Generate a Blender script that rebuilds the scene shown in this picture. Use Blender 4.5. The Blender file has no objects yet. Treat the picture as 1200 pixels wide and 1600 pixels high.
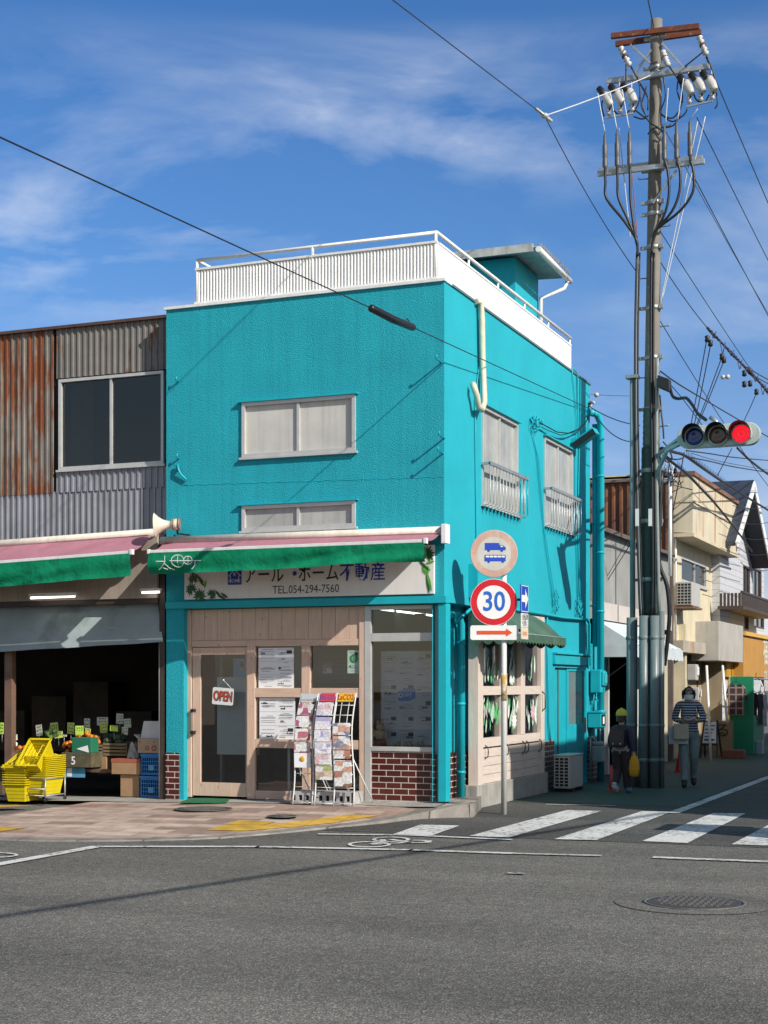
import bpy, bmesh, math, random
from mathutils import Vector, Matrix
random.seed(11)
sc = bpy.context.scene
COL = sc.collection
R = math.radians
V3 = Vector

# ------------------------------------------------------------------ camera
TH, F, HY = R(22.13), 2400.0, 1070.0          # yaw, focal length and horizon row of the 1200x1600 photo
RT = V3((math.cos(TH), math.sin(TH), 0)); FW = V3((-math.sin(TH), math.cos(TH), 0)); UP = V3((0, 0, 1))
CAM = RT * -0.76 + FW * -19.4 + UP * 1.65     # the shop's street corner is the world origin
cd = bpy.data.cameras.new('camera'); cam = bpy.data.objects.new('camera', cd); COL.objects.link(cam)
cam.location = CAM; cam.rotation_euler = (R(90), 0, TH)
cd.sensor_fit = 'HORIZONTAL'; cd.sensor_width = 36; cd.lens = 36 * F / 1200; cd.shift_y = (HY - 800) / 1200
cd.clip_start = 0.1; cd.clip_end = 2000
sc.camera = cam

# ------------------------------------------------------------------ sun, sky, exposure
SUN = V3((1, -0.47, 0.72)).normalized()       # towards the sun
EL = math.asin(SUN.z); AZ = math.atan2(SUN.x, SUN.y)
ld = bpy.data.lights.new('sun', 'SUN'); ld.energy = 4.6; ld.angle = R(0.5); ld.color = (1.0, 0.945, 0.86)
lo = bpy.data.objects.new('sun', ld); COL.objects.link(lo); lo.location = SUN * 60
lo.rotation_euler = SUN.to_track_quat('Z', 'Y').to_euler()
sc.view_settings.view_transform = 'Standard'; sc.view_settings.look = 'None'
sc.view_settings.exposure = 0.22; sc.view_settings.gamma = 1.0
sc.cycles.use_denoising = True
sc.cycles.max_bounces = 8; sc.cycles.transparent_max_bounces = 24; sc.cycles.caustics_reflective = False; sc.cycles.caustics_refractive = False
W = bpy.data.worlds.new('World'); sc.world = W; W.use_nodes = True
nt = W.node_tree; nt.nodes.clear()
def nn(t, k, **kw):
    n = t.nodes.new(k)
    for a, b in kw.items():
        if a == 'inp':
            for i, v in b.items(): n.inputs[i].default_value = v
        else: setattr(n, a, b)
    return n
def ramp(t, stops):
    n = t.nodes.new('ShaderNodeValToRGB'); e = n.color_ramp.elements
    while len(e) > 1: e.remove(e[-1])
    e[0].position = stops[0][0]; e[0].color = stops[0][1]
    for p, c in stops[1:]:
        x = e.new(p); x.color = c
    return n
def g(v): return (v, v, v, 1)
L = nt.links.new
sky = nn(nt, 'ShaderNodeTexSky', sky_type='NISHITA', sun_disc=False, sun_elevation=EL, sun_rotation=AZ, altitude=0, air_density=1.0, dust_density=0.6, ozone_density=2.5)
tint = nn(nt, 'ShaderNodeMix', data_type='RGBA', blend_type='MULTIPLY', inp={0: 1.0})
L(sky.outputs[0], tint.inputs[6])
tc = nn(nt, 'ShaderNodeTexCoord')
mp = nn(nt, 'ShaderNodeMapping', vector_type='POINT'); mp.inputs['Rotation'].default_value = (0, 0, -TH)
L(tc.outputs['Generated'], mp.inputs['Vector'])
sx = nn(nt, 'ShaderNodeSeparateXYZ'); L(mp.outputs[0], sx.inputs[0])
mp2 = nn(nt, 'ShaderNodeMapping'); mp2.inputs['Rotation'].default_value = (0, R(-22), 0); mp2.inputs['Scale'].default_value = (2.2, 2.0, 6.6); mp2.inputs['Location'].default_value = (3.5, -0.8, 1.2)
L(mp.outputs[0], mp2.inputs['Vector'])
n1 = nn(nt, 'ShaderNodeTexNoise', inp={'Scale': 2.1, 'Detail': 9, 'Roughness': 0.57, 'Distortion': 0.35}); L(mp2.outputs[0], n1.inputs['Vector'])
n2 = nn(nt, 'ShaderNodeTexNoise', inp={'Scale': 0.9, 'Detail': 3, 'Roughness': 0.5}); L(mp2.outputs[0], n2.inputs['Vector'])
mr = ramp(nt, [(0.44, g(0)), (0.58, g(0.36)), (0.72, g(1.0))]); L(n1.outputs[0], mr.inputs[0])
mr2 = ramp(nt, [(0.42, g(0.08)), (0.60, g(1))]); L(n2.outputs[0], mr2.inputs[0])
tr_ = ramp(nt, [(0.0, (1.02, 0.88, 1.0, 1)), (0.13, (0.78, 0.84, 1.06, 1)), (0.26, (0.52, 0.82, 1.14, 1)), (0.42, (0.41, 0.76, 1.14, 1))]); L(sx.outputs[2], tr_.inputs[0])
# deep blue along the view; other sky tinted brighter to warm the shade
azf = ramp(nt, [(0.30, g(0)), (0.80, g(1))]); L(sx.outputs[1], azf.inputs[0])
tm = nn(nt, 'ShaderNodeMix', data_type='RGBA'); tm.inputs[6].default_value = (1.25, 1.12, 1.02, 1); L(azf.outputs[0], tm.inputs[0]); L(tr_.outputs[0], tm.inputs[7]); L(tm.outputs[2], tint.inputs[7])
band = ramp(nt, [(0.0, g(0.8)), (0.2, g(0.85)), (0.27, g(1)), (0.345, g(0.85)), (0.40, g(0.0))])   # clouds lie in the lower sky, clear blue overhead
L(sx.outputs[2], band.inputs[0])
m1 = nn(nt, 'ShaderNodeMath', operation='MULTIPLY'); L(mr.outputs[0], m1.inputs[0]); L(mr2.outputs[0], m1.inputs[1])
m2 = nn(nt, 'ShaderNodeMath', operation='MULTIPLY'); L(m1.outputs[0], m2.inputs[0]); L(band.outputs[0], m2.inputs[1])
mixc = nn(nt, 'ShaderNodeMix', data_type='RGBA'); mixc.inputs[7].default_value = (7.8, 8.2, 8.9, 1)
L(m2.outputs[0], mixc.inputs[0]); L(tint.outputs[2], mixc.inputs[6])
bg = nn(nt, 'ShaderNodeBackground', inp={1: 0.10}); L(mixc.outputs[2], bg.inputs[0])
wo = nn(nt, 'ShaderNodeOutputWorld'); L(bg.outputs[0], wo.inputs[0])

# ------------------------------------------------------------------ picture point -> world point on a real plane
def ray(px, py): return FW + RT * ((px - 600) / F) + UP * ((HY - py) / F)
def PD(px, py, d): return CAM + ray(px, py) * d
def PP(px, py, a, v):
    r = ray(px, py); return CAM + r * ((v - CAM[a]) / r[a])
def PX(px, py, x=0.0): return PP(px, py, 0, x)
def PY(px, py, y=0.0): return PP(px, py, 1, y)
def PG(px, py, z=0.0): return PP(px, py, 2, z)

# ------------------------------------------------------------------ object helpers
def world_org(o):
    v = V3((0, 0, 0))
    while o is not None: v = v + o.location; o = o.parent
    return v
def tag(o, label=None, cat=None, group=None, kind=None):
    if label: o['label'] = label
    if cat: o['category'] = cat
    if group: o['group'] = group
    if kind: o['kind'] = kind
    return o
def thing(name, label, cat, loc=(0, 0, 0), group=None, rz=0):
    o = bpy.data.objects.new(name, None); COL.objects.link(o); o.location = loc; o.rotation_euler = (0, 0, rz)
    o.empty_display_size = 0.2
    return tag(o, label, cat, group)
def dup(root, loc=None, label=None, rz=None, group=None):
    def rec(o, par):
        c = o.copy(); COL.objects.link(c); c.parent = par
        for ch in list(o.children): rec(ch, c)
        return c
    c = rec(root, None)
    if loc is not None: c.location = loc
    if label: c['label'] = label
    if group: c['group'] = group
    if rz is not None: c.rotation_euler = (0, 0, rz)
    return c

class MB:
    def __init__(s): s.bm = bmesh.new(); s.mi = 0
    def face(s, pts):
        f = s.bm.faces.new([s.bm.verts.new(V3(p)) for p in pts]); f.material_index = s.mi; return f
    def hexa(s, p):  # 8 points, bottom ring then top ring
        v = [s.bm.verts.new(V3(q)) for q in p]
        for a in ((3, 2, 1, 0), (4, 5, 6, 7), (0, 1, 5, 4), (1, 2, 6, 5), (2, 3, 7, 6), (3, 0, 4, 7)):
            s.bm.faces.new([v[i] for i in a]).material_index = s.mi
    def box(s, a, b):
        x0, x1 = sorted((a[0], b[0])); y0, y1 = sorted((a[1], b[1])); z0, z1 = sorted((a[2], b[2]))
        s.hexa([(x0, y0, z0), (x1, y0, z0), (x1, y1, z0), (x0, y1, z0), (x0, y0, z1), (x1, y0, z1), (x1, y1, z1), (x0, y1, z1)])
    def bar(s, p, q, w, h, up=(0, 0, 1)):
        p = V3(p); q = V3(q); d = (q - p).normalized(); u = V3(up)
        if abs(d.dot(u)) > .99: u = V3((0, 1, 0))
        a = d.cross(u).normalized(); b = a.cross(d).normalized(); a *= w / 2; b *= h / 2
        s.hexa([p - a - b, p + a - b, q + a - b, q - a - b, p - a + b, p + a + b, q + a + b, q - a + b])
    def prism(s, pts, vec):
        vec = V3(vec); n = len(pts)
        a = [s.bm.verts.new(V3(p)) for p in pts]; b = [s.bm.verts.new(V3(p) + vec) for p in pts]
        s.bm.faces.new(a[::-1]).material_index = s.mi; s.bm.faces.new(b).material_index = s.mi
        for i in range(n):
            s.bm.faces.new((a[i], a[(i + 1) % n], b[(i + 1) % n], b[i])).material_index = s.mi
    def tube(s, pts, r, n=8, cap=True, closed=False):
        pts = [V3(p) for p in pts]; m = len(pts)
        rr = r if isinstance(r, (list, tuple)) else [r] * m
        rings = []; prev = None
        for i, p in enumerate(pts):
            t = ((pts[(i + 1) % m] - pts[i - 1]) if closed else (pts[min(i + 1, m - 1)] - pts[max(i - 1, 0)])).normalized()
            if prev is None:
                u = V3((0, 0, 1)) if abs(t.z) < .9 else V3((1, 0, 0))
                a = t.cross(u).normalized()
            else:
                a = (prev - t * prev.dot(t)).normalized()
            prev = a; b = t.cross(a)
            rings.append([s.bm.verts.new(p + (a * math.cos(2 * math.pi * k / n) + b * math.sin(2 * math.pi * k / n)) * rr[i]) for k in range(n)])
        for i in range(m if closed else m - 1):
            A = rings[i]; B = rings[(i + 1) % m]
            for k in range(n):
                f = s.bm.faces.new((A[k], A[(k + 1) % n], B[(k + 1) % n], B[k])); f.material_index = s.mi; f.smooth = True
        if cap and not closed:
            s.bm.faces.new(rings[0][::-1]).material_index = s.mi; s.bm.faces.new(rings[-1]).material_index = s.mi
    def cyl(s, p, q, r, r2=None, n=16): s.tube([p, q], [r, r if r2 is None else r2], n)
    def lathe(s, prof, o, axis=(0, 0, 1), n=20, closed=False):  # prof: (radius, height)
        o = V3(o); ax = V3(axis).normalized(); u = V3((0, 0, 1)) if abs(ax.z) < .9 else V3((1, 0, 0))
        a = ax.cross(u).normalized(); b = ax.cross(a)
        rings = [[s.bm.verts.new(o + ax * h + (a * math.cos(2 * math.pi * k / n) + b * math.sin(2 * math.pi * k / n)) * max(r, 1e-4)) for k in range(n)] for r, h in prof]
        for A, B in zip(rings, rings[1:]):
            for k in range(n):
                f = s.bm.faces.new((A[k], A[(k + 1) % n], B[(k + 1) % n], B[k])); f.material_index = s.mi; f.smooth = True
        s.bm.faces.new(rings[0][::-1]).material_index = s.mi; s.bm.faces.new(rings[-1]).material_index = s.mi
    def ball(s, c, r, n=12, sc3=(1, 1, 1), jit=0):
        c = V3(c); m = max(4, n // 2); rings = []
        for i in range(1, m):
            th = math.pi * i / m
            rings.append([s.bm.verts.new(c + V3((math.sin(th) * math.cos(2 * math.pi * k / n) * sc3[0], math.sin(th) * math.sin(2 * math.pi * k / n) * sc3[1], math.cos(th) * sc3[2])) * (r * (1 + random.uniform(-jit, jit)))) for k in range(n)])
        t = s.bm.verts.new(c + V3((0, 0, r * sc3[2]))); bt = s.bm.verts.new(c - V3((0, 0, r * sc3[2])))
        for k in range(n):
            for f in ([s.bm.faces.new((t, rings[0][k], rings[0][(k + 1) % n]))] + [s.bm.faces.new((A[k], B[k], B[(k + 1) % n], A[(k + 1) % n])) for A, B in zip(rings, rings[1:])] + [s.bm.faces.new((bt, rings[-1][(k + 1) % n], rings[-1][k]))]):
                f.material_index = s.mi; f.smooth = True
    def surf(s, fn, nu, nv, smooth=True):
        vs = [[s.bm.verts.new(V3(fn(i / nu, j / nv))) for j in range(nv + 1)] for i in range(nu + 1)]
        for i in range(nu):
            for j in range(nv):
                f = s.bm.faces.new((vs[i][j], vs[i + 1][j], vs[i + 1][j + 1], vs[i][j + 1])); f.material_index = s.mi; f.smooth = smooth
    def disc(s, c, u, v, r, n=28, r0=0):
        c = V3(c); u = V3(u); v = V3(v)
        P = lambda k, q: c + (u * math.cos(2 * math.pi * k / n) + v * math.sin(2 * math.pi * k / n)) * q
        if r0:
            for k in range(n): s.face([P(k, r0), P(k, r), P(k + 1, r), P(k + 1, r0)])
        else: s.face([P(k, r) for k in range(n)])
    def rect(s, O, U, V, u0, u1, v0, v1):
        s.face([O + U * u0 + V * v0, O + U * u1 + V * v0, O + U * u1 + V * v1, O + U * u0 + V * v1])
    def slab(s, O, U, V, N, u0, u1, v0, v1, n0, n1):
        f = lambda u, v, n: O + U * u + V * v + N * n
        s.hexa([f(u0, v0, n0), f(u1, v0, n0), f(u1, v1, n0), f(u0, v1, n0), f(u0, v0, n1), f(u1, v0, n1), f(u1, v1, n1), f(u0, v1, n1)])
    def panel(s, O, U, V, N, u0, u1, v0, v1, holes, dep):
        us = sorted({u0, u1} | {h[0] for h in holes} | {h[1] for h in holes}); vs = sorted({v0, v1} | {h[2] for h in holes} | {h[3] for h in holes})
        for a, b in zip(us, us[1:]):
            for c, d in zip(vs, vs[1:]):
                mu, mv = (a + b) / 2, (c + d) / 2
                if not any(h[0] < mu < h[1] and h[2] < mv < h[3] for h in holes): s.rect(O, U, V, a, b, c, d)
        for a, b, c, d in holes:
            q = [O + U * a + V * c, O + U * b + V * c, O + U * b + V * d, O + U * a + V * d]
            for i in range(4): s.face([q[i], q[(i + 1) % 4], q[(i + 1) % 4] - N * dep, q[i] - N * dep])
    def text(s, body, size, O, U, V, N, ext=0.002, bold=0.0, align='CENTER', sx=1.0):
        c = bpy.data.curves.new('txt', 'FONT'); c.body = body; c.size = 1; c.align_x = align; c.align_y = 'CENTER'; c.offset = bold; c.resolution_u = 3
        o = bpy.data.objects.new('txt', c); COL.objects.link(o)
        dg = bpy.context.evaluated_depsgraph_get(); m = bpy.data.meshes.new_from_object(o.evaluated_get(dg))
        vs = [s.bm.verts.new(O + U * (v.co.x * size * sx) + V * (v.co.y * size) + N * ext) for v in m.vertices]
        for p in m.polygons:
            try: s.bm.faces.new([vs[i] for i in p.vertices]).material_index = s.mi
            except ValueError: pass
        bpy.data.objects.remove(o); bpy.data.curves.remove(c); bpy.data.meshes.remove(m)
    def build(s, name, mats, parent=None, label=None, bevel=0, smooth=False, normals=True, local=False, split=False):
        if split and parent is not None:
            bm = s.bm; bm.verts.index_update(); bm.verts.ensure_lookup_table(); seen = set(); out = []
            for v0 in bm.verts:
                if v0.index in seen: continue
                st = [v0]; seen.add(v0.index); isl = []
                while st:
                    v = st.pop(); isl.append(v)
                    for e in v.link_edges:
                        w = e.other_vert(v)
                        if w.index not in seen: seen.add(w.index); st.append(w)
                q = MB(); mp = {v: q.bm.verts.new(v.co) for v in isl}
                for f in {f for v in isl for f in v.link_faces}:
                    nf = q.bm.faces.new([mp[v] for v in f.verts]); nf.material_index = f.material_index; nf.smooth = f.smooth
                out.append(q.build(name, mats, parent, label, bevel, smooth, normals, local))
            bm.free(); return out
        if normals: bmesh.ops.recalc_face_normals(s.bm, faces=s.bm.faces[:])
        if parent is not None and not local:
            off = world_org(parent)
            for v in s.bm.verts: v.co -= off
        me = bpy.data.meshes.new(name); s.bm.to_mesh(me); s.bm.free()
        for m in (mats if isinstance(mats, (list, tuple)) else [mats]): me.materials.append(m)
        if smooth:
            for p in me.polygons: p.use_smooth = True
        o = bpy.data.objects.new(name, me); COL.objects.link(o)
        if parent is not None: o.parent = parent
        if label: o['label'] = label
        if bevel:
            b = o.modifiers.new('bevel', 'BEVEL'); b.width = bevel; b.segments = 2; b.limit_method = 'ANGLE'; b.angle_limit = R(40); b.harden_normals = False
        return o

# ------------------------------------------------------------------ materials
MATS = {}
def M(name, c, rough=0.6, var=0.12, vs=3.0, bump=0.0, bs=60.0, metal=0.0, spec=0.5, c2=None, t=(0.45, 0.7), cs=4.0, stretch=(1, 1, 1), coat=0.0, bdist=0.01, emit=None, streak=0.0):
    """painted / plain surface: colour with broad noise, an optional second colour in patches, optional bump and rain streaks"""
    if name in MATS: return MATS[name]
    m = bpy.data.materials.new(name); MATS[name] = m; m.use_nodes = True; T = m.node_tree; b = T.nodes['Principled BSDF']; l = T.links.new
    tc = nn(T, 'ShaderNodeTexCoord'); vec = tc.outputs['Object']
    no = nn(T, 'ShaderNodeTexNoise', inp={'Scale': vs, 'Detail': 6, 'Roughness': 0.6}); l(vec, no.inputs['Vector'])
    r = ramp(T, [(0.3, tuple(x * (1 - var) for x in c) + (1,)), (0.7, tuple(min(1, x * (1 + var)) for x in c) + (1,))]); l(no.outputs[0], r.inputs[0])
    out = r.outputs[0]
    if c2 is not None:
        mp = nn(T, 'ShaderNodeMapping'); mp.inputs['Scale'].default_value = stretch; l(vec, mp.inputs['Vector'])
        n2 = nn(T, 'ShaderNodeTexNoise', inp={'Scale': cs, 'Detail': 7, 'Roughness': 0.65}); l(mp.outputs[0], n2.inputs['Vector'])
        r2 = ramp(T, [(t[0], g(0)), (t[1], g(1))]); l(n2.outputs[0], r2.inputs[0])
        mx = nn(T, 'ShaderNodeMix', data_type='RGBA'); mx.inputs[7].default_value = tuple(c2) + (1,)
        l(r2.outputs[0], mx.inputs[0]); l(out, mx.inputs[6]); out = mx.outputs[2]
    if streak:
        mp = nn(T, 'ShaderNodeMapping'); mp.inputs['Scale'].default_value = (9, 9, 0.35); l(vec, mp.inputs['Vector'])
        n3 = nn(T, 'ShaderNodeTexNoise', inp={'Scale': 1.6, 'Detail': 5, 'Roughness': 0.6}); l(mp.outputs[0], n3.inputs['Vector'])
        r3 = ramp(T, [(0.45, g(1)), (0.75, g(1 - streak))]); l(n3.outputs[0], r3.inputs[0])
        mx = nn(T, 'ShaderNodeMix', data_type='RGBA', blend_type='MULTIPLY', inp={0: 1.0}); l(out, mx.inputs[6]); l(r3.outputs[0], mx.inputs[7]); out = mx.outputs[2]
    l(out, b.inputs['Base Color'])
    rr = nn(T, 'ShaderNodeMapRange', inp={3: max(0.02, rough - 0.08), 4: min(1, rough + 0.08)}); l(no.outputs[0], rr.inputs[0]); l(rr.outputs[0], b.inputs['Roughness'])
    b.inputs['Metallic'].default_value = metal; b.inputs['Specular IOR Level'].default_value = spec; b.inputs['Coat Weight'].default_value = coat
    if bump:
        n4 = nn(T, 'ShaderNodeTexNoise', inp={'Scale': bs, 'Detail': 4, 'Roughness': 0.55}); l(vec, n4.inputs['Vector'])
        bp = nn(T, 'ShaderNodeBump', inp={'Strength': bump, 'Distance': bdist}); l(n4.outputs[0], bp.inputs['Height']); l(bp.outputs[0], b.inputs['Normal'])
    if emit:
        b.inputs['Emission Color'].default_value = tuple(emit[:3]) + (1,); b.inputs['Emission Strength'].default_value = emit[3]
    return m
def glass(name, tintc=(0.75, 0.8, 0.8), base=0.05, rough=0.01, wav=0.0):
    m = bpy.data.materials.new(name); m.use_nodes = True; T = m.node_tree; T.nodes.clear(); l = T.links.new
    o = nn(T, 'ShaderNodeOutputMaterial'); mx = nn(T, 'ShaderNodeMixShader'); tr = nn(T, 'ShaderNodeBsdfTransparent'); gl = nn(T, 'ShaderNodeBsdfGlossy', inp={'Roughness': rough})
    tr.inputs[0].default_value = tuple(tintc) + (1,); fr = nn(T, 'ShaderNodeFresnel', inp={0: 1.5}); ad = nn(T, 'ShaderNodeMath', operation='ADD', inp={1: base}); ad.use_clamp = True
    l(fr.outputs[0], ad.inputs[0]); l(ad.outputs[0], mx.inputs[0]); l(tr.outputs[0], mx.inputs[1]); l(gl.outputs[0], mx.inputs[2]); l(mx.outputs[0], o.inputs[0])
    if wav:
        tc = nn(T, 'ShaderNodeTexCoord'); no = nn(T, 'ShaderNodeTexNoise', inp={'Scale': 2.0, 'Detail': 1}); l(tc.outputs['Object'], no.inputs['Vector'])
        bp = nn(T, 'ShaderNodeBump', inp={'Strength': wav, 'Distance': 0.02}); l(no.outputs[0], bp.inputs['Height']); l(bp.outputs[0], gl.inputs['Normal'])
    return m
def brickmat(name, c1, c2, mortar, w, h, msize, rough=0.4, bump=0.4, vertical=True, off=0.5, bias=0.0, dirt=0.25, rot=0.0):
    m = bpy.data.materials.new(name); m.use_nodes = True; T = m.node_tree; b = T.nodes['Principled BSDF']; l = T.links.new
    tc = nn(T, 'ShaderNodeTexCoord'); vec = tc.outputs['Object']
    if vertical:
        s = nn(T, 'ShaderNodeSeparateXYZ'); l(vec, s.inputs[0]); a = nn(T, 'ShaderNodeMath', operation='ADD'); l(s.outputs[0], a.inputs[0]); l(s.outputs[1], a.inputs[1])
        cb = nn(T, 'ShaderNodeCombineXYZ'); l(a.outputs[0], cb.inputs[0]); l(s.outputs[2], cb.inputs[1]); vec2 = cb.outputs[0]
    else:
        mp = nn(T, 'ShaderNodeMapping'); mp.inputs['Rotation'].default_value = (0, 0, rot); l(vec, mp.inputs['Vector']); vec2 = mp.outputs[0]
    br = nn(T, 'ShaderNodeTexBrick', inp={'Scale': 1.0, 'Mortar Size': msize, 'Mortar Smooth': 0.1, 'Bias': bias, 'Brick Width': w, 'Row Height': h}); br.offset = off
    br.inputs['Color1'].default_value = tuple(c1) + (1,); br.inputs['Color2'].default_value = tuple(c2) + (1,); br.inputs['Mortar'].default_value = tuple(mortar) + (1,)
    l(vec2, br.inputs['Vector'])
    no = nn(T, 'ShaderNodeTexNoise', inp={'Scale': 4.0, 'Detail': 8, 'Roughness': 0.65}); l(vec, no.inputs['Vector'])
    r = ramp(T, [(0.3, g(1 - dirt)), (0.7, g(1 + dirt * .4))]); l(no.outputs[0], r.inputs[0])
    mx = nn(T, 'ShaderNodeMix', data_type='RGBA', blend_type='MULTIPLY', inp={0: 1.0}); l(br.outputs[0], mx.inputs[6]); l(r.outputs[0], mx.inputs[7]); l(mx.outputs[2], b.inputs['Base Color'])
    b.inputs['Roughness'].default_value = rough
    bp = nn(T, 'ShaderNodeBump', inp={'Strength': bump, 'Distance': 0.006}); bp.invert = True; l(br.outputs[1], bp.inputs['Height']); l(bp.outputs[0], b.inputs['Normal'])
    return m

def asphalt(name, c, sp=0.35, big=0.25):
    m = bpy.data.materials.new(name); m.use_nodes = True; T = m.node_tree; b = T.nodes['Principled BSDF']; l = T.links.new
    tc = nn(T, 'ShaderNodeTexCoord'); vec = tc.outputs['Object']
    n1 = nn(T, 'ShaderNodeTexNoise', inp={'Scale': 0.45, 'Detail': 6, 'Roughness': 0.6}); l(vec, n1.inputs['Vector'])
    r1 = ramp(T, [(0.3, tuple(x * (1 - big) for x in c) + (1,)), (0.7, tuple(x * (1 + big) for x in c) + (1,))]); l(n1.outputs[0], r1.inputs[0])
    vo = nn(T, 'ShaderNodeTexVoronoi', inp={'Scale': 95.0, 'Randomness': 1.0}); l(vec, vo.inputs['Vector'])
    se = nn(T, 'ShaderNodeSeparateColor'); l(vo.outputs['Color'], se.inputs[0])
    r2 = ramp(T, [(0.0, g(1 - sp)), (0.5, g(1.0)), (0.82, g(1 + sp)), (0.95, g(1 + sp * 3.0))]); l(se.outputs[0], r2.inputs[0])
    mx = nn(T, 'ShaderNodeMix', data_type='RGBA', blend_type='MULTIPLY', inp={0: 1.0}); l(r1.outputs[0], mx.inputs[6]); l(r2.outputs[0], mx.inputs[7])
    n3 = nn(T, 'ShaderNodeTexNoise', inp={'Scale': 9.0, 'Detail': 8, 'Roughness': 0.7}); l(vec, n3.inputs['Vector'])
    r3 = ramp(T, [(0.35, g(0.82)), (0.65, g(1.12))]); l(n3.outputs[0], r3.inputs[0])
    mx2 = nn(T, 'ShaderNodeMix', data_type='RGBA', blend_type='MULTIPLY', inp={0: 1.0}); l(mx.outputs[2], mx2.inputs[6]); l(r3.outputs[0], mx2.inputs[7])
    mpb = nn(T, 'ShaderNodeMapping'); mpb.inputs['Scale'].default_value = (0.05, 0.75, 1); mpb.inputs['Rotation'].default_value = (0, 0, R(-10)); l(vec, mpb.inputs['Vector'])
    n5 = nn(T, 'ShaderNodeTexNoise', inp={'Scale': 1.0, 'Detail': 4, 'Roughness': 0.55}); l(mpb.outputs[0], n5.inputs['Vector']); r5 = ramp(T, [(0.32, g(0.80)), (0.5, g(1.0)), (0.68, g(1.22))]); l(n5.outputs[0], r5.inputs[0])
    mx3 = nn(T, 'ShaderNodeMix', data_type='RGBA', blend_type='MULTIPLY', inp={0: 1.0}); l(mx2.outputs[2], mx3.inputs[6]); l(r5.outputs[0], mx3.inputs[7])
    vc = nn(T, 'ShaderNodeTexVoronoi', feature='DISTANCE_TO_EDGE', inp={'Scale': 0.42}); nd = nn(T, 'ShaderNodeTexNoise', inp={'Scale': 2.5, 'Detail': 5}); l(vec, nd.inputs['Vector'])
    va = nn(T, 'ShaderNodeMix', data_type='VECTOR', inp={0: 0.12}); l(vec, va.inputs[4]); l(nd.outputs['Color'], va.inputs[5]); l(va.outputs[1], vc.inputs['Vector'])
    rc = ramp(T, [(0.0, g(0.62)), (0.0045, g(1.0))]); l(vc.outputs['Distance'], rc.inputs[0]); nc = nn(T, 'ShaderNodeTexNoise', inp={'Scale': 0.35, 'Detail': 2}); l(vec, nc.inputs['Vector']); rn = ramp(T, [(0.52, g(0)), (0.60, g(1))]); l(nc.outputs[0], rn.inputs[0])
    mx4 = nn(T, 'ShaderNodeMix', data_type='RGBA', blend_type='MULTIPLY'); l(rn.outputs[0], mx4.inputs[0]); l(mx3.outputs[2], mx4.inputs[6]); l(rc.outputs[0], mx4.inputs[7]); mx2 = mx4
    l(mx2.outputs[2], b.inputs['Base Color']); b.inputs['Roughness'].default_value = 0.85; b.inputs['Specular IOR Level'].default_value = 0.3
    bp = nn(T, 'ShaderNodeBump', inp={'Strength': 0.7, 'Distance': 0.008}); l(vo.outputs['Distance'], bp.inputs['Height']); l(bp.outputs[0], b.inputs['Normal'])
    return m
def worn(name, c, under, amt=(0.52, 0.62), sc_=14.0):
    """road paint worn through to the asphalt"""
    m = bpy.data.materials.new(name); m.use_nodes = True; T = m.node_tree; b = T.nodes['Principled BSDF']; l = T.links.new
    tc = nn(T, 'ShaderNodeTexCoord'); n = nn(T, 'ShaderNodeTexNoise', inp={'Scale': sc_, 'Detail': 9, 'Roughness': 0.72}); l(tc.outputs['Object'], n.inputs['Vector'])
    n2 = nn(T, 'ShaderNodeTexNoise', inp={'Scale': 1.3, 'Detail': 4}); l(tc.outputs['Object'], n2.inputs['Vector'])
    ad = nn(T, 'ShaderNodeMath', operation='MULTIPLY_ADD', inp={1: 0.4, 2: -0.2}); l(n2.outputs[0], ad.inputs[0])
    a2 = nn(T, 'ShaderNodeMath', operation='ADD'); l(ad.outputs[0], a2.inputs[0]); l(n.outputs[0], a2.inputs[1])
    r = ramp(T, [(amt[0], g(0)), (amt[1], g(1))]); l(a2.outputs[0], r.inputs[0])
    mx = nn(T, 'ShaderNodeMix', data_type='RGBA'); mx.inputs[6].default_value = tuple(c) + (1,); mx.inputs[7].default_value = tuple(under) + (1,)
    l(r.outputs[0], mx.inputs[0]); l(mx.outputs[2], b.inputs['Base Color']); b.inputs['Roughness'].default_value = 0.75
    vo = nn(T, 'ShaderNodeTexVoronoi', inp={'Scale': 85.0}); l(tc.outputs['Object'], vo.inputs['Vector'])
    bp = nn(T, 'ShaderNodeBump', inp={'Strength': 0.4, 'Distance': 0.006}); l(vo.outputs['Distance'], bp.inputs['Height']); l(bp.outputs[0], b.inputs['Normal'])
    return m
def stucco(name, c, bump, scale, var=0.06, streak=0.05):
    m = M(name, c, rough=0.6, var=var, vs=1.2, streak=streak, spec=0.2, c2=tuple(x * 0.82 for x in c), t=(0.50, 0.85), cs=0.8)
    T = m.node_tree; l = T.links.new; b = T.nodes['Principled BSDF']; tc = nn(T, 'ShaderNodeTexCoord')
    n = nn(T, 'ShaderNodeTexNoise', inp={'Scale': scale, 'Detail': 3, 'Roughness': 0.55, 'Distortion': 0.4}); l(tc.outputs['Object'], n.inputs['Vector'])
    r = ramp(T, [(0.38, g(0)), (0.62, g(1))]); l(n.outputs[0], r.inputs[0])
    bp = nn(T, 'ShaderNodeBump', inp={'Strength': bump, 'Distance': 0.008}); l(r.outputs[0], bp.inputs['Height']); l(bp.outputs[0], b.inputs['Normal'])
    return m
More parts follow.
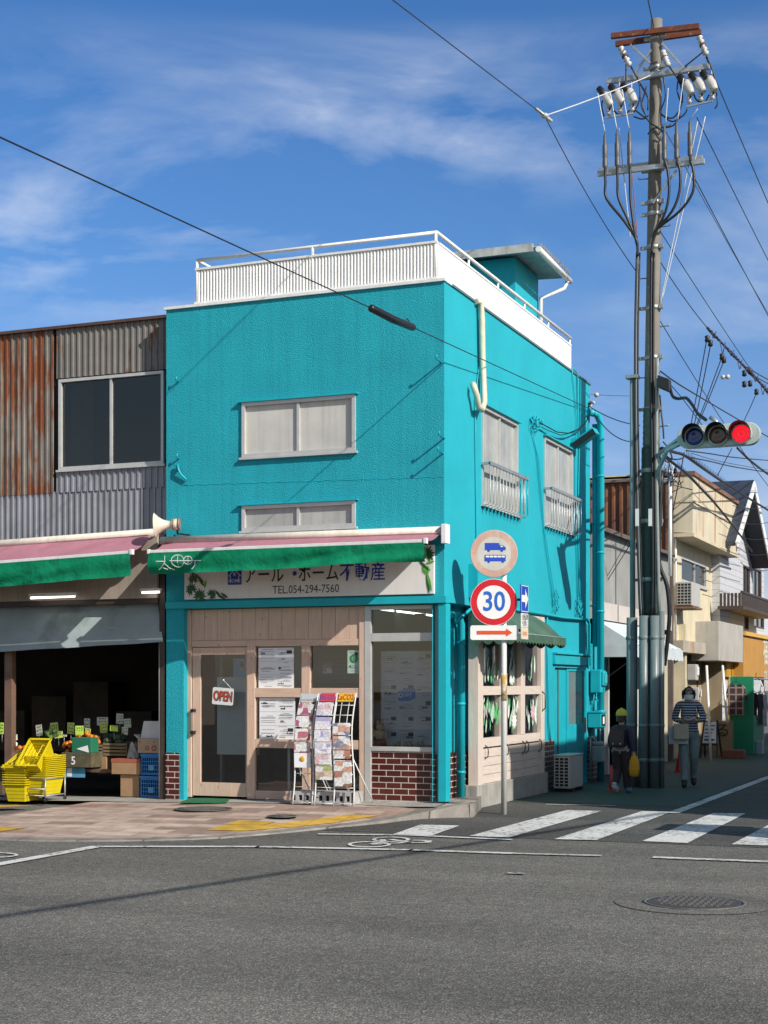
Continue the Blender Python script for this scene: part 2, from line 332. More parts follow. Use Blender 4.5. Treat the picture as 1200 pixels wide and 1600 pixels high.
def woodmat(name, c, axis='Z', dark=0.75, knots=True, plank=0.0, rough=0.6):
    m = bpy.data.materials.new(name); m.use_nodes = True; T = m.node_tree; b = T.nodes['Principled BSDF']; l = T.links.new
    tc = nn(T, 'ShaderNodeTexCoord'); mp = nn(T, 'ShaderNodeMapping'); s = {'X': (1.2, 14, 14), 'Y': (14, 1.2, 14), 'Z': (14, 14, 1.2)}[axis]
    mp.inputs['Scale'].default_value = s; l(tc.outputs['Object'], mp.inputs['Vector'])
    n = nn(T, 'ShaderNodeTexNoise', inp={'Scale': 3.0, 'Detail': 6, 'Roughness': 0.6, 'Distortion': 0.6}); l(mp.outputs[0], n.inputs['Vector'])
    r = ramp(T, [(0.3, tuple(x * dark for x in c) + (1,)), (0.6, tuple(c) + (1,)), (0.8, tuple(min(1, x * 1.08) for x in c) + (1,))]); l(n.outputs[0], r.inputs[0]); out = r.outputs[0]
    if knots:
        mk = nn(T, 'ShaderNodeMapping'); mk.inputs['Scale'].default_value = tuple(1.0 if q < 5 else 2.2 for q in s); l(tc.outputs['Object'], mk.inputs['Vector'])
        v = nn(T, 'ShaderNodeTexVoronoi', inp={'Scale': 4.2}); l(mk.outputs[0], v.inputs['Vector'])
        rk = ramp(T, [(0.03, g(0.45)), (0.12, g(1))]); l(v.outputs['Distance'], rk.inputs[0])
        mx = nn(T, 'ShaderNodeMix', data_type='RGBA', blend_type='MULTIPLY', inp={0: 1.0}); l(out, mx.inputs[6]); l(rk.outputs[0], mx.inputs[7]); out = mx.outputs[2]
    l(out, b.inputs['Base Color']); b.inputs['Roughness'].default_value = rough
    bp = nn(T, 'ShaderNodeBump', inp={'Strength': 0.15, 'Distance': 0.004}); l(n.outputs[0], bp.inputs['Height']); l(bp.outputs[0], b.inputs['Normal'])
    return m
def printmat(name, cols, sx=12.0, paper=(0.75, 0.75, 0.73), row=0.35):
    """printed cover: coloured picture blocks on paper"""
    m = bpy.data.materials.new(name); m.use_nodes = True; T = m.node_tree; b = T.nodes['Principled BSDF']; l = T.links.new
    tc = nn(T, 'ShaderNodeTexCoord'); mp = nn(T, 'ShaderNodeMapping'); mp.inputs['Scale'].default_value = (sx, sx, sx * 1.6); l(tc.outputs['Object'], mp.inputs['Vector'])
    v = nn(T, 'ShaderNodeTexVoronoi', distance='CHEBYCHEV', inp={'Scale': 1.1, 'Randomness': 0.55}); l(mp.outputs[0], v.inputs['Vector'])
    se = nn(T, 'ShaderNodeSeparateColor'); l(v.outputs['Color'], se.inputs[0])
    st = [(0.0, tuple(paper) + (1,))]
    for i, c in enumerate(cols): st.append((0.3 + 0.7 * i / len(cols), tuple(c) + (1,)))
    r = ramp(T, st); r.color_ramp.interpolation = 'CONSTANT'; l(se.outputs[0], r.inputs[0])
    n = nn(T, 'ShaderNodeTexNoise', inp={'Scale': 34, 'Detail': 2}); l(tc.outputs['Object'], n.inputs['Vector']); r2 = ramp(T, [(0.42, g(0.80)), (0.58, g(1.06))]); l(n.outputs[0], r2.inputs[0])
    mx = nn(T, 'ShaderNodeMix', data_type='RGBA', blend_type='MULTIPLY', inp={0: 1.0}); l(r.outputs[0], mx.inputs[6]); l(r2.outputs[0], mx.inputs[7])
    l(mx.outputs[2], b.inputs['Base Color']); b.inputs['Roughness'].default_value = 0.35
    return m

TEAL = (0.020, 0.392, 0.478)
m_teal = stucco('teal_stucco', TEAL, 0.62, 64.0, 0.08, 0.15)
m_teal_s = stucco('teal_stucco_fine', TEAL, 0.25, 70.0)
m_tealp = M('teal_paint', (0.012, 0.39, 0.47), 0.4, 0.08, 4, bump=0.1, bs=30, spec=0.3)
m_white = M('white_paint', (0.78, 0.78, 0.76), 0.45, 0.06, 3, streak=0.12)
m_whitewall = M('white_render', (0.80, 0.79, 0.76), 0.6, 0.06, 2, streak=0.15, bump=0.1, bs=40)
m_alu = M('aluminium', (0.58, 0.58, 0.56), 0.4, 0.1, 5, metal=0.3)
m_alud = M('dull_aluminium', (0.42, 0.43, 0.43), 0.45, 0.12, 5, metal=0.4)
m_galv = M('galvanised_steel', (0.42, 0.45, 0.46), 0.42, 0.18, 9, metal=0.6)
m_conc = M('concrete', (0.34, 0.33, 0.30), 0.8, 0.2, 4, bump=0.3, bs=70, streak=0.3)
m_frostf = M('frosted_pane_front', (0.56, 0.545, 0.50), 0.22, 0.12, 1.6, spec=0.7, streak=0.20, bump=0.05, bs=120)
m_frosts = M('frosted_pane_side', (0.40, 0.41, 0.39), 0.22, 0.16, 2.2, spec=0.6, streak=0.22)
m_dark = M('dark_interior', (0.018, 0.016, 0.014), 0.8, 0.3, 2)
m_black = M('black_rubber', (0.012, 0.012, 0.014), 0.5, 0.2, 8)
m_blackp = M('black_cable', (0.010, 0.010, 0.012), 0.45, 0.2, 6)
m_brick = brickmat('brick_tile', (0.105, 0.018, 0.012), (0.07, 0.012, 0.010), (0.62, 0.55, 0.5), 0.205, 0.078, 0.006, rough=0.3)
m_wood = woodmat('limed_wood', (0.66, 0.47, 0.36), 'Z', 0.82)
m_woodx = woodmat('limed_wood_rail', (0.66, 0.47, 0.36), 'X', 0.82)
m_woody = woodmat('pale_side_wood', (0.66, 0.56, 0.49), 'Y', 0.84, knots=False)
m_woodyz = woodmat('pale_side_wood_upright', (0.66, 0.56, 0.49), 'Z', 0.84, knots=False)
m_glass = glass('window_glass', (0.93, 0.95, 0.95), 0.085)
m_glassd = glass('dark_window_glass', (0.45, 0.5, 0.5), 0.05, 0.015, 0.15)
m_curtain = M('grey_curtain', (0.50, 0.49, 0.46), 0.85, 0.2, 2.5, streak=0.25)
m_curtain2 = M('pale_curtain', (0.64, 0.62, 0.58), 0.85, 0.12, 3, streak=0.12)
m_paper = M('white_paper', (0.82, 0.83, 0.84), 0.7, 0.04, 3)
m_ink = M('black_ink', (0.03, 0.03, 0.035), 0.6, 0.4, 30)
m_grey_ink = M('grey_ink', (0.30, 0.31, 0.33), 0.6, 0.3, 40)
m_blue = M('sign_blue', (0.012, 0.055, 0.42), 0.4, 0.08, 5)
m_red = M('sign_red', (0.52, 0.006, 0.018), 0.4, 0.06, 5)
m_signw = M('sign_white', (0.70, 0.71, 0.70), 0.4, 0.05, 6)
m_yellow = M('yellow_plastic', (0.66, 0.53, 0.008), 0.38, 0.06, 5)
m_cardb = M('cardboard', (0.36, 0.22, 0.12), 0.8, 0.14, 5, streak=0.1)
m_pink = M('pink_awning_cloth', (0.41, 0.175, 0.225), 0.8, 0.1, 2.5, bump=0.35, bs=6, bdist=0.03, streak=0.1, c2=(0.36, 0.15, 0.17), t=(0.55, 0.75), cs=2)
m_green = M('green_awning_cloth', (0.003, 0.21, 0.10), 0.75, spec=0.15, var=0.12, vs=4, bump=0.55, bs=5, bdist=0.05, c2=(0.012, 0.25, 0.13), t=(0.5, 0.8), cs=1.8, streak=0.18)
X_, Y_, Z_ = V3((1, 0, 0)), V3((0, 1, 0)), V3((0, 0, 1))
# ================================================================== ground
m_road = asphalt('road_asphalt', (0.126, 0.121, 0.108), 0.36, 0.16)
m_side = asphalt('side_street_asphalt', (0.075, 0.074, 0.069), 0.35, 0.18)
m_patch = asphalt('patched_asphalt', (0.118, 0.113, 0.101), 0.3, 0.1)
m_lane = worn('green_lane_paint', (0.030, 0.070, 0.052), (0.055, 0.057, 0.057), (0.5, 0.66), 7.0)
m_line = worn('white_road_paint', (0.62, 0.62, 0.60), (0.11, 0.105, 0.095), (0.50, 0.64), 15.0)
m_linew = worn('worn_road_paint', (0.50, 0.50, 0.48), (0.10, 0.098, 0.094), (0.46, 0.62), 18.0)
m_pave = brickmat('pink_pavers', (0.56, 0.44, 0.36), (0.29, 0.19, 0.15), (0.24, 0.185, 0.15), 0.60, 0.30, 0.008, rough=0.85, bump=0.3, vertical=False, off=0.5, dirt=0.35, rot=R(-8))
m_kerb = brickmat('kerb_concrete', (0.27, 0.25, 0.22), (0.23, 0.215, 0.19), (0.10, 0.09, 0.08), 0.62, 5.0, 0.008, rough=0.85, bump=0.5, vertical=False, dirt=0.45)
m_tact = brickmat('yellow_tactile_paving', (0.62, 0.38, 0.045), (0.55, 0.33, 0.04), (0.36, 0.24, 0.05), 0.30, 0.30, 0.006, rough=0.7, bump=0.3, vertical=False, off=0.0, dirt=0.45, rot=R(-8))
mb = MB(); mb.rect(V3((0, 0, 0)), X_, Y_, -300, 300, -300, 400); tag(mb.build('road', m_road), kind='structure')
mb = MB(); mb.rect(V3((0, 0, .004)), X_, Y_, -0.6, 7.4, -2.42, 90); tag(mb.build('side_street', m_side), kind='structure')
yg = PG(900, 1257).y
mb = MB(); mb.rect(V3((0, 0, .008)), X_, Y_, 0.02, 2.5, yg + .1, 80); tag(mb.build('green_lane', m_lane), kind='structure')

def zb(x):   # pavement height along the building line
    pts = [(-14, .02), (-7, .02), (-4, .085), (0, .17), (3, .17)]
    for (a, p), (b, q) in zip(pts, pts[1:]):
        if x <= b: return p + (q - p) * max(0, (x - a)) / (b - a)
    return .17
kerb_px = [(-230, 1310), (-100, 1312), (0, 1313), (60, 1315), (120, 1315), (180, 1315), (240, 1314), (300, 1312.5), (350, 1310), (400, 1306), (440, 1302.5), (480, 1298.5), (520, 1294.5), (560, 1291), (600, 1287), (630, 1283), (655, 1280.5), (680, 1279), (705, 1278.3), (724, 1278), (735, 1278)]
kh = [.012] * 6 + [.013, .014, .015, .016, .018, .020, .022, .026, .034, .050, .074, .104, .140, .165, .17]
kp = [PG(*p) for p in kerb_px]
top, inn = [], []
for i, p in enumerate(kp):
    d = (kp[min(i + 1, len(kp) - 1)] - kp[max(i - 1, 0)]).normalized(); n = V3((-d.y, d.x, 0))
    top.append(V3((p.x, p.y, kh[i])) + n * .015); q = p + n * .19; inn.append(V3((q.x, min(q.y, .42), kh[i] + .004)))
mb = MB()
for i in range(len(kp) - 1):
    mb.face([kp[i], kp[i + 1], top[i + 1], top[i]]); mb.face([top[i], top[i + 1], inn[i + 1], inn[i]])
tag(mb.build('kerb', m_kerb), kind='structure')
mb = MB(); NB = 8
rows = []
for i, p in enumerate(inn):
    if p.y < 0.0: b = V3((p.x, 0.35, zb(p.x)))
    else: b = V3((0.0 if p.x > 0 else p.x, 0.42, .17))
    rows.append([p.lerp(b, j / NB) for j in range(NB + 1)])
for a, b in zip(rows, rows[1:]):
    for j in range(NB): mb.face([a[j], b[j], b[j + 1], a[j + 1]])
side = mb.build('sidewalk', m_pave); tag(side, kind='structure')
# platform end that wraps round the corner beside the side street
mb = MB(); e = top[-1]; mb.prism([V3((-.3, .3, 0.0)), V3((e.x, e.y - .02, 0.0)), V3((e.x + .01, e.y + .10, 0)), V3((.10, 1.18, 0)), V3((-.3, 1.3, 0))], (0, 0, .168)); tag(mb.build('corner_kerb', m_kerb), kind='structure')
def zs(x, y):  # pavement height anywhere in front of the shops
    for a, b in zip(rows, rows[1:]):
        if min(a[0].x, b[0].x) <= x <= max(a[0].x, b[0].x):
            t = (x - a[0].x) / (b[0].x - a[0].x + 1e-9); p = a[0].lerp(b[0], t); q = a[-1].lerp(b[-1], t)
            s = (y - p.y) / (q.y - p.y + 1e-9); return p.z + (q.z - p.z) * min(1, max(0, s))
    return zb(x)
# shop apron (smooth concrete strip in front of the shops)
mb = MB()
xs = [-9.5 + i * .5 for i in range(20)]
for a, b in zip(xs, xs[1:]):
    f = lambda x: -.32 if x > -3.95 else -.42
    mb.face([V3((a, f(a), zs(a, f(a)) + .008)), V3((b, f(b), zs(b, f(b)) + .008)), V3((b, .4, zb(b) + .008)), V3((a, .4, zb(a) + .008))])
tag(mb.build('shop_apron', m_conc), kind='structure')
# tactile paving: stepped yellow strip
def sheet(name, px, mat, dz, kind='structure'):
    mb = MB(); pts = []
    for p in px:
        q = PG(*p, .03)
        for _ in range(4): q = PG(*p, zs(q.x, q.y) + dz)
        pts.append(q)
    mb.face(pts); return tag(mb.build(name, mat), kind=kind)
tact = [[(322, 1297), (352, 1288.5), (412, 1289), (384, 1298)], [(352, 1288.2), (372, 1281.5), (432, 1283.5), (412, 1288.8)], [(384, 1298), (412, 1289), (456, 1284.5), (470, 1291)], [(470, 1291), (456, 1284.5), (500, 1279), (525, 1285)], [(525, 1285), (500, 1279), (545, 1272.5), (592, 1274)], [(-60, 1308), (-60, 1296), (0, 1291.5), (46, 1292.5)], [(-60, 1264), (-60, 1259.5), (24, 1257.3), (50, 1258.5)]]
mb = MB()
def drape(px, py, dz):
    q = PG(px, py, .03)
    for _ in range(40): q = PG(px, py, .5 * q.z + .5 * (zs(q.x, q.y) + dz))
    return q
for k in tact:
    f = lambda u, v: drape(*[((k[0][c] * (1 - u) + k[3][c] * u) * (1 - v) + (k[1][c] * (1 - u) + k[2][c] * u) * v) for c in (0, 1)], .007)
    mb.surf(f, 10, 5, False)
tact_o = mb.build('tactile_paving', m_tact); tag(tact_o, kind='structure')
# road markings
mb = MB()
def mark(px, z=.012): mb.face([PG(*p, z) for p in px])
for q in ([(733, 1306), (796, 1308.3), (940, 1267), (886, 1265.5)], [(866, 1311), (932, 1312.5), (1049, 1268.3), (1003, 1267.3)], [(1003, 1314), (1074, 1317), (1165, 1270.8), (1114, 1270.4)], [(1143, 1319), (1222, 1321.8), (1283, 1273), (1232, 1272.5)]): mark(q)
mark([(611, 1304.5), (676, 1304.8), (718, 1289.8), (657, 1288.3)])
tag(mb.build('crosswalk_marking', m_line), kind='structure')
mb = MB()
def line(px, w):
    P = [PG(*p, .012) for p in px]
    for a, b in zip(P, P[1:]):
        n = V3((-(b - a).y, (b - a).x, 0)).normalized() * w / 2; e = (b - a).normalized() * w * .25
        mb.face([a - n, b + e - n, b + e + n, a + n])
line([(-80, 1364), (150, 1322.5)], .15); line([(150, 1322.5), (400, 1322.5), (640, 1327.5), (800, 1333)], .13)
line([(497, 1302.8), (640, 1304.6), (796, 1311.5)], .10)
line([(1020, 1339), (1200, 1346), (1500, 1357)], .13); line([(853, 1256.5), (960, 1258.5)], .07)
line([(1052, 1270), (1200, 1214.5), (1290, 1181)], .15)
tag(mb.build('road_line', m_line), kind='structure')
mb = MB(); line([(800, 1333), (936, 1336.5)], .11); line([(792, 1363.5), (816, 1364.5)], .09); line([(-30, 1312), (12, 1308)], .02)
tag(mb.build('faded_road_line', m_linew), kind='structure')
# bicycle symbol: two wheels, frame, handlebar, lying flat
mb = MB()
def pring(cx, cy, hw, hh, t):
    n = 28
    for k in range(n):
        a, b = 2 * math.pi * k / n, 2 * math.pi * (k + 1) / n
        mb.face([PG(cx + math.cos(u) * w, cy + math.sin(u) * h, .013) for u, w, h in ((a, hw - t, hh - t * .2), (a, hw, hh), (b, hw, hh), (b, hw - t, hh - t * .2))])
pring(577, 1319, 34, 4.6, 6); pring(611, 1311.3, 30, 4.2, 6)
line([(580, 1318.5), (600, 1315), (640, 1316.2), (612, 1311.5)], .07); line([(600, 1315), (598, 1311.5)], .06); line([(640, 1316.2), (668, 1316), (670, 1313.4), (648, 1312.5)], .07); line([(580, 1319), (640, 1316.2)], .06)
pring(-8, 1335.5, 37, 4.2, 6)
tag(mb.build('bicycle_marking', m_line), kind='structure')
# manholes
m_iron = M('cast_iron', (0.15, 0.14, 0.125), 0.55, 0.3, 20, metal=0.2)
m_irond = M('dark_iron', (0.045, 0.043, 0.04), 0.6, 0.3, 20)
def manhole(name, label, px, py, r, z=0.0, patch=0):
    c = PG(px, py, z)
    t = thing(name, label, 'manhole cover', c)
    if patch:
        mb = MB(); mb.disc(c + Z_ * .0055, X_, Y_, patch, 40); mb.build('patch', m_patch, t)
    mb = MB(); mb.lathe([(r + .035, .006), (r + .035, .012), (r + .008, .012), (r + .008, .006)], c, n=44); mb.build('ring', m_iron, t)
    mb = MB(); mb.lathe([(r, .004), (r, .013)], c, n=44); mb.mi = 1
    s = .052; n = int(r / s) + 1
    for i in range(-n, n + 1):
        for j in range(-n, n + 1):
            x, y = i * s, j * s
            if x * x + y * y < (r - .05) ** 2:
                d = .018 if (i + j) % 2 else .010; e = .028 - d
                mb.box(c + V3((x - d, y - e, .012)), c + V3((x + d, y + e, .019)))
    mb.build('cover', [m_irond, m_iron], t)
manhole('manhole_cover', 'round cast iron manhole cover with a raised grid in the road', 1085, 1411.5, .35, 0, .60)
q = PG(318, 1264.5, .06); manhole('manhole_cover', 'large round iron cover set in the pink pavement before the shop door', 318, 1264.5, .33, zs(q.x, q.y) + .002)
q = PG(441, 1276, .05); manhole('manhole_cover', 'small round iron cover beside the yellow tactile strip', 441, 1276, .15, zs(q.x, q.y) + .002)

# ================================================================== corner shop
XL, DEP, ZT = -4.02, 7.29, 6.75
shop = thing('corner_shop', 'two-storey turquoise stucco corner shop with a white fenced roof terrace', 'shop building', (0, 0, 0))
O0 = V3((0, 0, 0))
def pz(px, py, y=0.0): return PY(px, py, y).z
wf = [(PY(379, 660).x, PY(556, 660).x, pz(470, 710), pz(470, 623)), (PY(379, 800).x, PY(556, 800).x, pz(470, 826.5), pz(470, 786.5))]
def sy(px, py=900, x=0.0): return PX(px, py, x).y
ws = [(sy(752.5), sy(808), PX(780, 797).z, PX(780, 647).z), (sy(850), sy(893.5), PX(872, 827.5).z, PX(872, 693).z)]
mb = MB()
mb.panel(O0, X_, Z_, -Y_, XL, 0, 2.68, ZT, wf, .10)
mb.slab(O0, X_, Z_, -Y_, XL, PY(287, 1000).x, 0.0, 2.68, -.25, 0)            # left pier
mb.face([V3((XL, 0, 2.68)), V3((0, 0, 2.68)), V3((0, .3, 2.68)), V3((XL, .3, 2.68))])
front = mb.build('front_wall', m_teal, shop)
mb = MB()
mb.panel(O0, Y_, Z_, X_, 0, DEP, 2.70, ZT, ws, .10)
dr = (sy(865.5), sy(917), .10, PX(890, 1040).z)
mb.panel(O0, Y_, Z_, X_, sy(849), DEP, 0.0, 2.70, [dr], .07)
mb.rect(V3((-.16, 0, 0)), Y_, Z_, .0, sy(747), .17, 2.70)
mb.face([V3((-.16, 0, 2.70)), V3((0, 0, 2.70)), V3((0, sy(747), 2.70)), V3((-.16, sy(747), 2.70))])
mb.face([V3((-.16, sy(747), .1)), V3((0.0, sy(747), .1)), V3((0, sy(747), 2.7)), V3((-.16, sy(747), 2.7))])
mb.slab(O0, Y_, Z_, X_, DEP + .003, DEP + .5, 0.0, 2.35, -1.2, .03)
mb.build('side_wall', m_teal_s, shop)
mb = MB()
mb.box((XL + .01, 0.02, -.1), (XL - .0, DEP, ZT - .01)); mb.box((XL, DEP - .1, 0), (0 - .01, DEP - .003, ZT - .01)); mb.box((XL, .01, ZT - .06), (-.01, DEP, ZT - .004))
mb.box((XL + .02, .12, 3.0), (-.12, DEP - .2, 3.05))
mb.build('rear_wall', m_tealp, shop)
# corner column beside the display window
mb = MB(); mb.box((PY(684.5, 1100, -.02).x, -.02, .17), (.035, .14, 2.675)); mb.build('corner_column', m_tealp, shop, bevel=.006)
mb = MB(); mb.box((XL + .01, -.045, 2.682), (.04, .1, 2.775)); mb.build('shopfront_beam', m_tealp, shop, bevel=.005)
# roof edge trims
mb = MB(); mb.box((XL - .02, -.03, ZT), (.02, .25, ZT + .035)); mb.build('roof_trim', m_white, shop)
mb = MB(); mb.box((-.25, .26, ZT), (.02, DEP + .02, ZT + .03)); mb.build('side_roof_trim', M('roof_flashing', (.10, .16, .17), .5), shop)
# brick tiling
mb = MB()
mb.box((XL - .004, -.012, .02), (PY(280, 1200).x, 0.02, pz(270, 1176))); mb.mi = 1; mb.box((XL - .008, -.016, .0), (PY(281, 1200).x, 0.01, .1)); mb.mi = 0
mb.box((PY(285.5, 1200, .05).x - .02, .003, .12), (PY(288, 1200, .06).x, .3, 2.62))
mb.box((-.17, .02, .17), (-.135, sy(747) - .003, PX(730, 1173, -.13).z))
mb.box((-.02, sy(849) + .01, .05), (.015, sy(865) - .02, PX(857, 1157).z)); mb.box((-.02, sy(918), .02), (.017, DEP - .004, PX(930, 1150).z)); mb.box((.0, DEP + .006, .02), (.047, DEP + .49, PX(930, 1150).z))
mb.build('brick_base', [m_brick, m_conc], shop, split=True)
# -- front and side windows
def window(parent, name, O, U, N, w, fw=.045, rec=.05, curtain=m_curtain, split=(.5,), gl=m_glass, frame=m_alu, sill=True, hood=True, cur=.09, label=None):
    u0, u1, v0, v1 = w; V = Z_
    mb = MB()
    for a in ((u0, u1, v0, v0 + fw), (u0, u1, v1 - fw, v1), (u0, u0 + fw, v0 + fw + .001, v1 - fw - .001), (u1 - fw, u1, v0 + fw + .001, v1 - fw - .001)): mb.slab(O, U, V, N, *a, -rec - .045, -rec + .03)
    for s in split:
        c = u0 + (u1 - u0) * s; mb.slab(O, U, V, N, c - fw * .42, c + fw * .42, v0 + fw + .002, v1 - fw - .002, -rec - .04, -rec + .012)
    f = mb.build(name, frame, parent, label=label)
    mb = MB(); mb.rect(O - N * (rec + .02), U, V, u0 + fw * .5, u1 - fw * .5, v0 + fw * .5, v1 - fw * .5); mb.build('pane', gl, f, normals=False)
    if curtain:
        mb = MB(); n = 60
        if cur: mb.surf(lambda a, b: O + U * (u0 + (u1 - u0) * a) + V * (v0 + (v1 - v0) * b) - N * (rec + cur + .004 * math.sin(a * n)), 120, 1)
        mb.build('curtain', curtain, f)
    if sill:
        mb = MB(); mb.slab(O, U, V, N, u0 - .03, u1 + .03, v0 - .03, v0 - .001, -.05, .05); mb.build('sill', m_alu, f)
    if hood:
        mb = MB(); mb.slab(O, U, V, N, u0 - .05, u1 + .04, v1 + .002, v1 + .022, -.04, .06); mb.build('hood', m_tealp, f)
    return f
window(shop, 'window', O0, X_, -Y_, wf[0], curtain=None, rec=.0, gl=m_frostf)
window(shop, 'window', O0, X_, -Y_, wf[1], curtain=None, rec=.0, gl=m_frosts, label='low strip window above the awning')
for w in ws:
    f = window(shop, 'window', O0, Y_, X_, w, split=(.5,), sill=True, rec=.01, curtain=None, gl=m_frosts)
    # safety railing of thin bars
    y0, y1 = w[0] - .02, w[1] + .10; zt = w[2] + (w[3] - w[2]) * .405; z0 = w[2] + .0; D = .13
    mb = MB(); mb.bar((.0, y0, zt), (D, y0, zt), .03, .035); mb.bar((D, y0 - .015, zt), (D, y1, zt), .035, .045); mb.bar((0, y1, zt), (D, y1, zt), .03, .035)
    mb.bar((.03, y0, z0 - .02), (.03, y1, z0 - .02), .03, .02); n = 12
    for k in range(n + 1):
        y = y0 + (y1 - y0) * k / n
        mb.tube([(D, y, zt), (D, y, z0 + .03), (D - .03, y, z0 - .01), (.02, y, z0 - .02)], .007, 6)
    for x in (.07, .13): mb.tube([(x, y1, zt), (x, y1, z0 + .02)], .007, 6)
    mb.build('railing', m_galv, f)
    mb = MB()
    for k in range(11): mb.box((.03, y0 + (y1 - y0) * (k + .2) / 11, z0 - .09), (.045, y0 + (y1 - y0) * (k + .32) / 11, z0 - .03))
    mb.build('railing_pin', m_tealp, f, split=True)
# ------------------------------------------------------------ timber shop front
YF = .12
def fx(px): return PY(px, 1100, YF).x
def fz(py, px=440): return PY(px, py, YF).z
OF = V3((0, YF, 0)); NF = -Y_
zg = .125
def bars(mb, O, U, N, rects, n0, n1):
    for r in rects: mb.slab(O, U, Z_, N, *r, n0, n1)
xw0, xw1 = fx(291), fx(570)
zr = [fz(999.5), fz(1009.5), fz(1075), fz(1089.5), fz(1155), fz(1169), fz(1236)]   # rails, downwards
mb = MB()
npl = 13
for i in range(npl):
    a = xw0 + .09 + (xw1 - xw0 - .12) * i / npl; b = xw0 + .09 + (xw1 - xw0 - .12) * (i + 1) / npl
    mb.slab(OF, X_, Z_, NF, a + .002, b - .002, zr[0] + .002, 2.67, -.02, random.uniform(-.001, .003))
mb.build('header_boarding', m_wood, shop, bevel=.002)
mb = MB(); xd0, xd1 = fx(300), fx(387)
bars(mb, OF, X_, NF, [(xw0, fx(299.5), zg, 2.67), (fx(562), xw1, zg, 2.67), (xd1, fx(399), zg, zr[0]), (fx(472), fx(485), zr[4] + .001, zr[1] - .001)], -.06, .02)
mb.build('post', m_wood, shop, bevel=.003, split=True)
mb = MB()
bars(mb, OF, X_, NF, [(fx(300), fx(561.5), zr[1], zr[0]), (fx(399.3), fx(561.5), zr[3], zr[2]), (fx(399.3), fx(561.5), zr[5], zr[4]), (fx(399.3), fx(561.5), zg, zr[6])], -.058, .012)
mb.build('rail', m_woodx, shop, bevel=.003, split=True)
mb = MB(); mb.slab(OF, X_, Z_, NF, fx(472), fx(484), zr[6], zr[5], -.05, .0); mb.build('lower_post', m_wood, shop)
mb = MB(); mb.rect(OF + Y_ * .03, X_, Z_, fx(398), fx(563), zg, zr[1] - .0); sp = mb.build('shop_pane', m_glass, shop, normals=False)
# sliding door
mb = MB(); gx0, gx1, gz0, gz1 = fx(313), fx(383.5), fz(1223, 345), fz(1023, 345)
bars(mb, OF, X_, NF, [(fx(300.5), gx0, zg + .02, fz(1011.5, 345)), (gx1, xd1 - .004, zg + .02, fz(1011.5, 345)), (gx0 + .001, gx1 - .001, zg + .02, gz0), (gx0 + .001, gx1 - .001, gz1, fz(1011.5, 345))], -.05, -.005)
door = mb.build('sliding_door', m_wood, shop, bevel=.003)
mb = MB(); mb.rect(OF + Y_ * .03, X_, Z_, gx0 - .01, gx1 + .01, gz0 - .01, gz1 + .01); mb.build('pane', m_glass, door, normals=False)
hx = fx(303.5); h0, h1 = fz(1144, 303), fz(1110, 303)
mb = MB(); mb.slab(OF, X_, Z_, NF, hx - .02, hx + .02, h0, h1, .035, .06); hd = mb.build('handle', M('wooden_grip', (.42, .30, .24), .5), door, bevel=.006)
mb = MB(); mb.slab(OF, X_, Z_, NF, hx - .022, hx + .022, h0 - .02, h0 + .02, -.004, .07); mb.slab(OF, X_, Z_, NF, hx - .022, hx + .022, h1 - .02, h1 + .02, -.004, .07); mb.build('handle_bracket', m_black, hd, split=True)
# aluminium display window
xa0, xa1 = fx(570.5), fx(685)
za = [fz(989, 630), fz(1002, 630), fz(1167, 630), fz(1174, 630)]
mb = MB(); bars(mb, OF, X_, NF, [(xa0, fx(580.5), zg, 2.67), (fx(678.5), xa1, zg, 2.67), (fx(580.8), fx(678.2), za[1], za[0]), (fx(580.8), fx(678.2), za[3], za[2]), (fx(580.8), fx(678.2), 2.62, 2.67)], -.07, .025)
dw = mb.build('display_window', m_alu, shop, bevel=.003)
mb = MB(); mb.rect(OF + Y_ * .02, X_, Z_, fx(579), fx(680), za[3], 2.66); mb.build('pane', m_glass, dw, normals=False)
mb = MB(); mb.slab(OF, X_, Z_, NF, fx(580.8), fx(678.2), zg - .05, za[3] - .001, -.1, .0); mb.build('display_brick', m_brick, shop)
# shop interior
m_room = M('shop_room', (.16, .16, .155), .8, .15, 2); m_part = M('grey_green_partition', (.56, .68, .68), .6, .08, 1.5)
mb = MB()
mb.rect(V3((0, 3.2, 0)), X_, Z_, XL + .05, -.2, .12, 2.9); mb.rect(V3((XL + .05, 0, 0)), Y_, Z_, .3, 3.2, .12, 2.9); mb.rect(V3((0, 0, 2.9)), X_, Y_, XL + .05, -.05, .15, 5.5); mb.rect(V3((-.18, 0, 0)), Y_, Z_, .2, 1.36, .12, 2.68)
mb.mi = 1; mb.rect(V3((0, 0, .14)), X_, Y_, XL + .05, -.2, .15, 5.5); ri = mb.build('room', [m_room, M('grey_floor', (.12, .12, .12), .4)], shop)
mb = MB(); mb.box((fx(326), .36, fz(1180, 345)), (fx(392), .38, fz(1058, 345))); mb.build('screen', m_part, shop)
mb = MB(); mb.box((fx(320), .55, .14), (fx(323.5), .62, 2.5)); mb.box((fx(440), .3, .14), (fx(444), .34, 1.0)); mb.build('inner_post', m_alud, shop, split=True)
mb = MB()
for k in range(34): mb.box((fx(491), .30, fz(1012) - .012 * k * 1.45), (fx(566), .303, fz(1012) - .012 * k * 1.45 - .008))
mb.build('blind', M('dark_blind', (.06, .058, .055), .6), shop)
mb = MB(); mb.box((fx(580.5), .15, za[2] - .06), (fx(679), .62, za[2] + .004)); mb.build('display_shelf', M('shelf_wood', (.30, .22, .15), .6), shop)
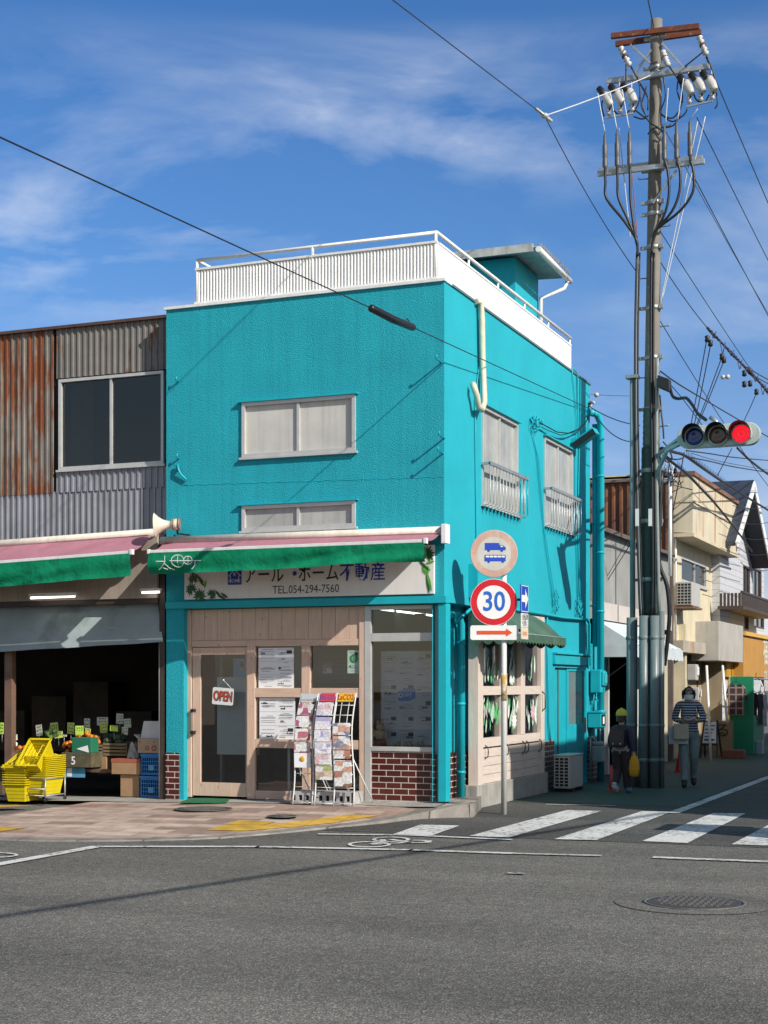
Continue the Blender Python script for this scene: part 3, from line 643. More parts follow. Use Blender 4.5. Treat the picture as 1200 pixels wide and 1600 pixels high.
# ------------------------------------------------------------ timber side front
XS = .03
def tz(px, py): return PX(px, py, XS).z
def ty(px): return PX(px, 1100, XS).y
OS = V3((XS, 0, 0))
z_mid = (tz(770, 1072), tz(770, 1086)); z_bot = (tz(770, 1152), tz(770, 1166)); zpl = .31
mb = MB()
bars(mb, OS, Y_, X_, [(ty(745), ty(753), zpl - .05, 2.68), (ty(784), ty(790.5), z_bot[0] + .0, 2.55), (ty(812), ty(818.5), z_bot[0], 2.55), (ty(843.5), ty(849), zpl, 2.68)], -.12, .02)
mb.build('side_post', m_woodyz, shop, bevel=.003, split=True)
mb = MB(); bars(mb, OS, Y_, X_, [(ty(753.2), ty(843.3), z_mid[1], z_mid[0]), (ty(753.2), ty(843.3), z_bot[1], z_bot[0]), (ty(753.2), ty(843.3), 2.45, 2.68)], -.10, .012); mb.build('side_rail', m_woody, shop, bevel=.003, split=True)
mb = MB(); mb.rect(OS - X_ * .04, Y_, Z_, ty(752), ty(845), z_bot[0] - .02, 2.6); mb.build('side_pane', glass('side_shop_glass', (.8, .85, .84), .10, .01), shop, normals=False)
mb = MB()
zz = [zpl + (z_bot[1] - .02 - zpl) * k / 4 for k in range(5)]
for a, b in ((753.2, 786), (786.4, 817), (817.4, 843.3)):
    mb = MB()
    for k in range(4): mb.slab(OS, Y_, Z_, X_, ty(a) + .012, ty(b) - .012, zz[k] + .003, zz[k + 1] - .003, -.08, .003)
    mb.build('cupboard_door', m_woody, shop, bevel=.002)
mb = MB()
for px in (757, 783, 788.5, 815, 820.5, 841):
    y = ty(px); z0, z1 = zpl + .33, zpl + .53; mb.tube([(XS, y, z0), (XS + .05, y, z0 + .04), (XS + .055, y, (z0 + z1) / 2), (XS + .05, y, z1 - .04), (XS, y, z1)], .008, 6)
mb.tube([(XS + .02, ty(845), 1.25), (XS + .07, ty(845), 1.3), (XS + .07, ty(845), 1.5), (XS + .02, ty(845), 1.55)], .01, 6)
mb.build('cupboard_handle', M('dark_handle', (.05, .045, .04), .4, metal=.5), shop, split=True)
mb = MB(); mb.box((-.1, ty(741), 0), (.075, ty(852), zpl)); mb.build('plinth', m_conc, shop, bevel=.01)
# painted leaves and flowers on the side panes
def leaf(mb, c, U, V, N, L, w, ang, ext):
    d = U * math.cos(ang) + V * math.sin(ang); q = U * -math.sin(ang) + V * math.cos(ang)
    pr = [(0, 0), (.2, .7), (.5, 1), (.8, .6), (1, 0)]
    mb.face([c + d * (a * L) + q * (b * w) + N * ext for a, b in pr] + [c + d * (a * L) - q * (b * w) + N * ext for a, b in pr[-2:0:-1]])
m_leafs = [M('leaf_paint_green', (.10, .38, .15), .6, .25, 20), M('leaf_paint_pale', (.45, .62, .50), .6, .2, 20), M('leaf_paint_white', (.72, .74, .70), .6, .1, 20), M('flower_paint_pink', (.62, .40, .48), .6, .2, 20)]
rnd = random.Random(5); mb = MB(); lay = 0
for (a, b, n) in ((754, 783, 58), (791, 811, 44), (819, 843, 40)):
    for i in range(n):
        px = rnd.uniform(a + 1, b - 1); py = rnd.choice([rnd.uniform(1100, 1148), rnd.uniform(1092, 1140), rnd.uniform(1050, 1070)])
        L = rnd.uniform(.12, .30); c = V3((XS, ty(px), tz(px, py))); 
        if c.z + L > (z_mid[1] if py > 1080 else 2.44): L = .1
        up = R(rnd.uniform(65, 115))
        if py < 1080 and rnd.random() < .5: continue
        mb.mi = rnd.choice([0, 0, 1, 1, 2]) if rnd.random() > .05 else 3
        lay += 1
        leaf(mb, c - X_ * .038 + X_ * (.00008 * lay), Y_, Z_, X_, L, L * rnd.uniform(.10, .2), up, 0)
for px, py, mi in ((802, 1058, 2), (835, 1112, 3), (806, 1126, 2)):
    for k in range(10): mb.mi = mi; lay += 1; leaf(mb, V3((XS - .038 + .0001 * lay, ty(px), tz(px, py))), Y_, Z_, X_, .13, .03, 2 * math.pi * k / 10, 0)
mb.build('window_painting', m_leafs, shop, normals=False)
mb = MB(); mb.rect(V3((-1.2, 0, 0)), Y_, Z_, 1.3, 5.4, .15, 2.9); mb.rect(V3((0, 5.4, 0)), X_, Z_, -1.2, -.02, .15, 2.9); mb.rect(V3((0, 0, 1.0)), X_, Y_, -.5, -.08, 1.4, 4.4); mb.build('side_room', M('dim_room', (.11, .105, .10), .8, .3, 2), shop)
# ------------------------------------------------------------ side door
mb = MB(); y0, y1, z0, z1 = dr; ym = y0 + (y1 - y0) * .42; OD = V3((-.045, 0, 0))
bars(mb, OD, Y_, X_, [(y0, y0 + .04, z0, z1), (y1 - .04, y1, z0, z1), (y0 + .04, y1 - .04, z1 - .04, z1)], -.02, .05)
mb.slab(OD, Y_, Z_, X_, y0 + .04, ym, z0, z1 - .04, -.02, .0)
bars(mb, OD, Y_, X_, [(ym, ym + .09, z0, z1 - .04), (y1 - .13, y1 - .04, z0, z1 - .04), (ym + .09, y1 - .13, z0, 1.0), (ym + .09, y1 - .13, z1 - .09, z1 - .04)], -.02, .025)
sd = mb.build('side_door', m_tealp, shop, bevel=.003)
mb = MB(); mb.rect(OD + X_ * .008, Y_, Z_, ym + .08, y1 - .12, .99, z1 - .08); mb.build('pane', M('frosted_pane', (.16, .19, .19), .25, .1, 3), sd)
mb = MB(); mb.slab(OD, Y_, Z_, X_, y1 - .10, y1 - .07, .85, 1.1, .025, .06); mb.build('handle', m_alud, sd)
mb = MB(); mb.slab(O0, Y_, Z_, X_, y0 - .08, y1 + .06, z1 + .01, z1 + .16, .0, .05); mb.slab(O0, Y_, Z_, X_, y0 - .08, y1 + .06, z1 + .17, z1 + .2, 0, .08); mb.build('door_hood', m_tealp, sd, bevel=.004)
# ------------------------------------------------------------ roof terrace fence
def corrug(mb, O, U, V, N, u0, u1, v0, v1, pitch, dep, prof=(0, .25, .5, .75)):
    n = int((u1 - u0) / pitch); xs = []
    for i in range(n + 1):
        for j, q in enumerate((0, 0, 1, 1)):
            u = u0 + (i + prof[j]) * pitch
            if u <= u1: xs.append((u, q * dep))
    for (a, p), (b, q) in zip(xs, xs[1:]):
        mb.face([O + U * a + N * p + V * v0, O + U * b + N * q + V * v0, O + U * b + N * q + V * v1, O + U * a + N * p + V * v1])
yfe = .07; xfl = PY(308, 440, yfe).x; xfr = PY(681, 440, yfe).x; zf0, zf1, zf2 = 6.80, PY(681, 379, yfe).z - .01, PY(681, 362, yfe).z - .01
mb = MB(); corrug(mb, V3((0, yfe, 0)), X_, Z_, -Y_, xfl, xfr, zf0 + .03, zf1, .046, .016); fc = mb.build('roof_fence', m_white, shop)
mb = MB(); mb.box((xfl, yfe + .004, zf0 + .03), (xfr, yfe + .02, zf1 - .002)); mb.build('fence_backing', m_white, fc)
mb = MB(); xr = xfr + .012; yre = sy(891.5, 560, xr)
mb.box((xr - .02, yfe + .03, zf0 - .01), (xr + .012, yre, zf1 - .002)); mb.build('side_fence', m_whitewall, shop)
mb = MB(); mb.box((xfl - .03, yfe - .03, zf0), (xfr + .03, yfe + .03, zf0 + .028)); mb.box((xfl - .02, yfe - .028, zf1 + .001), (xfr + .025, yfe + .028, zf1 + .03)); mb.box((xr - .03, yfe + .06, zf1 + .001), (xr + .02, yre, zf1 + .028))
mb.tube([(xfl, yfe, zf2), (xr, yfe, zf2), (xr, yre, zf2)], .025, 8)
mb.tube([(xfl, yfe, zf2), (xfl, yfe + 3.0, zf2)], .022, 8)
for k in range(5): mb.cyl((xfl + (xfr - xfl) * min(1, k / 2), yfe, zf0), (xfl + (xfr - xfl) * min(1, k / 2), yfe, zf2), .02, n=8) if k < 3 else None
for k in range(1, 6): mb.cyl((xr - .01, yfe + (yre - yfe) * k / 5 - .02, zf0), (xr - .01, yfe + (yre - yfe) * k / 5 - .02, zf2), .018, n=8)
mb.build('guard_rail', m_white, shop)
# stair house on the roof
YH = 4.1; hx1 = PY(805, 450, YH).x; hx0 = hx1 - 1.7; hy1 = PX(841, 450, hx1).y
zh = PY(805, 402, YH).z
mb = MB(); mb.box((hx0, YH, ZT), (hx1, hy1, zh)); sh = mb.build('stair_house', m_teal_s, shop)
# sheet roof tipped down towards the side street
ea = PY(839, 386, YH - .28); eb = PX(888, 434, ea.x)
z_hi = ea.z + .14
mb = MB(); n = 26; xa, xb = hx0 - .3, ea.x
for i in range(n):
    yA = YH - .28 + (eb.y - YH + .28) * i / n; yB = YH - .28 + (eb.y - YH + .28) * (i + 1) / n; q = (0, .03)[i % 2]; q2 = (0, .03)[(i + 1) % 2]
    zl = lambda y: ea.z + (eb.z - ea.z) * (y - YH + .28) / (eb.y - YH + .28) * .35
    for dz in (0.0, -.02):
        mb.face([V3((xa, yA, zl(yA) + .10 + q + dz)), V3((xb, yA, zl(yA) + q + dz)), V3((xb, yB, zl(yB) + q2 + dz)), V3((xa, yB, zl(yB) + .10 + q2 + dz))])
mb.box((xa, YH - .30, ea.z - .06), (xb - .06, YH - .26, ea.z + .06))
rf = mb.build('sheet_roof', M('weathered_sheet', (.50, .50, .47), .5, .2, 4, metal=.2, streak=.3), sh)
mb = MB(); yl = eb.y; zl0 = ea.z - .03; zl1 = zl(yl) - .02
mb.tube([(xb + .02, YH - .28, zl0), (xb + .02, yl + .03, zl1 - .05)], .045, 8); mb.tube([(xb + .02, yl - .1, zl1 - .06), (xb - .02, yl - .15, zl1 - .2), (hx1 + .06, hy1 - .05, zl1 - .36), (hx1 + .06, hy1 - .05, ZT)], .032, 8); mb.build('gutter', m_white, sh)
mb = MB()
for k in range(n // 2):
    y = YH - .25 + (eb.y - YH + .25) * (k + .5) / (n // 2); mb.box((xb + .01, y - .012, zl(y) + .02), (xb + .05, y + .012, zl(y) + .08))
mb.build('roof_bolt', m_galv, sh, split=True)
# ================================================================== shop sign
YS = -.05
sx0, sx1 = PY(288, 930, YS).x, PY(678, 930, YS).x
s0 = 2.80; s1 = PY(678, 851, YS).z
OSg = V3((0, YS, 0))
m_board = M('sign_board_face', (.76, .76, .74), .4, .05, 2, streak=.06)
sign = thing('shop_sign', 'white estate agent sign board lettered in Japanese above the shop front', 'shop sign', ((sx0 + sx1) / 2, YS, s0))
mb = MB(); mb.slab(OSg, X_, Z_, -Y_, sx0, sx1, s0, s1, -.045, 0); mb.build('board', m_board, sign, bevel=.004)
def sp(px, py): return PY(px, py, YS)
mb = MB()
a, b = sp(381, 900), sp(530, 896.5); c = (a + b) / 2; mb.text('アール　ホーム', .25, c, X_, Z_, -Y_, .003, .010, sx=(b.x - a.x) / 7 / .25)
mb.build('lettering', m_ink, sign, normals=False)
mb = MB(); a, b = sp(530, 896.5), sp(603, 894.5); c = (a + b) / 2; mb.text('不動産', .25, c, X_, Z_, -Y_, .003, .009, sx=(b.x - a.x) / 3 / .25)
mb.disc(sp(460.5, 896) - Y_ * .003, X_, Z_, .03, 16)
mb.build('blue_lettering', m_blue, sign, normals=False)
mb = MB(); mb.text('TEL.054-294-7560', .150, sp(477.5, 921), X_, Z_, -Y_, .003, .001, sx=.86); mb.build('phone_number', m_ink, sign, normals=False)
mb = MB(); a, b = sp(356, 914), sp(377.5, 886); mb.rect(OSg - Y_ * .002, X_, Z_, a.x, b.x, a.z, b.z); mb.mi = 1
cx, cz, w = (a.x + b.x) / 2, (a.z + b.z) / 2, (b.x - a.x)
def stroke(mb, O, U, V, N, pts, t, ext):
    for (p, q), (r_, s_) in zip(pts, pts[1:]):
        A = O + U * p + V * q + N * ext; B = O + U * r_ + V * s_ + N * ext; d = (B - A).normalized(); n = N.cross(d) * t / 2; d = d * t * .3
        mb.face([A - n - d, B - n + d, B + n + d, A + n - d])
stroke(mb, OSg, X_, Z_, -Y_, [(cx - w * .42, cz), (cx, cz + w * .42), (cx + w * .42, cz)], .012, .004); stroke(mb, OSg, X_, Z_, -Y_, [(cx - w * .3, cz), (cx - w * .3, cz - w * .42)], .01, .0045); stroke(mb, OSg, X_, Z_, -Y_, [(cx + w * .3, cz), (cx + w * .3, cz - w * .42)], .01, .0045)
mb.text('R', .07, OSg + X_ * cx + Z_ * (cz + .02), X_, Z_, -Y_, .004, .004); mb.text('HOME', .062, OSg + X_ * cx + Z_ * (cz - w * .32), X_, Z_, -Y_, .004, .003, sx=1.0)
mb.build('house_logo', [m_blue, m_signw], sign, normals=False)
mb = MB(); rnd = random.Random(3); lay = 0
def monstera(c, r, a0, mi):
    global lay
    for k in range(13):
        an = a0 + R(-150 + 300 * k / 12); mb.mi = mi; lay += 1
        leaf(mb, c, X_, Z_, -Y_, r * (1 if k % 2 else .86), r * .13, an, .002 + lay * .00006)
for px, py, r, a0, mi in ((299, 921, .10, 2.2, 0), (312, 931, .11, 1.2, 0), (331, 929, .085, .6, 0), (302, 905, .09, 1.8, 1), (667, 866, .12, 1.5, 0), (666, 890, .07, -1.4, 2), (300, 893, .06, 1.0, 1)): monstera(sp(px, py), r, a0, mi)
for px, py, L, an, mi in ((310, 903, .16, -.9, 1), (304, 896, .2, -.7, 1), (345, 926, .14, -.6, 0), (340, 930, .14, -.4, 0), (336, 922, .16, -.8, 0), (667, 893, .30, -1.45, 0), (667, 893, .27, -1.3, 2), (655, 875, .2, -.8, 0), (320, 920, .12, 1.4, 2), (666, 880, .12, .2, 2)): mb.mi = mi; lay += 1; leaf(mb, sp(px, py), X_, Z_, -Y_, L, .018, an, .002 + lay * .00006)
mb.build('leaf_decor', [M('dark_leaf_print', (.015, .10, .03), .5, .3, 30), M('olive_leaf_print', (.05, .10, .03), .5, .3, 30), M('bright_leaf_print', (.10, .38, .05), .5, .25, 30)], sign, normals=False)

# ================================================================== awnings
def awning(label, tubeL, tubeR, barL, barR, P, valL, valR, brL=True, brR=True, seed=1):
    """tube/bar ends are world points; valance drops (m) at the left and right end"""
    rnd = random.Random(seed)
    t = thing('awning', label, 'awning', ((tubeL.x + tubeR.x) / 2, 0, tubeL.z))
    mb = MB(); mb.tube([tubeL, tubeR], .055, 12); mb.build('roller_tube', M('cream_metal', (.66, .62, .53), .45, .1, 3, streak=.2), t)
    mb = MB(); a0 = tubeL + V3((.05, -.02, -.035)); a1 = tubeR + V3((-.04, -.02, -.035))
    def cloth(u, v):
        p = a0.lerp(a1, u).lerp(barL.lerp(barR, u), v); return p + V3((0, 0, -.035 * math.sin(math.pi * v) + .006 * math.sin(u * 23 + v * 3) * math.sin(math.pi * v)))
    mb.surf(cloth, 60, 8); mb.build('canopy_cloth', m_pink, t)
    mb = MB(); mb.bar(barL, barR, .035, .04); mb.box(barR + V3((-.012, -.03, -.035)), barR + V3((.03, .03, .035))); mb.box(barL + V3((-.02, -.025, -.03)), barL + V3((.012, .025, .03))); mb.build('front_bar', m_white, t, bevel=.004)
    mb = MB(); ph = [rnd.uniform(0, 6) for _ in range(4)]
    def val(u, v):
        p = barL.lerp(barR, u) + V3((0, -.022, -.02)); d = valL + (valR - valL) * u + .012 * math.sin(math.pi * min(1, u * 1.15)) - (.016 * math.exp(-((u - .76) / .14) ** 2) if seed == 1 else 0) 
        w = v * (.034 * math.sin(u * 13 + ph[0] + v * 3) + .016 * math.sin(u * 37 + ph[1] + v * 2) + .030 * math.sin(u * 5 + v * 6 + ph[2]) + .008 * math.sin(u * 83 + v * 9))
        fold = .04 * v * math.exp(-((u - .9 + v * .35) / .05) ** 2) + .03 * v * math.exp(-((u - .06 - v * .12) / .03) ** 2)
        return p + V3((0, -w - fold, -d * v))
    mb.surf(val, 90, 8); vo = mb.build('valance', m_green, t)
    mb = MB()
    for e, s in ((tubeL, brL), (tubeR, brR)):
        if s:
            sg = 1 if e is tubeR else -1
            mb.box(e + V3((0, -.10, -.17)), e + V3((.07 * sg, .05, .075)))
    mb.build('end_bracket', m_white, t, bevel=.008)
    mb = MB()
    for u in (.2, .8):
        p = tubeL.lerp(tubeR, u) + V3((0, .0, -.1)); q = barL.lerp(barR, u); m_ = p.lerp(q, .5) + V3((.25 if u < .5 else -.25, 0, -.05)); mb.tube([p, m_, q], .018, 6)
    mb.build('folding_arm', m_alud, t, split=True)
    return t, val, vo
P = .72
tl, tr = PY(252, 845, -.07), PY(693, 829, -.07); bl, brr = PY(233, 862, -P), PY(664, 845, -P)
aw1, val1, vo1 = awning('pink awning with a green hanging valance over the estate agent sign', tl, tr, bl, brr, P, .275, .235, brL=False)
# white drawing on the valance
mb = MB()
def vp(px, py):
    q = PY(px, py, -P - .06); u = (q.x - bl.x) / (brr.x - bl.x); zt_ = bl.z + (brr.z - bl.z) * u - .02; v = (zt_ - q.z) / (.275 - .04 * u + .012 * math.sin(math.pi * min(1, u * 1.15))); w = V3(val1(u, v)); w.y -= .006; return w
def vline(pts, t=.012):
    for p, q in zip(pts, pts[1:]):
        n = 3
        for k in range(n):
            A = vp(p[0] + (q[0] - p[0]) * k / n, p[1] + (q[1] - p[1]) * k / n); B = vp(p[0] + (q[0] - p[0]) * (k + 1) / n, p[1] + (q[1] - p[1]) * (k + 1) / n); d = (B - A).normalized(); s = d.cross(Y_) * t / 2
            mb.face([A - s, B - s, B + s, A + s])
vline([(243, 877), (257, 877)]); vline([(256, 868), (257, 878), (251, 886), (245, 890)]); vline([(256, 880), (262, 887), (268, 890)]); vline([(253, 887), (259, 889)])
for cx, cy, r in ((276, 876, 9.5), (291.5, 875, 6.5)): vline([(cx + r * math.cos(2 * math.pi * k / 16), cy + r * math.sin(2 * math.pi * k / 16)) for k in range(17)], .011); vline([(cx, cy - r), (cx, cy + r)], .010)
vline([(264, 876), (312, 875.5)]); vline([(303, 876), (302, 883), (297, 889)])
mb.build('valance_drawing', m_signw, vo1, normals=False)
tl2, tr2 = PY(-180, 863, -.02), PY(243, 832, -.02); bl2, br2 = PY(-190, 893, -P), PY(205, 862.5, -P)
awning('pink awning with a green valance over the grocery, cut off by the photo edge', tl2, tr2, bl2, br2, P, .31, .30, brL=False, brR=False, seed=4)

# ================================================================== grocery building
YN = .25
gro = thing('grocery_building', 'grey and rust corrugated metal grocery building on the left', 'shop building', (-7, .25, 0))
m_rust = M('rusted_sheet', (.22, .195, .165), .6, .18, 3, c2=(.20, .058, .018), t=(.46, .545), cs=2.1, stretch=(3.4, 1, .42), streak=.35, bump=.15, bs=30)
m_rustl = M('brown_grey_sheet', (.20, .185, .165), .55, .15, 3, c2=(.17, .06, .025), t=(.58, .66), cs=2.2, stretch=(2.5, 1, .6), streak=.3)
m_bluesh = M('blue_grey_sheet', (.29, .295, .32), .45, .12, 3, c2=(.17, .15, .14), t=(.60, .8), cs=2, stretch=(3, 1, .4), streak=.28, metal=.15)
def nz(px, py): return PY(px, py, YN).z
def nx(px): return PY(px, 700, YN).x
ON = V3((0, YN, 0)); xg0 = -11.0; xw = nx(88); wn = (nx(93), nx(257), nz(175, 730), nz(175, 586.5)); zt = nz(130, 511)
zc = nz(130, 768)
mb = MB(); corrug(mb, ON, X_, Z_, -Y_, xg0, xw, zc, zt, .098, .017, (0, .62, .68, .95)); mb.build('rusty_cladding', m_rust, gro, label='rusty brown corrugated cladding beside the window')
mb = MB(); corrug(mb, ON, X_, Z_, -Y_, xw, XL - .01, wn[3] + .02, zt, .098, .017, (0, .62, .68, .95)); mb.build('upper_cladding', m_rustl, gro)
mb = MB(); corrug(mb, ON, X_, Z_, -Y_, xw, XL - .01, zc + .0, wn[2] - .03, .098, .017, (0, .62, .68, .95)); corrug(mb, ON + Y_ * .012, X_, Z_, -Y_, xg0, XL - .01, nz(130, 842), zc + .02, .098, .018, (0, .62, .68, .95))
mb.build('lower_cladding', m_bluesh, gro)
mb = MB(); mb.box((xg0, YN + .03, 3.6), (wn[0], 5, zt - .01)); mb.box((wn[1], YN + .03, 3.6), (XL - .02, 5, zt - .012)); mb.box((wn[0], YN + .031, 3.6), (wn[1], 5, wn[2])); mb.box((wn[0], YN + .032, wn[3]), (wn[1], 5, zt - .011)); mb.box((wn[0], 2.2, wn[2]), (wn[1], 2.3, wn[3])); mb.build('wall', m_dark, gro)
mb = MB(); mb.box((xg0, YN - .06, zt), (XL - .005, 5, zt + .04)); mb.build('roof_edge', M('rusty_flashing', (.09, .05, .04), .6, .3, 5), gro)
m_frost = glass('dark_frosted_glass', (.32, .33, .30), .05, .12)
gw = window(gro, 'window', ON, X_, -Y_, wn, fw=.042, rec=.0, curtain=None, gl=m_frost, sill=True, hood=False)
mb = MB(); mb.surf(lambda a, b: V3((wn[0] + .05 + .38 * a, YN + .22 + .02 * math.sin(a * 30), wn[2] + (wn[3] - wn[2]) * b)), 40, 1); mb.build('curtain', M('olive_curtain', (.30, .30, .22), .9, .2, 4), gw)
# fascia, blind box, jambs, post
m_fascia = M('beige_fascia', (.36, .31, .265), .6, .1, 2, streak=.2)
mb = MB(); zf_a, zf_b = PY(130, 937, -.02).z, 3.72
xs_ = [-11, nx(-40), nx(45), nx(135), XL - .13]
for a, b in zip(xs_, xs_[1:]): mb.box((a + .003, -.02, zf_a), (b - .003, .03, zf_b))
mb.build('fascia', m_fascia, gro)
mb = MB(); mb.box((XL - .12, .02, .0), (XL - .035, .35, 3.7)); mb.box((-11, .0, zf_a - .07), (XL - .13, .3, zf_a - .004)); mb.build('dark_jamb', M('dark_brown_trim', (.05, .035, .028), .5, .2, 5), gro)
mb = MB(); px0 = PY(8, 1100, .12).x; px1 = PY(20, 1100, .12).x; mb.box((px0, .10, .02), (px1, .2, 2.22)); mb.build('post', M('brown_post', (.17, .10, .07), .5, .2, 4, streak=.2), gro, bevel=.006)
mb = MB(); mb.tube([(XL - .17, .12, .05), (XL - .17, .12, 2.25)], .016, 8); mb.build('white_pole', m_white, gro)
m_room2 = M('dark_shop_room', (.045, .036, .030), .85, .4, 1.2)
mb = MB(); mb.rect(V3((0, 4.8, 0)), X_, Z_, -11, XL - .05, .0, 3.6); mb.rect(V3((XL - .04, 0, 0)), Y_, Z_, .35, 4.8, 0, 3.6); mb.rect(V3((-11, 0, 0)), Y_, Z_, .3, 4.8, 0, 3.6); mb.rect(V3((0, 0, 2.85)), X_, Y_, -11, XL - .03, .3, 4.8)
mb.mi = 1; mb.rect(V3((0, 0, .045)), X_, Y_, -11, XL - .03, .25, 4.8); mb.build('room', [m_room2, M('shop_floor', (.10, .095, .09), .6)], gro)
mb = MB()
for k in range(7): mb.box((-10 + k * .85, 4.2, .5), (-9.3 + k * .85, 4.7, 1.2 + .5 * ((k * 7) % 3) / 2))
mb.build('back_shelf', M('shelf_dim', (.10, .075, .055), .8, .4, 3), gro)
# grey-blue drop awning
m_slate = M('slate_awning_cloth', (.31, .375, .38), .75, .14, 2, bump=.2, bs=9, bdist=.02, c2=(.16, .185, .165), t=(.55, .78), cs=1.6)
da = thing('drop_awning', 'slate grey sheet awning hanging over the open grocery front', 'awning', (-7, -.1, 2.2))
A0, A1, B0, B1, C0, C1 = PY(-230, 962, .20), PY(246, 931, .20), PY(-230, 1003, .06), PY(251, 976.5, .06), PY(-230, 1032, -.035), PY(255, 1003, -.035)
def drop(u, v):
    if v < .6: p = A0.lerp(A1, u).lerp(B0.lerp(B1, u), v / .6)
    else: p = B0.lerp(B1, u).lerp(C0.lerp(C1, u), (v - .6) / .4)
    return p + V3((0, -.007 * math.sin(u * 25 + v * 4) * math.sin(math.pi * v), .003 * math.sin(u * 33) * v))
mb = MB(); mb.surf(drop, 80, 15); mb.build('cloth', m_slate, da)
mb = MB(); mb.tube([B0 + V3((0, .02, 0)), B1 + V3((0, .02, 0))], .014, 8); mb.tube([A0 + V3((0, .03, .02)), A1 + V3((0, .03, .02))], .03, 8); mb.build('frame', m_alud, da)
# fluorescent lamps under the fascia
m_lamp = M('lamp_tube', (.8, .8, .74), .5, .02, 2, emit=(1, .96, .85, 2.6))
for i, (a, b, y) in enumerate((((48, 934.5), (117, 931.5), -.16), ((222, 926), (249, 925), -.13))):
    p, q = PY(a[0], a[1], y), PY(b[0], b[1], y)
    t = thing('strip_lamp', ['long lit strip lamp under the grocery fascia left of the gap', 'short lit strip lamp under the fascia beside the turquoise pier'][i], 'lamp', p, 'strip lamps over the grocery front')
    mb = MB(); mb.tube([p, q], .015, 8); mb.build('tube', m_lamp, t)
    mb = MB(); mb.box(p + V3((-.02, -.02, .016)), q + V3((.02, .03, .05))); mb.build('housing', m_white, t)

# ================================================================== horn speaker
hc = PY(262, 820, -.28); ax = V3((-.92, -.36, -.05)).normalized()
hs = thing('horn_speaker', 'cream horn loudspeaker bracketed on the corner of the turquoise wall', 'loudspeaker', hc)
m_cream = M('cream_plastic', (.66, .60, .47), .45, .12, 6, streak=.2)
mb = MB(); mb.lathe([(.05, -.17), (.075, -.16), (.075, -.06), (.05, -.05), (.055, 0), (.075, .06), (.115, .12), (.165, .17), (.172, .172), (.16, .165), (.10, .11), (.05, .04), (.02, .02)], hc, ax, 24); mb.build('horn', m_cream, hs)
mb = MB(); mb.lathe([(.085, -.17), (.085, -.14)], hc, ax, 20); mb.lathe([(.082, -.09), (.082, -.07)], hc, ax, 20); mb.build('rear_ring', M('brown_bracket', (.25, .19, .13), .5), hs)
mb = MB(); w0 = V3((hc.x + .18, .0, hc.z - .12)); mb.tube([hc - ax * .1, hc - ax * .1 + V3((.02, .05, -.12)), w0], .014, 6); mb.tube([w0 - Y_ * .05, w0 + V3((-.1, -.04, -.1)), w0 + V3((-.2, -.02, .05))], .006, 5); mb.build('bracket', m_black, hs)

# ================================================================== pegs, pipes and cables on the walls
for i, (px, py, lab) in enumerate(((690, 567, 'upper turquoise peg in the front wall near the street corner'), (694, 685, 'middle turquoise peg in the front wall, above its twin'), (692, 709, 'lowest turquoise peg in the front wall near the street corner'), (279, 597, 'turquoise peg high on the front wall beside the grey cladding'), (280, 717, 'turquoise peg low on the front wall beside the grey cladding'))):
    p = PY(px, py, 0); L_ = .20 if px > 600 else .07
    mb = MB(); mb.tube([p + V3((0, .01, 0)), p + V3((0, -L_, .02)), p + V3((.01, -L_ - .005, .06))], .011, 6); o = mb.build('wall_peg', m_tealp); tag(o, lab, 'wall peg', 'pegs in the turquoise front wall')
mb = MB(); a = PY(276, 737, -.02); mb.tube([a, a + V3((.03, -.03, .1)), a + V3((.05, -.04, .02)), a + V3((.08, -.02, -.05)), a + V3((.16, -.01, -.12))] , .016, 6)
pts = [PY(288, 757, -.012)]; 
for k in range(1, 60): pts.append(PY(288 + k * 6.9, 758 - k * .22 + .7 * math.sin(k * 1.7) + .5 * math.sin(k * 4.1), -.001))
mb.tube(pts, .0045, 5); o = mb.build('painted_cable', m_tealp); tag(o, 'cable painted over in turquoise running ragged across the front wall', 'cable')
def pipe(name, label, pts, r, mat, cat, bands=(), n=12, group=None):
    t = thing(name, label, cat, pts[-1], group)
    mb = MB(); mb.tube(pts, r, n); mb.build('tube', mat, t)
    if bands:
        for p in bands: mb = MB(); mb.lathe([(r + .006, -.018), (r + .010, 0), (r + .006, .018)], p, (0, 0, 1), n); mb.box(V3(p) + V3((-.1, .0, -.012)), V3(p) + V3((0, .012, .012))); mb.build('pipe_clip', mat, t)
    return t
p = PX(720.5, 1100, -.075); 
pipe('downpipe', 'turquoise downpipe in the recess beside the display window', [V3((-.1, p.y - .35, PX(712, 968, -.1).z + .06)), V3((-.075, p.y - .12, PX(716, 966, -.08).z + .04)), V3((-.075, p.y, PX(720, 975, -.075).z)), V3((-.075, p.y, .17))], .052, m_tealp, 'downpipe', [(-.075, p.y, z) for z in (.5, 1.4, 2.2)])
pr = PX(938.5, 900, .17); zt_ = PX(932, 646, .17).z
pipe('downpipe', 'tall turquoise downpipe at the rear corner by the utility pole', [V3((.03, pr.y - .3, zt_ + .03)), V3((.13, pr.y - .1, zt_ + .02)), V3((.17, pr.y, zt_ - .12)), V3((.17, pr.y, 0))], .062, m_tealp, 'downpipe', [(.17, pr.y, z) for z in (1.2, 2.9, 3.9, 5.2)])
q = PX(929, 900, .06)
pipe('conduit', 'thick dark turquoise conduit behind the rear downpipe', [V3((.06, q.y + .05, 6.1)), V3((.06, q.y + .05, 2.3))], .055, m_tealp, 'conduit', [(.06, q.y + .05, z) for z in (3, 4.4)])
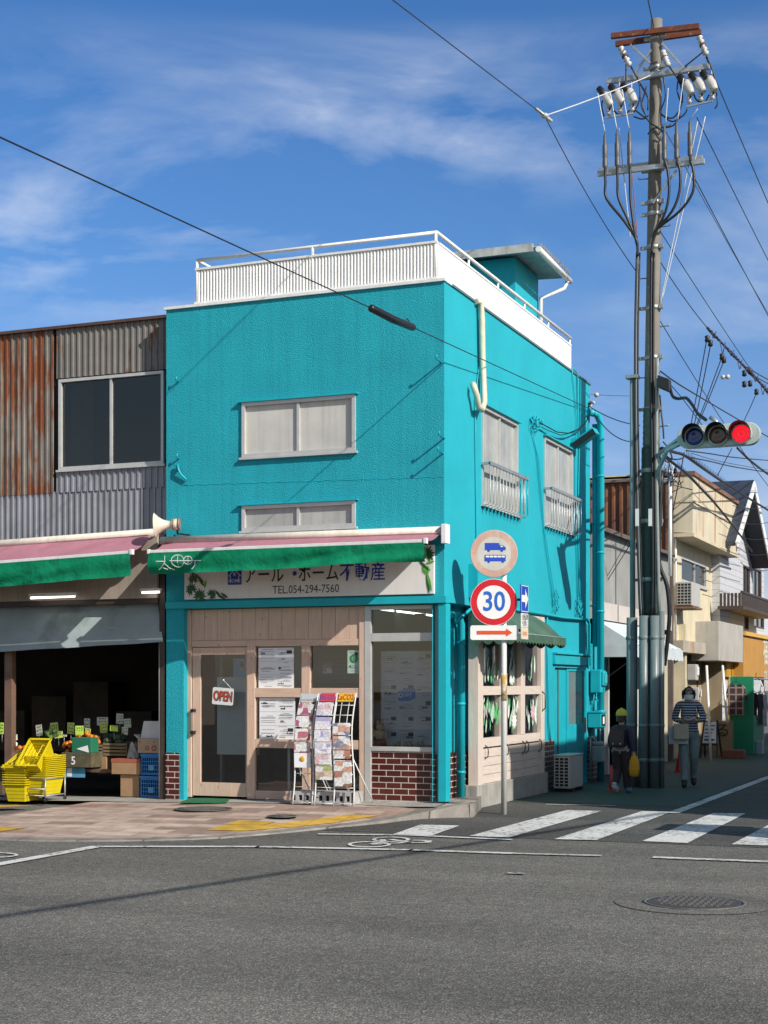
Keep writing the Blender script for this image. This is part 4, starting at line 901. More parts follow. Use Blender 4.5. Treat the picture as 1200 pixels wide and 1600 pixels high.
# flexible white hose hanging from the roof edge
H = [PX(px, py, x) for px, py, x in ((744, 471, .03), (751, 473, .06), (753, 500, .07), (754, 560, .07), (757, 628, .08), (753, 640, .10), (747, 634, .11), (745, 618, .11), (741, 606, .1), (739, 600, .07))]
mb = MB(); mb.tube(H, .042, 10); m_hose = M('ivory_hose', (.62, .58, .44), .5, .12, 10, streak=.1); o = mb.build('hose', m_hose); tag(o, 'ivory flexible hose looping down the side wall from the roof edge', 'hose')
def cable(label, pts, r, mat=m_tealp, cat='cable', name='cable', group='cables on the side wall'):
    mb = MB(); mb.tube(pts, r, 6); o = mb.build(name, mat); return tag(o, label, cat, group)
W_ = lambda *l: [PX(px, py, x) for px, py, x in l]
cable('thin turquoise cable straight down the side wall by the hose', W_((749, 478, .01), (750, 560, .015), (742, 625, .015), (744, 800, .015), (745, 945, .015)), .009)
cable('dark cable dropping from the roof trim to the rear lamp', W_((893, 572, .02), (896, 600, .02), (902, 665, .03), (899, 700, .02), (899, 800, .02), (903, 955, .02)), .009)
cable('second cable down the rear of the side wall past the lamp', W_((896, 576, .02), (902, 583, .02), (903, 640, .03), (905, 700, .02), (903, 800, .02), (905, 900, .02), (907, 960, .02)), .013)
cable('pair of cables slanting down the middle of the side wall', W_((832, 672, .03), (838, 705, .02), (846, 790, .02), (852, 850, .02), (862, 920, .02), (864, 948, .02)), .008)
cable('thin cable beside the slanting pair on the side wall', W_((834, 680, .03), (841, 715, .02), (851, 830, .02), (868, 940, .02), (870, 955, .02)), .006)
cable('slack black cable from the wire knot to the corner insulator', W_((838, 660, .06), (850, 664, .08), (870, 675, .1), (888, 677, .12), (910, 668, .12), (918, 655, .10), (923, 641, .06)), .009, m_blackp)
cable('lower slack black cable beneath the wire knot', W_((840, 664, .05), (855, 672, .06), (876, 680, .06), (895, 676, .1), (915, 662, .1)), .006, m_blackp)
mb = MB(); rnd = random.Random(9)
for k in range(8):
    c = PX(838 + rnd.uniform(-5, 5), 664 + rnd.uniform(-9, 7), .05); r_ = rnd.uniform(.05, .10); a0 = rnd.uniform(0, 6)
    mb.tube([c + V3((.03 * math.sin(3 * t_), r_ * math.cos(t_ + a0), r_ * math.sin(t_ + a0))) for t_ in [i * .5 for i in range(11)]], .008, 5)
for k in range(4): p = PX(834 + k * 4, 656 + k * 2, .05); mb.lathe([(.02, 0), (.028, .02), (.018, .04), (.024, .06), (.01, .07)], p, (.3, 0, 1), 8)
o = mb.build('cable_knot', m_tealp); tag(o, 'tangled knot of cable loops fixed between the two side windows', 'cable knot')
# ledge pipe over the canopy
cable('turquoise conduit running along the side wall over the green canopy', W_((712, 972, .02), (735, 952, .04), (800, 952, .05), (835, 957, .05), (880, 965, .05), (917, 968, .05), (921, 975, .05), (921, 1040, .05)), .022, m_tealp, 'conduit', 'conduit')
cable('conduit from the ledge down past the side door frame', W_((855, 960, .03), (856, 1040, .03), (858, 1130, .03), (860, 1158, .03)), .014)
cable('thin conduit from the ledge to the electric meter', W_((914, 968, .03), (916, 1000, .03), (919, 1045, .05)), .010)
mb = MB()
for k in range(7): c = PX(866 + (k % 3) * 2, 925 + k * 5, .04); mb.tube([c + V3((.02, .05 * math.cos(i), .05 * math.sin(i))) for i in range(7)], .007, 5)
for k in range(6): c = PX(903 + (k % 3) * 2, 940 + k * 4, .05); mb.tube([c + V3((.02, .07 * math.cos(i), .07 * math.sin(i))) for i in range(7)], .009, 5)
o = mb.build('cable_knot', m_tealp); tag(o, 'clumps of coiled turquoise cable above the side door', 'cable knot')
# projecting board edge beside the no-trucks sign
p = PX(732, 934, 0); q = PX(732, 881, 0); mb = MB(); mb.box((0.0, p.y, p.z), (.13, p.y + .03, q.z)); mb.box((.0, p.y + .03, p.z + .05), (.03, p.y + .06, q.z - .05)); o = mb.build('bracket_board', m_tealp, bevel=.004); tag(o, 'narrow turquoise board standing out from the side wall behind the round signs', 'bracket board')
# side lamp (flood light)
c = PX(906, 678, .28); t = thing('wall_lamp', 'dark faced flood lamp jutting from the rear of the side wall', 'lamp', PX(895, 680, 0))
d = V3((.85, -.35, -.42)).normalized(); mb = MB(); pw = PX(893, 684, 0); mb.bar(V3((.05, pw.y, c.z - .10)), V3((.42, pw.y - .04, c.z + .12)), .22, .12); mb.build('housing', m_tealp, t, bevel=.02)
mb = MB(); mb.bar(V3((.06, pw.y - .115, c.z - .12)), V3((.42, pw.y - .155, c.z + .095)), .02, .10); mb.build('lens', m_black, t)
mb = MB(); mb.box((0, pw.y - .05, c.z - .14), (.1, pw.y + .05, c.z + .02)); mb.build('bracket', m_tealp, t)

# ================================================================== green side canopy
cn = thing('side_canopy', 'dark green rounded canopy with a scalloped hem over the side windows', 'awning', (0, 3, 2.3))
cp = PX(885, 1012, .62); ye = cp.y; ys = ty(742) - .05; zb_ = cp.z
ztop = PX(835, 957, 0).z - .03
prof = [(0, ztop), (.14, ztop - .05), (.34, ztop - .17), (.52, ztop - .34), (.61, zb_ + .14)]
def cprof(v):
    k = min(len(prof) - 2, int(v * (len(prof) - 1))); f = v * (len(prof) - 1) - k; return V3((prof[k][0] + (prof[k + 1][0] - prof[k][0]) * f, 0, prof[k][1] + (prof[k + 1][1] - prof[k][1]) * f))
m_canopy = M('dark_green_canopy_cloth', (.045, .105, .068), .8, .18, 3, bump=.12, bs=18, c2=(.09, .15, .11), t=(.5, .75), cs=2.5)
mb = MB(); mb.surf(lambda u, v: cprof(v) + V3((.008 * math.sin(u * math.pi * 8) * v, ys + (ye - ys) * u, -.012 * abs(math.sin(u * math.pi * 4)))), 64, 16)
n = 5
for yy in (ys, ye): mb.face([V3((0, yy, zb_ + .14))] + [cprof(k / 8) + V3((0, yy, 0)) for k in range(9)])
mb.build('hood', m_canopy, cn)
mb = MB(); ns = 17
def hem(u, v): return V3((.615 + .012 * math.sin(u * math.pi * ns * 2) * v, ys + (ye - ys) * u, zb_ + .14 - v * (.10 + .05 * abs(math.sin(u * math.pi * ns)))))
mb.surf(hem, ns * 8, 3)
for yy, s in ((ys, 0), (ye, 1)): mb.surf(lambda u, v, yy=yy: V3((.615 * u, yy + .004 * math.sin(u * 20) * v, zb_ + .14 - v * (.10 + .05 * abs(math.sin(u * math.pi * 4))))), 32, 2)
mb.build('scalloped_hem', m_canopy, cn)
mb = MB(); mb.tube([(0.02, ys + .01, zb_ + .14), (.6, ys + .01, zb_ + .14), (.6, ye - .01, zb_ + .14), (.02, ye - .01, zb_ + .14)], .012, 6); mb.build('frame', m_alud, cn)

# ================================================================== meter boxes, air conditioner, gas meter
mt = thing('electric_meter', 'turquoise painted electric meter box on the rear side wall above the letter box', 'electric meter', PX(930, 1065, .1))
a, b = PX(922, 1082, .05), PX(930, 1046, .05)
mb = MB(); y0 = sy(919) ; y1 = y0 + .32; z0, z1 = PX(925, 1083, .1).z, PX(925, 1046, .1).z
mb.box((.03, y0, z0), (.22, y1, z1)); mb.box((.22, y0 + .03, z0 + .12), (.26, y1 - .03, z1 - .03)); mb.build('case', m_tealp, mt, bevel=.02)
mb = MB(); mb.box((.26, y0 + .08, z0 + .16), (.275, y1 - .08, z1 - .08)); mb.build('window_cover', M('pale_teal_plastic', (.05, .42, .46), .3), mt, bevel=.01)
mb = MB(); mb.tube([(.1, y0 + .1, z0), (.12, y0 + .06, z0 - .1), (.15, y0 + .16, z0 - .16), (.13, y0 + .22, z0 - .05), (.12, y0 + .24, z0)], .012, 6); mb.tube([(.1, y0 + .04, z0), (.09, y0, z0 - .12), (.06, y0 + .02, z0 - .3)], .010, 6); mb.build('cable_loop', m_tealp, mt)
bx = thing('letter_box', 'turquoise letter box with a dark front slot on the rear side wall', 'letter box', PX(928, 1130, .1))
z0, z1 = PX(925, 1137, .1).z, PX(925, 1111, .1).z; y0 = sy(917)
mb = MB(); mb.box((.02, y0, z0), (.24, y0 + .34, z1 - .03)); mb.bar((.13, y0 - .01, z1 - .02), (.13, y0 + .36, z1 - .02), .26, .03); mb.build('case', m_tealp, bx, bevel=.006)
mb = MB(); mb.box((.24, y0 + .04, z0 + .03), (.246, y0 + .30, z1 - .06)); mb.build('front_plate', m_black, bx)
mb = MB(); mb.box((.246, y0 + .12, z0 + .06), (.25, y0 + .22, z1 - .10)); mb.build('name_card', m_paper, bx)
ac = PX(863, 1240, .12); ay = ac.y; a0, a1, az0 = .14, .40, .06; az1 = PX(875, 1181, .2).z
acu = thing('air_conditioner', 'grey outdoor air conditioner unit standing by the side door', 'air conditioner', (.27, ay + .38, .02))
m_acb = M('ac_casing', (.46, .46, .43), .5, .08, 4, streak=.15)
mb = MB(); mb.box((a0, ay, az0), (a1, ay + .76, az1)); mb.box((a0 - .01, ay - .012, az1), (a1 + .012, ay + .77, az1 + .022)); mb.build('case', m_acb, acu, bevel=.008)
mb = MB(); mb.rect(V3((0, ay - .002, 0)), X_, Z_, a0 + .02, a1 - .02, az0 + .03, az1 - .02); mb.build('coil', m_black, acu)
mb = MB()
for k in range(10): z = az0 + .03 + (az1 - az0 - .05) * k / 9; mb.box((a0 + .012, ay - .014, z - .006), (a1 - .012, ay - .004, z + .006))
for k in range(4): x = a0 + .02 + (a1 - a0 - .04) * k / 3; mb.box((x - .006, ay - .016, az0 + .03), (x + .006, ay - .004, az1 - .02))
mb.build('grille', m_acb, acu)
mb = MB(); mb.box((a0 - .02, ay + .08, 0.0), (a1 + .03, ay + .18, az0)); mb.box((a0 - .02, ay + .58, 0), (a1 + .03, ay + .68, az0)); mb.build('foot', m_black, acu, split=True)
gm = PX(935, 1180, .2); gx = thing('gas_meter', 'grey gas meter with pipes low on the brick behind the side door', 'gas meter', (gm.x, gm.y, 0))
mb = MB(); mb.box((.08, gm.y - .13, .35), (.30, gm.y + .1, .62)); mb.lathe([(.1, .0), (.105, .05), (.09, .08)], (.19, gm.y - .02, .62), n=16); mb.build('body', M('meter_grey', (.33, .35, .34), .5, .15, 6), gx, bevel=.02)
mb = MB(); mb.tube([(.12, gm.y - .18, 0.0), (.12, gm.y - .18, .75), (.14, gm.y - .1, .78), (.15, gm.y - .06, .66)], .02, 8); mb.tube([(.22, gm.y + .02, .68), (.22, gm.y + .05, .9), (.05, gm.y + .06, .95)], .018, 8); mb.build('pipe', m_galv, gx)
# ================================================================== papers, stickers and signs behind the glass
def poster(name, label, cat, px0, px1, py0, py1, y, cells=(2, 3), seed=1, mat=None, group=None, ref=None):
    ref = ref or (px0 + px1) / 2
    a, b = PY(px0, py1, y).x, PY(px1, py1, y).x; z0, z1 = PY(ref, py1, y).z, PY(ref, py0, y).z
    t = thing(name, label, cat, ((a + b) / 2, y, z0), group)
    O = V3((0, y, 0)); N = -Y_
    mb = MB(); mb.slab(O, X_, Z_, N, a, b, z0, z1, -.004, 0); mb.build('sheet', mat or m_paper, t)
    rnd = random.Random(seed); mb = MB(); n = cells; W_ = (b - a) / n[0]; H_ = (z1 - z0) / n[1]
    for i in range(n[0]):
        for j in range(n[1]):
            u, v = a + i * W_, z0 + j * H_
            mb.mi = 1
            for k in range(rnd.randint(5, 8)):
                w = rnd.uniform(.3, .85) * W_; h = .006; vv = v + H_ * rnd.uniform(.08, .92); uu = u + W_ * .06 + rnd.uniform(0, max(.001, .86 * W_ - w)); mb.rect(O + N * (.0015 + .00003 * k), X_, Z_, uu, uu + w, vv, vv + h)
            mb.rect(O + N * .001, X_, Z_, u + .004, u + W_ - .004, v + H_ - .004, v + H_ - .001)
            mb.mi = 0
            if rnd.random() < .75:
                w = W_ * rnd.uniform(.15, .38); h = H_ * rnd.uniform(.08, .18); uu = u + rnd.uniform(.08, .55) * W_; vv = v + rnd.uniform(.12, .55) * H_
                for q in range(4): mb.rect(O + N * (.002 + .0001 * q), X_, Z_, uu + w * q / 4, uu + w * (q + rnd.uniform(.5, 1)) / 4, vv, vv + h * rnd.uniform(.5, 1))
            if rnd.random() < .4:
                mb.rect(O + N * .0017, X_, Z_, u + W_ * .6, u + W_ * .9, v + H_ * .55, v + H_ * .8); mb.mi = 1
    mb.build('print', [m_ink, m_grey_ink], t, normals=False)
    return t, O, a, b, z0, z1
poster('notice_sheet', 'white sheet of six property notices in the upper shop pane', 'notice', 404, 459, 1012, 1075, YF + .024, (2, 3), 2, group='property notices in the shop windows')
poster('notice_sheet', 'white sheet of property notices in the middle pane behind the racks', 'notice', 405.5, 461, 1090, 1155, YF + .024, (2, 3), 8, group='property notices in the shop windows')
t, O, a, b, z0, z1 = poster('notice_sheet', 'tall sheet of notices with a blue house mark in the display window', 'notice', 595, 676, 1017, 1164, YF + .22, (3, 6), 5, M('pale_blue_paper', (.58, .63, .70), .7, .05, 3), group='property notices in the shop windows')
mb = MB(); c = PY(636, 1085, YF + .22); w, h = (b - a) / 3 * .49, .085
mb.face([c + V3((x * w, -.004, z * h)) for x, z in ((-1, -.75), (-.9, -1), (.3, -1), (1, -.6), (1, .85), (0, .95), (-.4, 1), (-.55, .6), (-1, .45))]); mb.mi = 1
mb.disc(c + V3((-w * .72, -.005, -.01)), X_, Z_, .035, 12, .018); mb.text('say', .09, c + V3((w * .1, -.006, .005)), V3((.97, 0, .2)), V3((-.2, 0, .97)), -Y_, 0, .01)
mb.build('blue_mark', [M('bright_blue_print', (.01, .22, .62), .5, .05, 5), m_paper], t, normals=False)
mb = MB(); rnd = random.Random(2); c = PY(615, 1029, YF + .22)
for k in range(5): mb.tube([c + V3((.06 * k + .02 * math.cos(i), -.006, .02 * math.sin(i * 1.3 + k))) for i in range(5)], .003, 4)
mb.tube([c + V3((.33, -.006, -.05)), c + V3((.37, -.006, .03)), c + V3((.41, -.006, -.02)), c + V3((.36, -.006, -.04)), c + V3((.5, -.006, -.06))], .003, 4)
mb.build('handwriting', m_grey_ink, t)
poster('sticker', 'pale green round mark sticker at the top right shop pane', 'sticker', 543, 561, 1016, 1052, YF + .02, (1, 2), 3, M('pale_green_paper', (.40, .56, .44), .6, .05, 3))
c = PY(553, 1029, YF + .015); mb = MB(); mb.disc(c, X_, Z_, .055, 20, .032); mb.disc(c + V3((.01, -.001, .0)), X_, Z_, .022, 12, .012); o = mb.build('sticker_mark', M('green_print', (.02, .22, .08), .5, .1, 5), bpy.data.objects['sticker'], normals=False)
poster('picture_card', 'blue picture card with a white figure at the top of the sliding door', 'picture', 364.5, 383, 1029, 1058, YF + .05, (1, 1), 9, printmat('blue_card_print', [(.02, .22, .55), (.02, .30, .60), (.03, .25, .5), (.45, .25, .15)], 9, (.03, .28, .6)))
poster('small_packet', 'small red and white packet standing in the upper right shop pane', 'packet', 504.5, 519, 1037, 1052, YF + .12, (2, 1), 12, printmat('packet_print', [(.45, .02, .03), (.7, .7, .7), (.05, .05, .05)], 14))
# OPEN sign
t = thing('open_sign', 'white hanging board with red OPEN lettering on the sliding door', 'door sign', PY(348, 1090, YF + .02))
oc = PY(348.5, 1088, YF + .018); U = V3((math.cos(R(-4)), 0, math.sin(R(-4)))); Vv = V3((-U.z, 0, U.x)); w, h = .158, .115
mb = MB(); mb.prism([oc + U * x * w + Vv * y * h for x, y in ((-1, -.9), (-.9, -1), (.9, -1), (1, -.9), (1, .85), (.92, 1), (-.92, 1), (-1, .85))], (0, -.008, 0)); mb.build('board', m_signw, t)
mb = MB(); mb.text('OPEN', .185, oc + U * .008 - Vv * .006 - Y_ * .0115, U, Vv, -Y_, 0, .035, sx=.60); mb.mi = 1; mb.text('OPEN', .185, oc + Y_ * -.013, U, Vv, -Y_, 0, .016, sx=.60); mb.build('lettering', [m_ink, M('orange_red_paint', (.50, .075, .03), .5, .1, 8)], t, normals=False)
mb = MB(); k = oc + V3((.01, -.005, .22)); mb.tube([oc + U * -.09 + Vv * h - Y_ * .005, k, oc + U * .12 + Vv * h - Y_ * .005], .004, 5); mb.ball(k, .014, 8); mb.build('cord', m_signw, t)
# display figurine, small items, hanging lamp
fg = PY(594, 1162, YF + .12); z0 = za[2] + .006; fb = V3((fg.x, YF + .12, z0))
t = thing('figurine', 'cream animal figurine sitting in a brown basket in the display window', 'figurine', fb)
m_fig = M('cream_ceramic', (.55, .47, .33), .5, .25, 20)
mb = MB(); mb.ball(fb + V3((0, 0, .14)), .075, 12, (1, .9, 1.1)); mb.ball(fb + V3((.005, -.01, .245)), .055, 12, (1.1, 1, .95)); mb.ball(fb + V3((.045, -.02, .235)), .03, 8); mb.ball(fb + V3((-.035, .0, .30)), .022, 8, (.8, .6, 1.6)); mb.ball(fb + V3((.02, .01, .30)), .018, 8, (.8, .6, 1.5)); mb.ball(fb + V3((.06, -.04, .15)), .028, 8, (1, 1, 1.6)); mb.ball(fb + V3((-.065, -.03, .16)), .026, 8, (1, 1, 1.8)); mb.build('figure', m_fig, t)
mb = MB(); mb.lathe([(.07, .0), (.095, .03), (.10, .07), (.09, .075), (.085, .05)], fb, n=18); mb.build('basket', M('brown_wicker', (.24, .12, .05), .7, .3, 30), t)
rnd = random.Random(4)
for i in range(9):
    x = fb.x + .16 + i * .052; p = V3((x, YF + .13 + rnd.uniform(-.03, .03), z0)); kind = i % 3
    mb = MB()
    if kind == 0: mb.lathe([(.018, 0), (.022, .02), (.012, .04), (.015, .055), (.003, .065)], p, n=10)
    elif kind == 1: mb.ball(p + V3((0, 0, .022)), .022, 8); mb.ball(p + V3((0, 0, .052)), .014, 8)
    else:
        mb.lathe([(.016, 0), (.02, .03), (.018, .03)], p, n=10)
        for k in range(6): leaf(mb, p + V3((0, 0, .03)), V3((math.cos(k), math.sin(k), 0)), Z_, X_, .06, .01, R(60), 0)
    o = mb.build('ornament', [M('ornament_cream', (.5, .42, .28), .5, .2, 20), M('ornament_olive', (.22, .24, .10), .6, .2, 20), M('ornament_sage', (.12, .2, .1), .6, .2, 20)][kind])
    tag(o, ['tiny cream pot ornament', 'tiny olive snowman shaped ornament', 'tiny potted plant ornament'][kind] + ' on the display shelf, ' + ['nearest the basket', 'second from the basket', 'third from the basket', 'fourth from the basket', 'in the middle of the shelf', 'just right of the middle', 'third from the corner column', 'next to the last one', 'nearest the corner column'][i], 'ornament', 'ornaments on the display shelf')
hp = PY(657, 966, .9); t = thing('hanging_pot', 'red hanging pot behind the top pane of the display window', 'hanging pot', hp)
mb = MB(); mb.lathe([(.03, -.08), (.07, 0), (.075, .06), (.06, .06)], hp, n=16); mb.build('pot', M('red_pot', (.30, .05, .03), .5), t)
mb = MB(); mb.tube([hp + V3((-.07, 0, .05)), hp + V3((0, 0, .5)), hp + V3((.07, 0, .05))], .004, 5); mb.build('cord', m_black, t)
p, q = PY(594, 952, 1.3), PY(677, 962, 1.6); t = thing('strip_lamp', 'lit strip lamp seen through the top pane of the display window', 'lamp', p); mb = MB(); mb.tube([p, q], .012, 8); mb.build('tube', m_lamp, t); mb = MB(); mb.bar(p + Z_ * .03, q + Z_ * .03, .06, .03); mb.build('housing', m_white, t)
# door mat
mp = [PG(x, y, .13) for x, y in ((281, 1251.5), (298, 1245), (360, 1245), (354, 1251.5))]; mb = MB(); z = zs(-3.3, -.15) + .012
mb.prism([V3((p.x, p.y, z)) for p in mp], (0, 0, .012)); o = mb.build('door_mat', M('green_mat', (.012, .13, .05), .9, .3, 40, bump=.5, bs=200)); tag(o, 'green door mat lying before the sliding door', 'door mat')

# ================================================================== magazine racks
m_wire = M('white_wire', (.66, .66, .65), .4, .08, 8)
prs = dict(purple=printmat('purple_cover', [(.50, .16, .20), (.42, .12, .20), (.62, .5, .5), (.7, .68, .68)], 7), lilac=printmat('lilac_cover', [(.42, .38, .60), (.75, .72, .75), (.65, .45, .48), (.75, .74, .76), (.6, .6, .66)], 8), photo=printmat('photo_cover', [(.20, .24, .34), (.70, .68, .68), (.60, .34, .25), (.72, .7, .7), (.4, .30, .28)], 8), yellow=printmat('yellow_cover', [(.55, .40, .12), (.5, .35, .3), (.4, .45, .2), (.65, .55, .4)], 9), face=m_paper, red=printmat('red_cover', [(.50, .22, .15), (.68, .6, .58), (.55, .4, .35), (.3, .14, .1)], 8))
def rack(i, label, pxL, pxR, pyT, pxBL, pxBR, pyB, yb, header, covers, hmat):
    zb0 = zs(PY(pxBL, pyB, yb).x, yb) + .008
    bl_, br_ = PY(pxBL, pyB, yb), PY(pxBR, pyB, yb); bl_.z = br_.z = zb0
    yt = yb + .22
    tl_, tr_ = PY(pxL, pyT, yt), PY(pxR, pyT, yt)
    t = thing('magazine_rack', label, 'magazine rack', (bl_ + br_) / 2, 'white wire magazine racks before the shop')
    def side(b, tp, v): 
        p = b.lerp(tp, v); return p + V3((.02 * math.sin(v * math.pi * 2.2), -.05 * math.sin(v * math.pi), 0))
    for b, tp in ((bl_, tl_), (br_, tr_)):
        mb = MB(); mb.tube([side(b, tp, k / 14) for k in range(15)], .010, 6); mb.build('side_wire', m_wire, t)
    mb = MB()
    ks = [.02, .16, .28] + [.36 + .62 * k / 7 for k in range(8)]
    for v in ks: mb.tube([side(bl_, tl_, v), side(br_, tr_, v)], .006, 5)
    for u in (.3, .7): mb.tube([side(bl_, tl_, v).lerp(side(br_, tr_, v), u) for v in [.26 + .72 * k / 10 for k in range(11)]], .005, 5)
    mb.build('cross_wire', m_wire, t)
    for s, (b, tp) in enumerate(((bl_, tl_), (br_, tr_))):
        mb = MB(); m_ = side(b, tp, .42); f = b + V3((.10 if s else .12, .42, 0)); f.z = zs(f.x, f.y) + .01; mb.tube([m_, f], .009, 6); mb.build('rear_leg', m_wire, t)
    # header card
    A, B = side(bl_, tl_, .925), side(br_, tr_, .925); C, D = side(bl_, tl_, 1.0), side(br_, tr_, 1.0); n = -Y_ * .012
    mb = MB(); mb.prism([A.lerp(B, .06) + n, A.lerp(B, .94) + n, C.lerp(D, .94) + n, C.lerp(D, .06) + n], (0, -.004, 0)); hd = mb.build('header_card', hmat, t)
    U = (B - A).normalized(); Vv = (C - A).normalized(); c = (A + B + C + D) / 4 + n - Y_ * .006
    mb = MB()
    if header: mb.text(header[0], header[1], c, U, Vv, -Y_, .001, .012, sx=header[3]); mb.build('header_lettering', header[2], hd, normals=False)
    else: mb.rect(c - Y_ * .002, U, Vv, -.1, .09, -.03, -.02); mb.build('header_lettering', m_grey_ink, hd, normals=False)
    rows_ = ['top row', 'second row', 'third row', 'fourth row', 'fifth row', 'sixth row', 'seventh row']
    for k, (v, cov, dsc, hh) in enumerate(covers):
        A, B = side(bl_, tl_, v), side(br_, tr_, v); U = (B - A).normalized(); w = (B - A).length; up = (side(bl_, tl_, min(1, v + .1)) - A).normalized()
        o_ = A + U * (w * .05) - Y_ * .016; mb = MB(); r_ = random.Random(k * 7 + i)
        for q in range(4): e = V3((r_.uniform(-.004, .004), -.006 * q, .012 * (3 - q) / 3)); mb.prism([o_ + e, o_ + e + U * (w * .86), o_ + e + U * (w * .86) + up * hh, o_ + e + up * hh], (0, -.004, 0))
        o = mb.build('brochure', prs[cov]); 
        tag(o, f'{dsc} in the {rows_[k]} of the {("left", "middle", "right")[i]} wire rack', 'brochure', 'brochures in the wire racks')
        if cov == 'face':
            mb = MB(); c = o_ + U * (w * .45) + up * (hh * .62) - Y_ * .03; mb.ball(c, .035, 12, (1, .25, 1)); mb.build('cover_emblem', M('yellow_print', (.75, .42, .02), .5, .1, 9), o)
    return t
yb = -.52
rack(0, 'slim white wire rack with a pale header at the left of the racks', 470, 496, 1084, 457, 487, 1255, yb + .08, None, [(.80, 'red and purple leaflets', 'red and purple leaflets', .13)] and [(.81, 'purple', 'red and purple leaflets', .13), (.70, 'purple', 'red and purple leaflets', .13), (.585, 'purple', 'red and purple leaflets', .13), (.47, 'purple', 'red and purple leaflets', .12), (.335, 'face', 'white leaflets with a yellow emblem', .18)], M('pale_header', (.50, .53, .56), .5, .05, 5))
rack(1, 'white wire rack with a blue and red header between the other two racks', 499, 525.5, 1083, 491, 521, 1256, yb, ('EKI CO', .085, M('header_blue', (.08, .09, .42), .5), .75), [(.80, 'lilac', 'white and lilac magazines', .16), (.675, 'lilac', 'grey and lilac magazines', .15), (.57, 'lilac', 'pale lilac magazines', .14), (.46, 'lilac', 'blue and pink magazines', .14), (.365, 'lilac', 'violet and white magazines', .13), (.23, 'yellow', 'yellow food magazines', .18)], M('header_red', (.62, .06, .07), .5, .1, 5))
rack(2, 'white wire rack with a yellow header, partly empty, on the right', 527, 555, 1083, 521, 552, 1256, yb, ('LaCO2', .10, m_red, .75), [(.63, 'photo', 'white and blue photo leaflets', .14), (.50, 'photo', 'dark photo leaflets', .16), (.42, 'red', 'brick red leaflets', .10), (.30, 'photo', 'grey blue photo leaflets', .14), (.175, 'red', 'red and blue photo leaflets', .18)], M('header_yellow', (.75, .45, .03), .5, .1, 5))
# perforated plastic base under the racks
t = thing('rack_base', 'grey perforated plastic base block under the wire racks', 'base block', PG(500, 1250, .12))
p0, p1 = PY(455, 1252, -.40), PY(550, 1252, -.40); zq = zs(-1.8, -.4) + .012
mb = MB(); hs_ = []; n = 9; wq = p1.x - p0.x
for k in range(n): a = p0.x + wq * (k + .2) / n; hs_.append((a, a + wq * .55 / n, zq + .045, zq + .115))
mb.panel(V3((0, -.42, 0)), X_, Z_, -Y_, p0.x, p1.x, zq, zq + .16, hs_, .05); mb.box((p0.x, -.36, zq), (p1.x, -.05, zq + .16)); mb.face([(p0.x, -.42, zq + .16), (p1.x, -.42, zq + .16), (p1.x, -.36, zq + .16), (p0.x, -.36, zq + .16)]); mb.build('block', M('grey_plastic', (.42, .42, .41), .5, .15, 8), t)
mb = MB(); mb.rect(V3((0, -.366, 0)), X_, Z_, p0.x, p1.x, zq, zq + .16); mb.build('hollow', m_black, t)

# ================================================================== traffic sign
sb = PG(787.3, 1273, 0); ts = thing('traffic_sign', 'white post carrying a faded no-trucks disc, a 30 disc and an arrow plate', 'traffic sign', sb)
dS = (sb - CAM).dot(FW)
N0 = (-FW).normalized(); UA = RT.copy()
sgo = sb + V3((0, 0, 0)); 
zt_ = 1.65 + (HY - 836) / F * dS
m_post = M('white_post_paint', (.70, .69, .66), .4, .08, 5, streak=.2)
mb = MB(); mb.tube([sb, sb + Z_ * zt_], .036, 14); mb.build('post', m_post, ts)
mb = MB(); mb.tube([sb + Z_ * (1.65 + (HY - 1095) / F * dS), sb + Z_ * (1.65 + (HY - 1052) / F * dS)], .0375, 14); mb.build('rust_band', M('rust_band', (.40, .24, .06), .7, .4, 14, c2=(.66, .6, .5), t=(.45, .6), cs=10), ts)
def sgn(px, py, dd=.07): return PD(px, py, dS - dd)
m_faded = M('faded_red_ring', (.50, .30, .24), .45, .12, 2.5, c2=(.56, .45, .37), t=(.45, .62), cs=3, streak=.15); m_back = M('sign_back', (.36, .37, .37), .5, .1, 5, metal=.4)
def disc_sign(name, label, px, py, rpx, mr, mw):
    c = sgn(px, py); r = rpx / F * dS
    mb = MB(); mb.lathe([(r, -.014), (r + .004, -.01), (r + .004, .004), (r, .006)], c, N0, 48); mb.mi = 1; mb.disc(c + N0 * .0075, UA, Z_, r * .985, 48, r * .72); mb.mi = 2; mb.disc(c + N0 * .0070, UA, Z_, r * .725, 48); mb.mi = 2; mb.disc(c + N0 * .0068, UA, Z_, r, 48, r * .98)
    return mb.build(name, [m_back, mr, mw], ts, label, normals=False), c, r
d1, c1, r1 = disc_sign('round_sign', 'faded pink ringed disc with a blue truck and bus', 772, 865, 36.5, m_faded, M('aged_sign_white', (.50, .50, .45), .45, .1, 3, streak=.1))
d2, c2, r2 = disc_sign('round_sign', 'red ringed disc with a blue 30', 771.5, 941, 36.3, m_red, m_signw)
def ip(c, x, y, e=.011): return c + UA * x + Z_ * y + N0 * e
mb = MB(); q = r1 / 36.5
P_ = lambda pts, e: [ip(c1, (x - 772) * q, (865 - y) * q, e) for x, y in pts]
mb.face(P_([(757.5, 848.5), (780, 848.5), (780, 851.5), (784.5, 851.5), (789, 854.5), (790, 856), (790, 859.5), (757.5, 859.5)], .010))
for x in (763.5, 784): mb.disc(ip(c1, (x - 772) * q, (865 - 860) * q, .0095), UA, Z_, 2.4 * q, 12)
mb.face(P_([(757, 869), (758, 867), (789, 867), (790, 868), (790, 877), (757, 877)], .010))
for x in (763.5, 785.5): mb.disc(ip(c1, (x - 772) * q, (865 - 877.5) * q, .0095), UA, Z_, 2.2 * q, 12)
mb.mi = 1
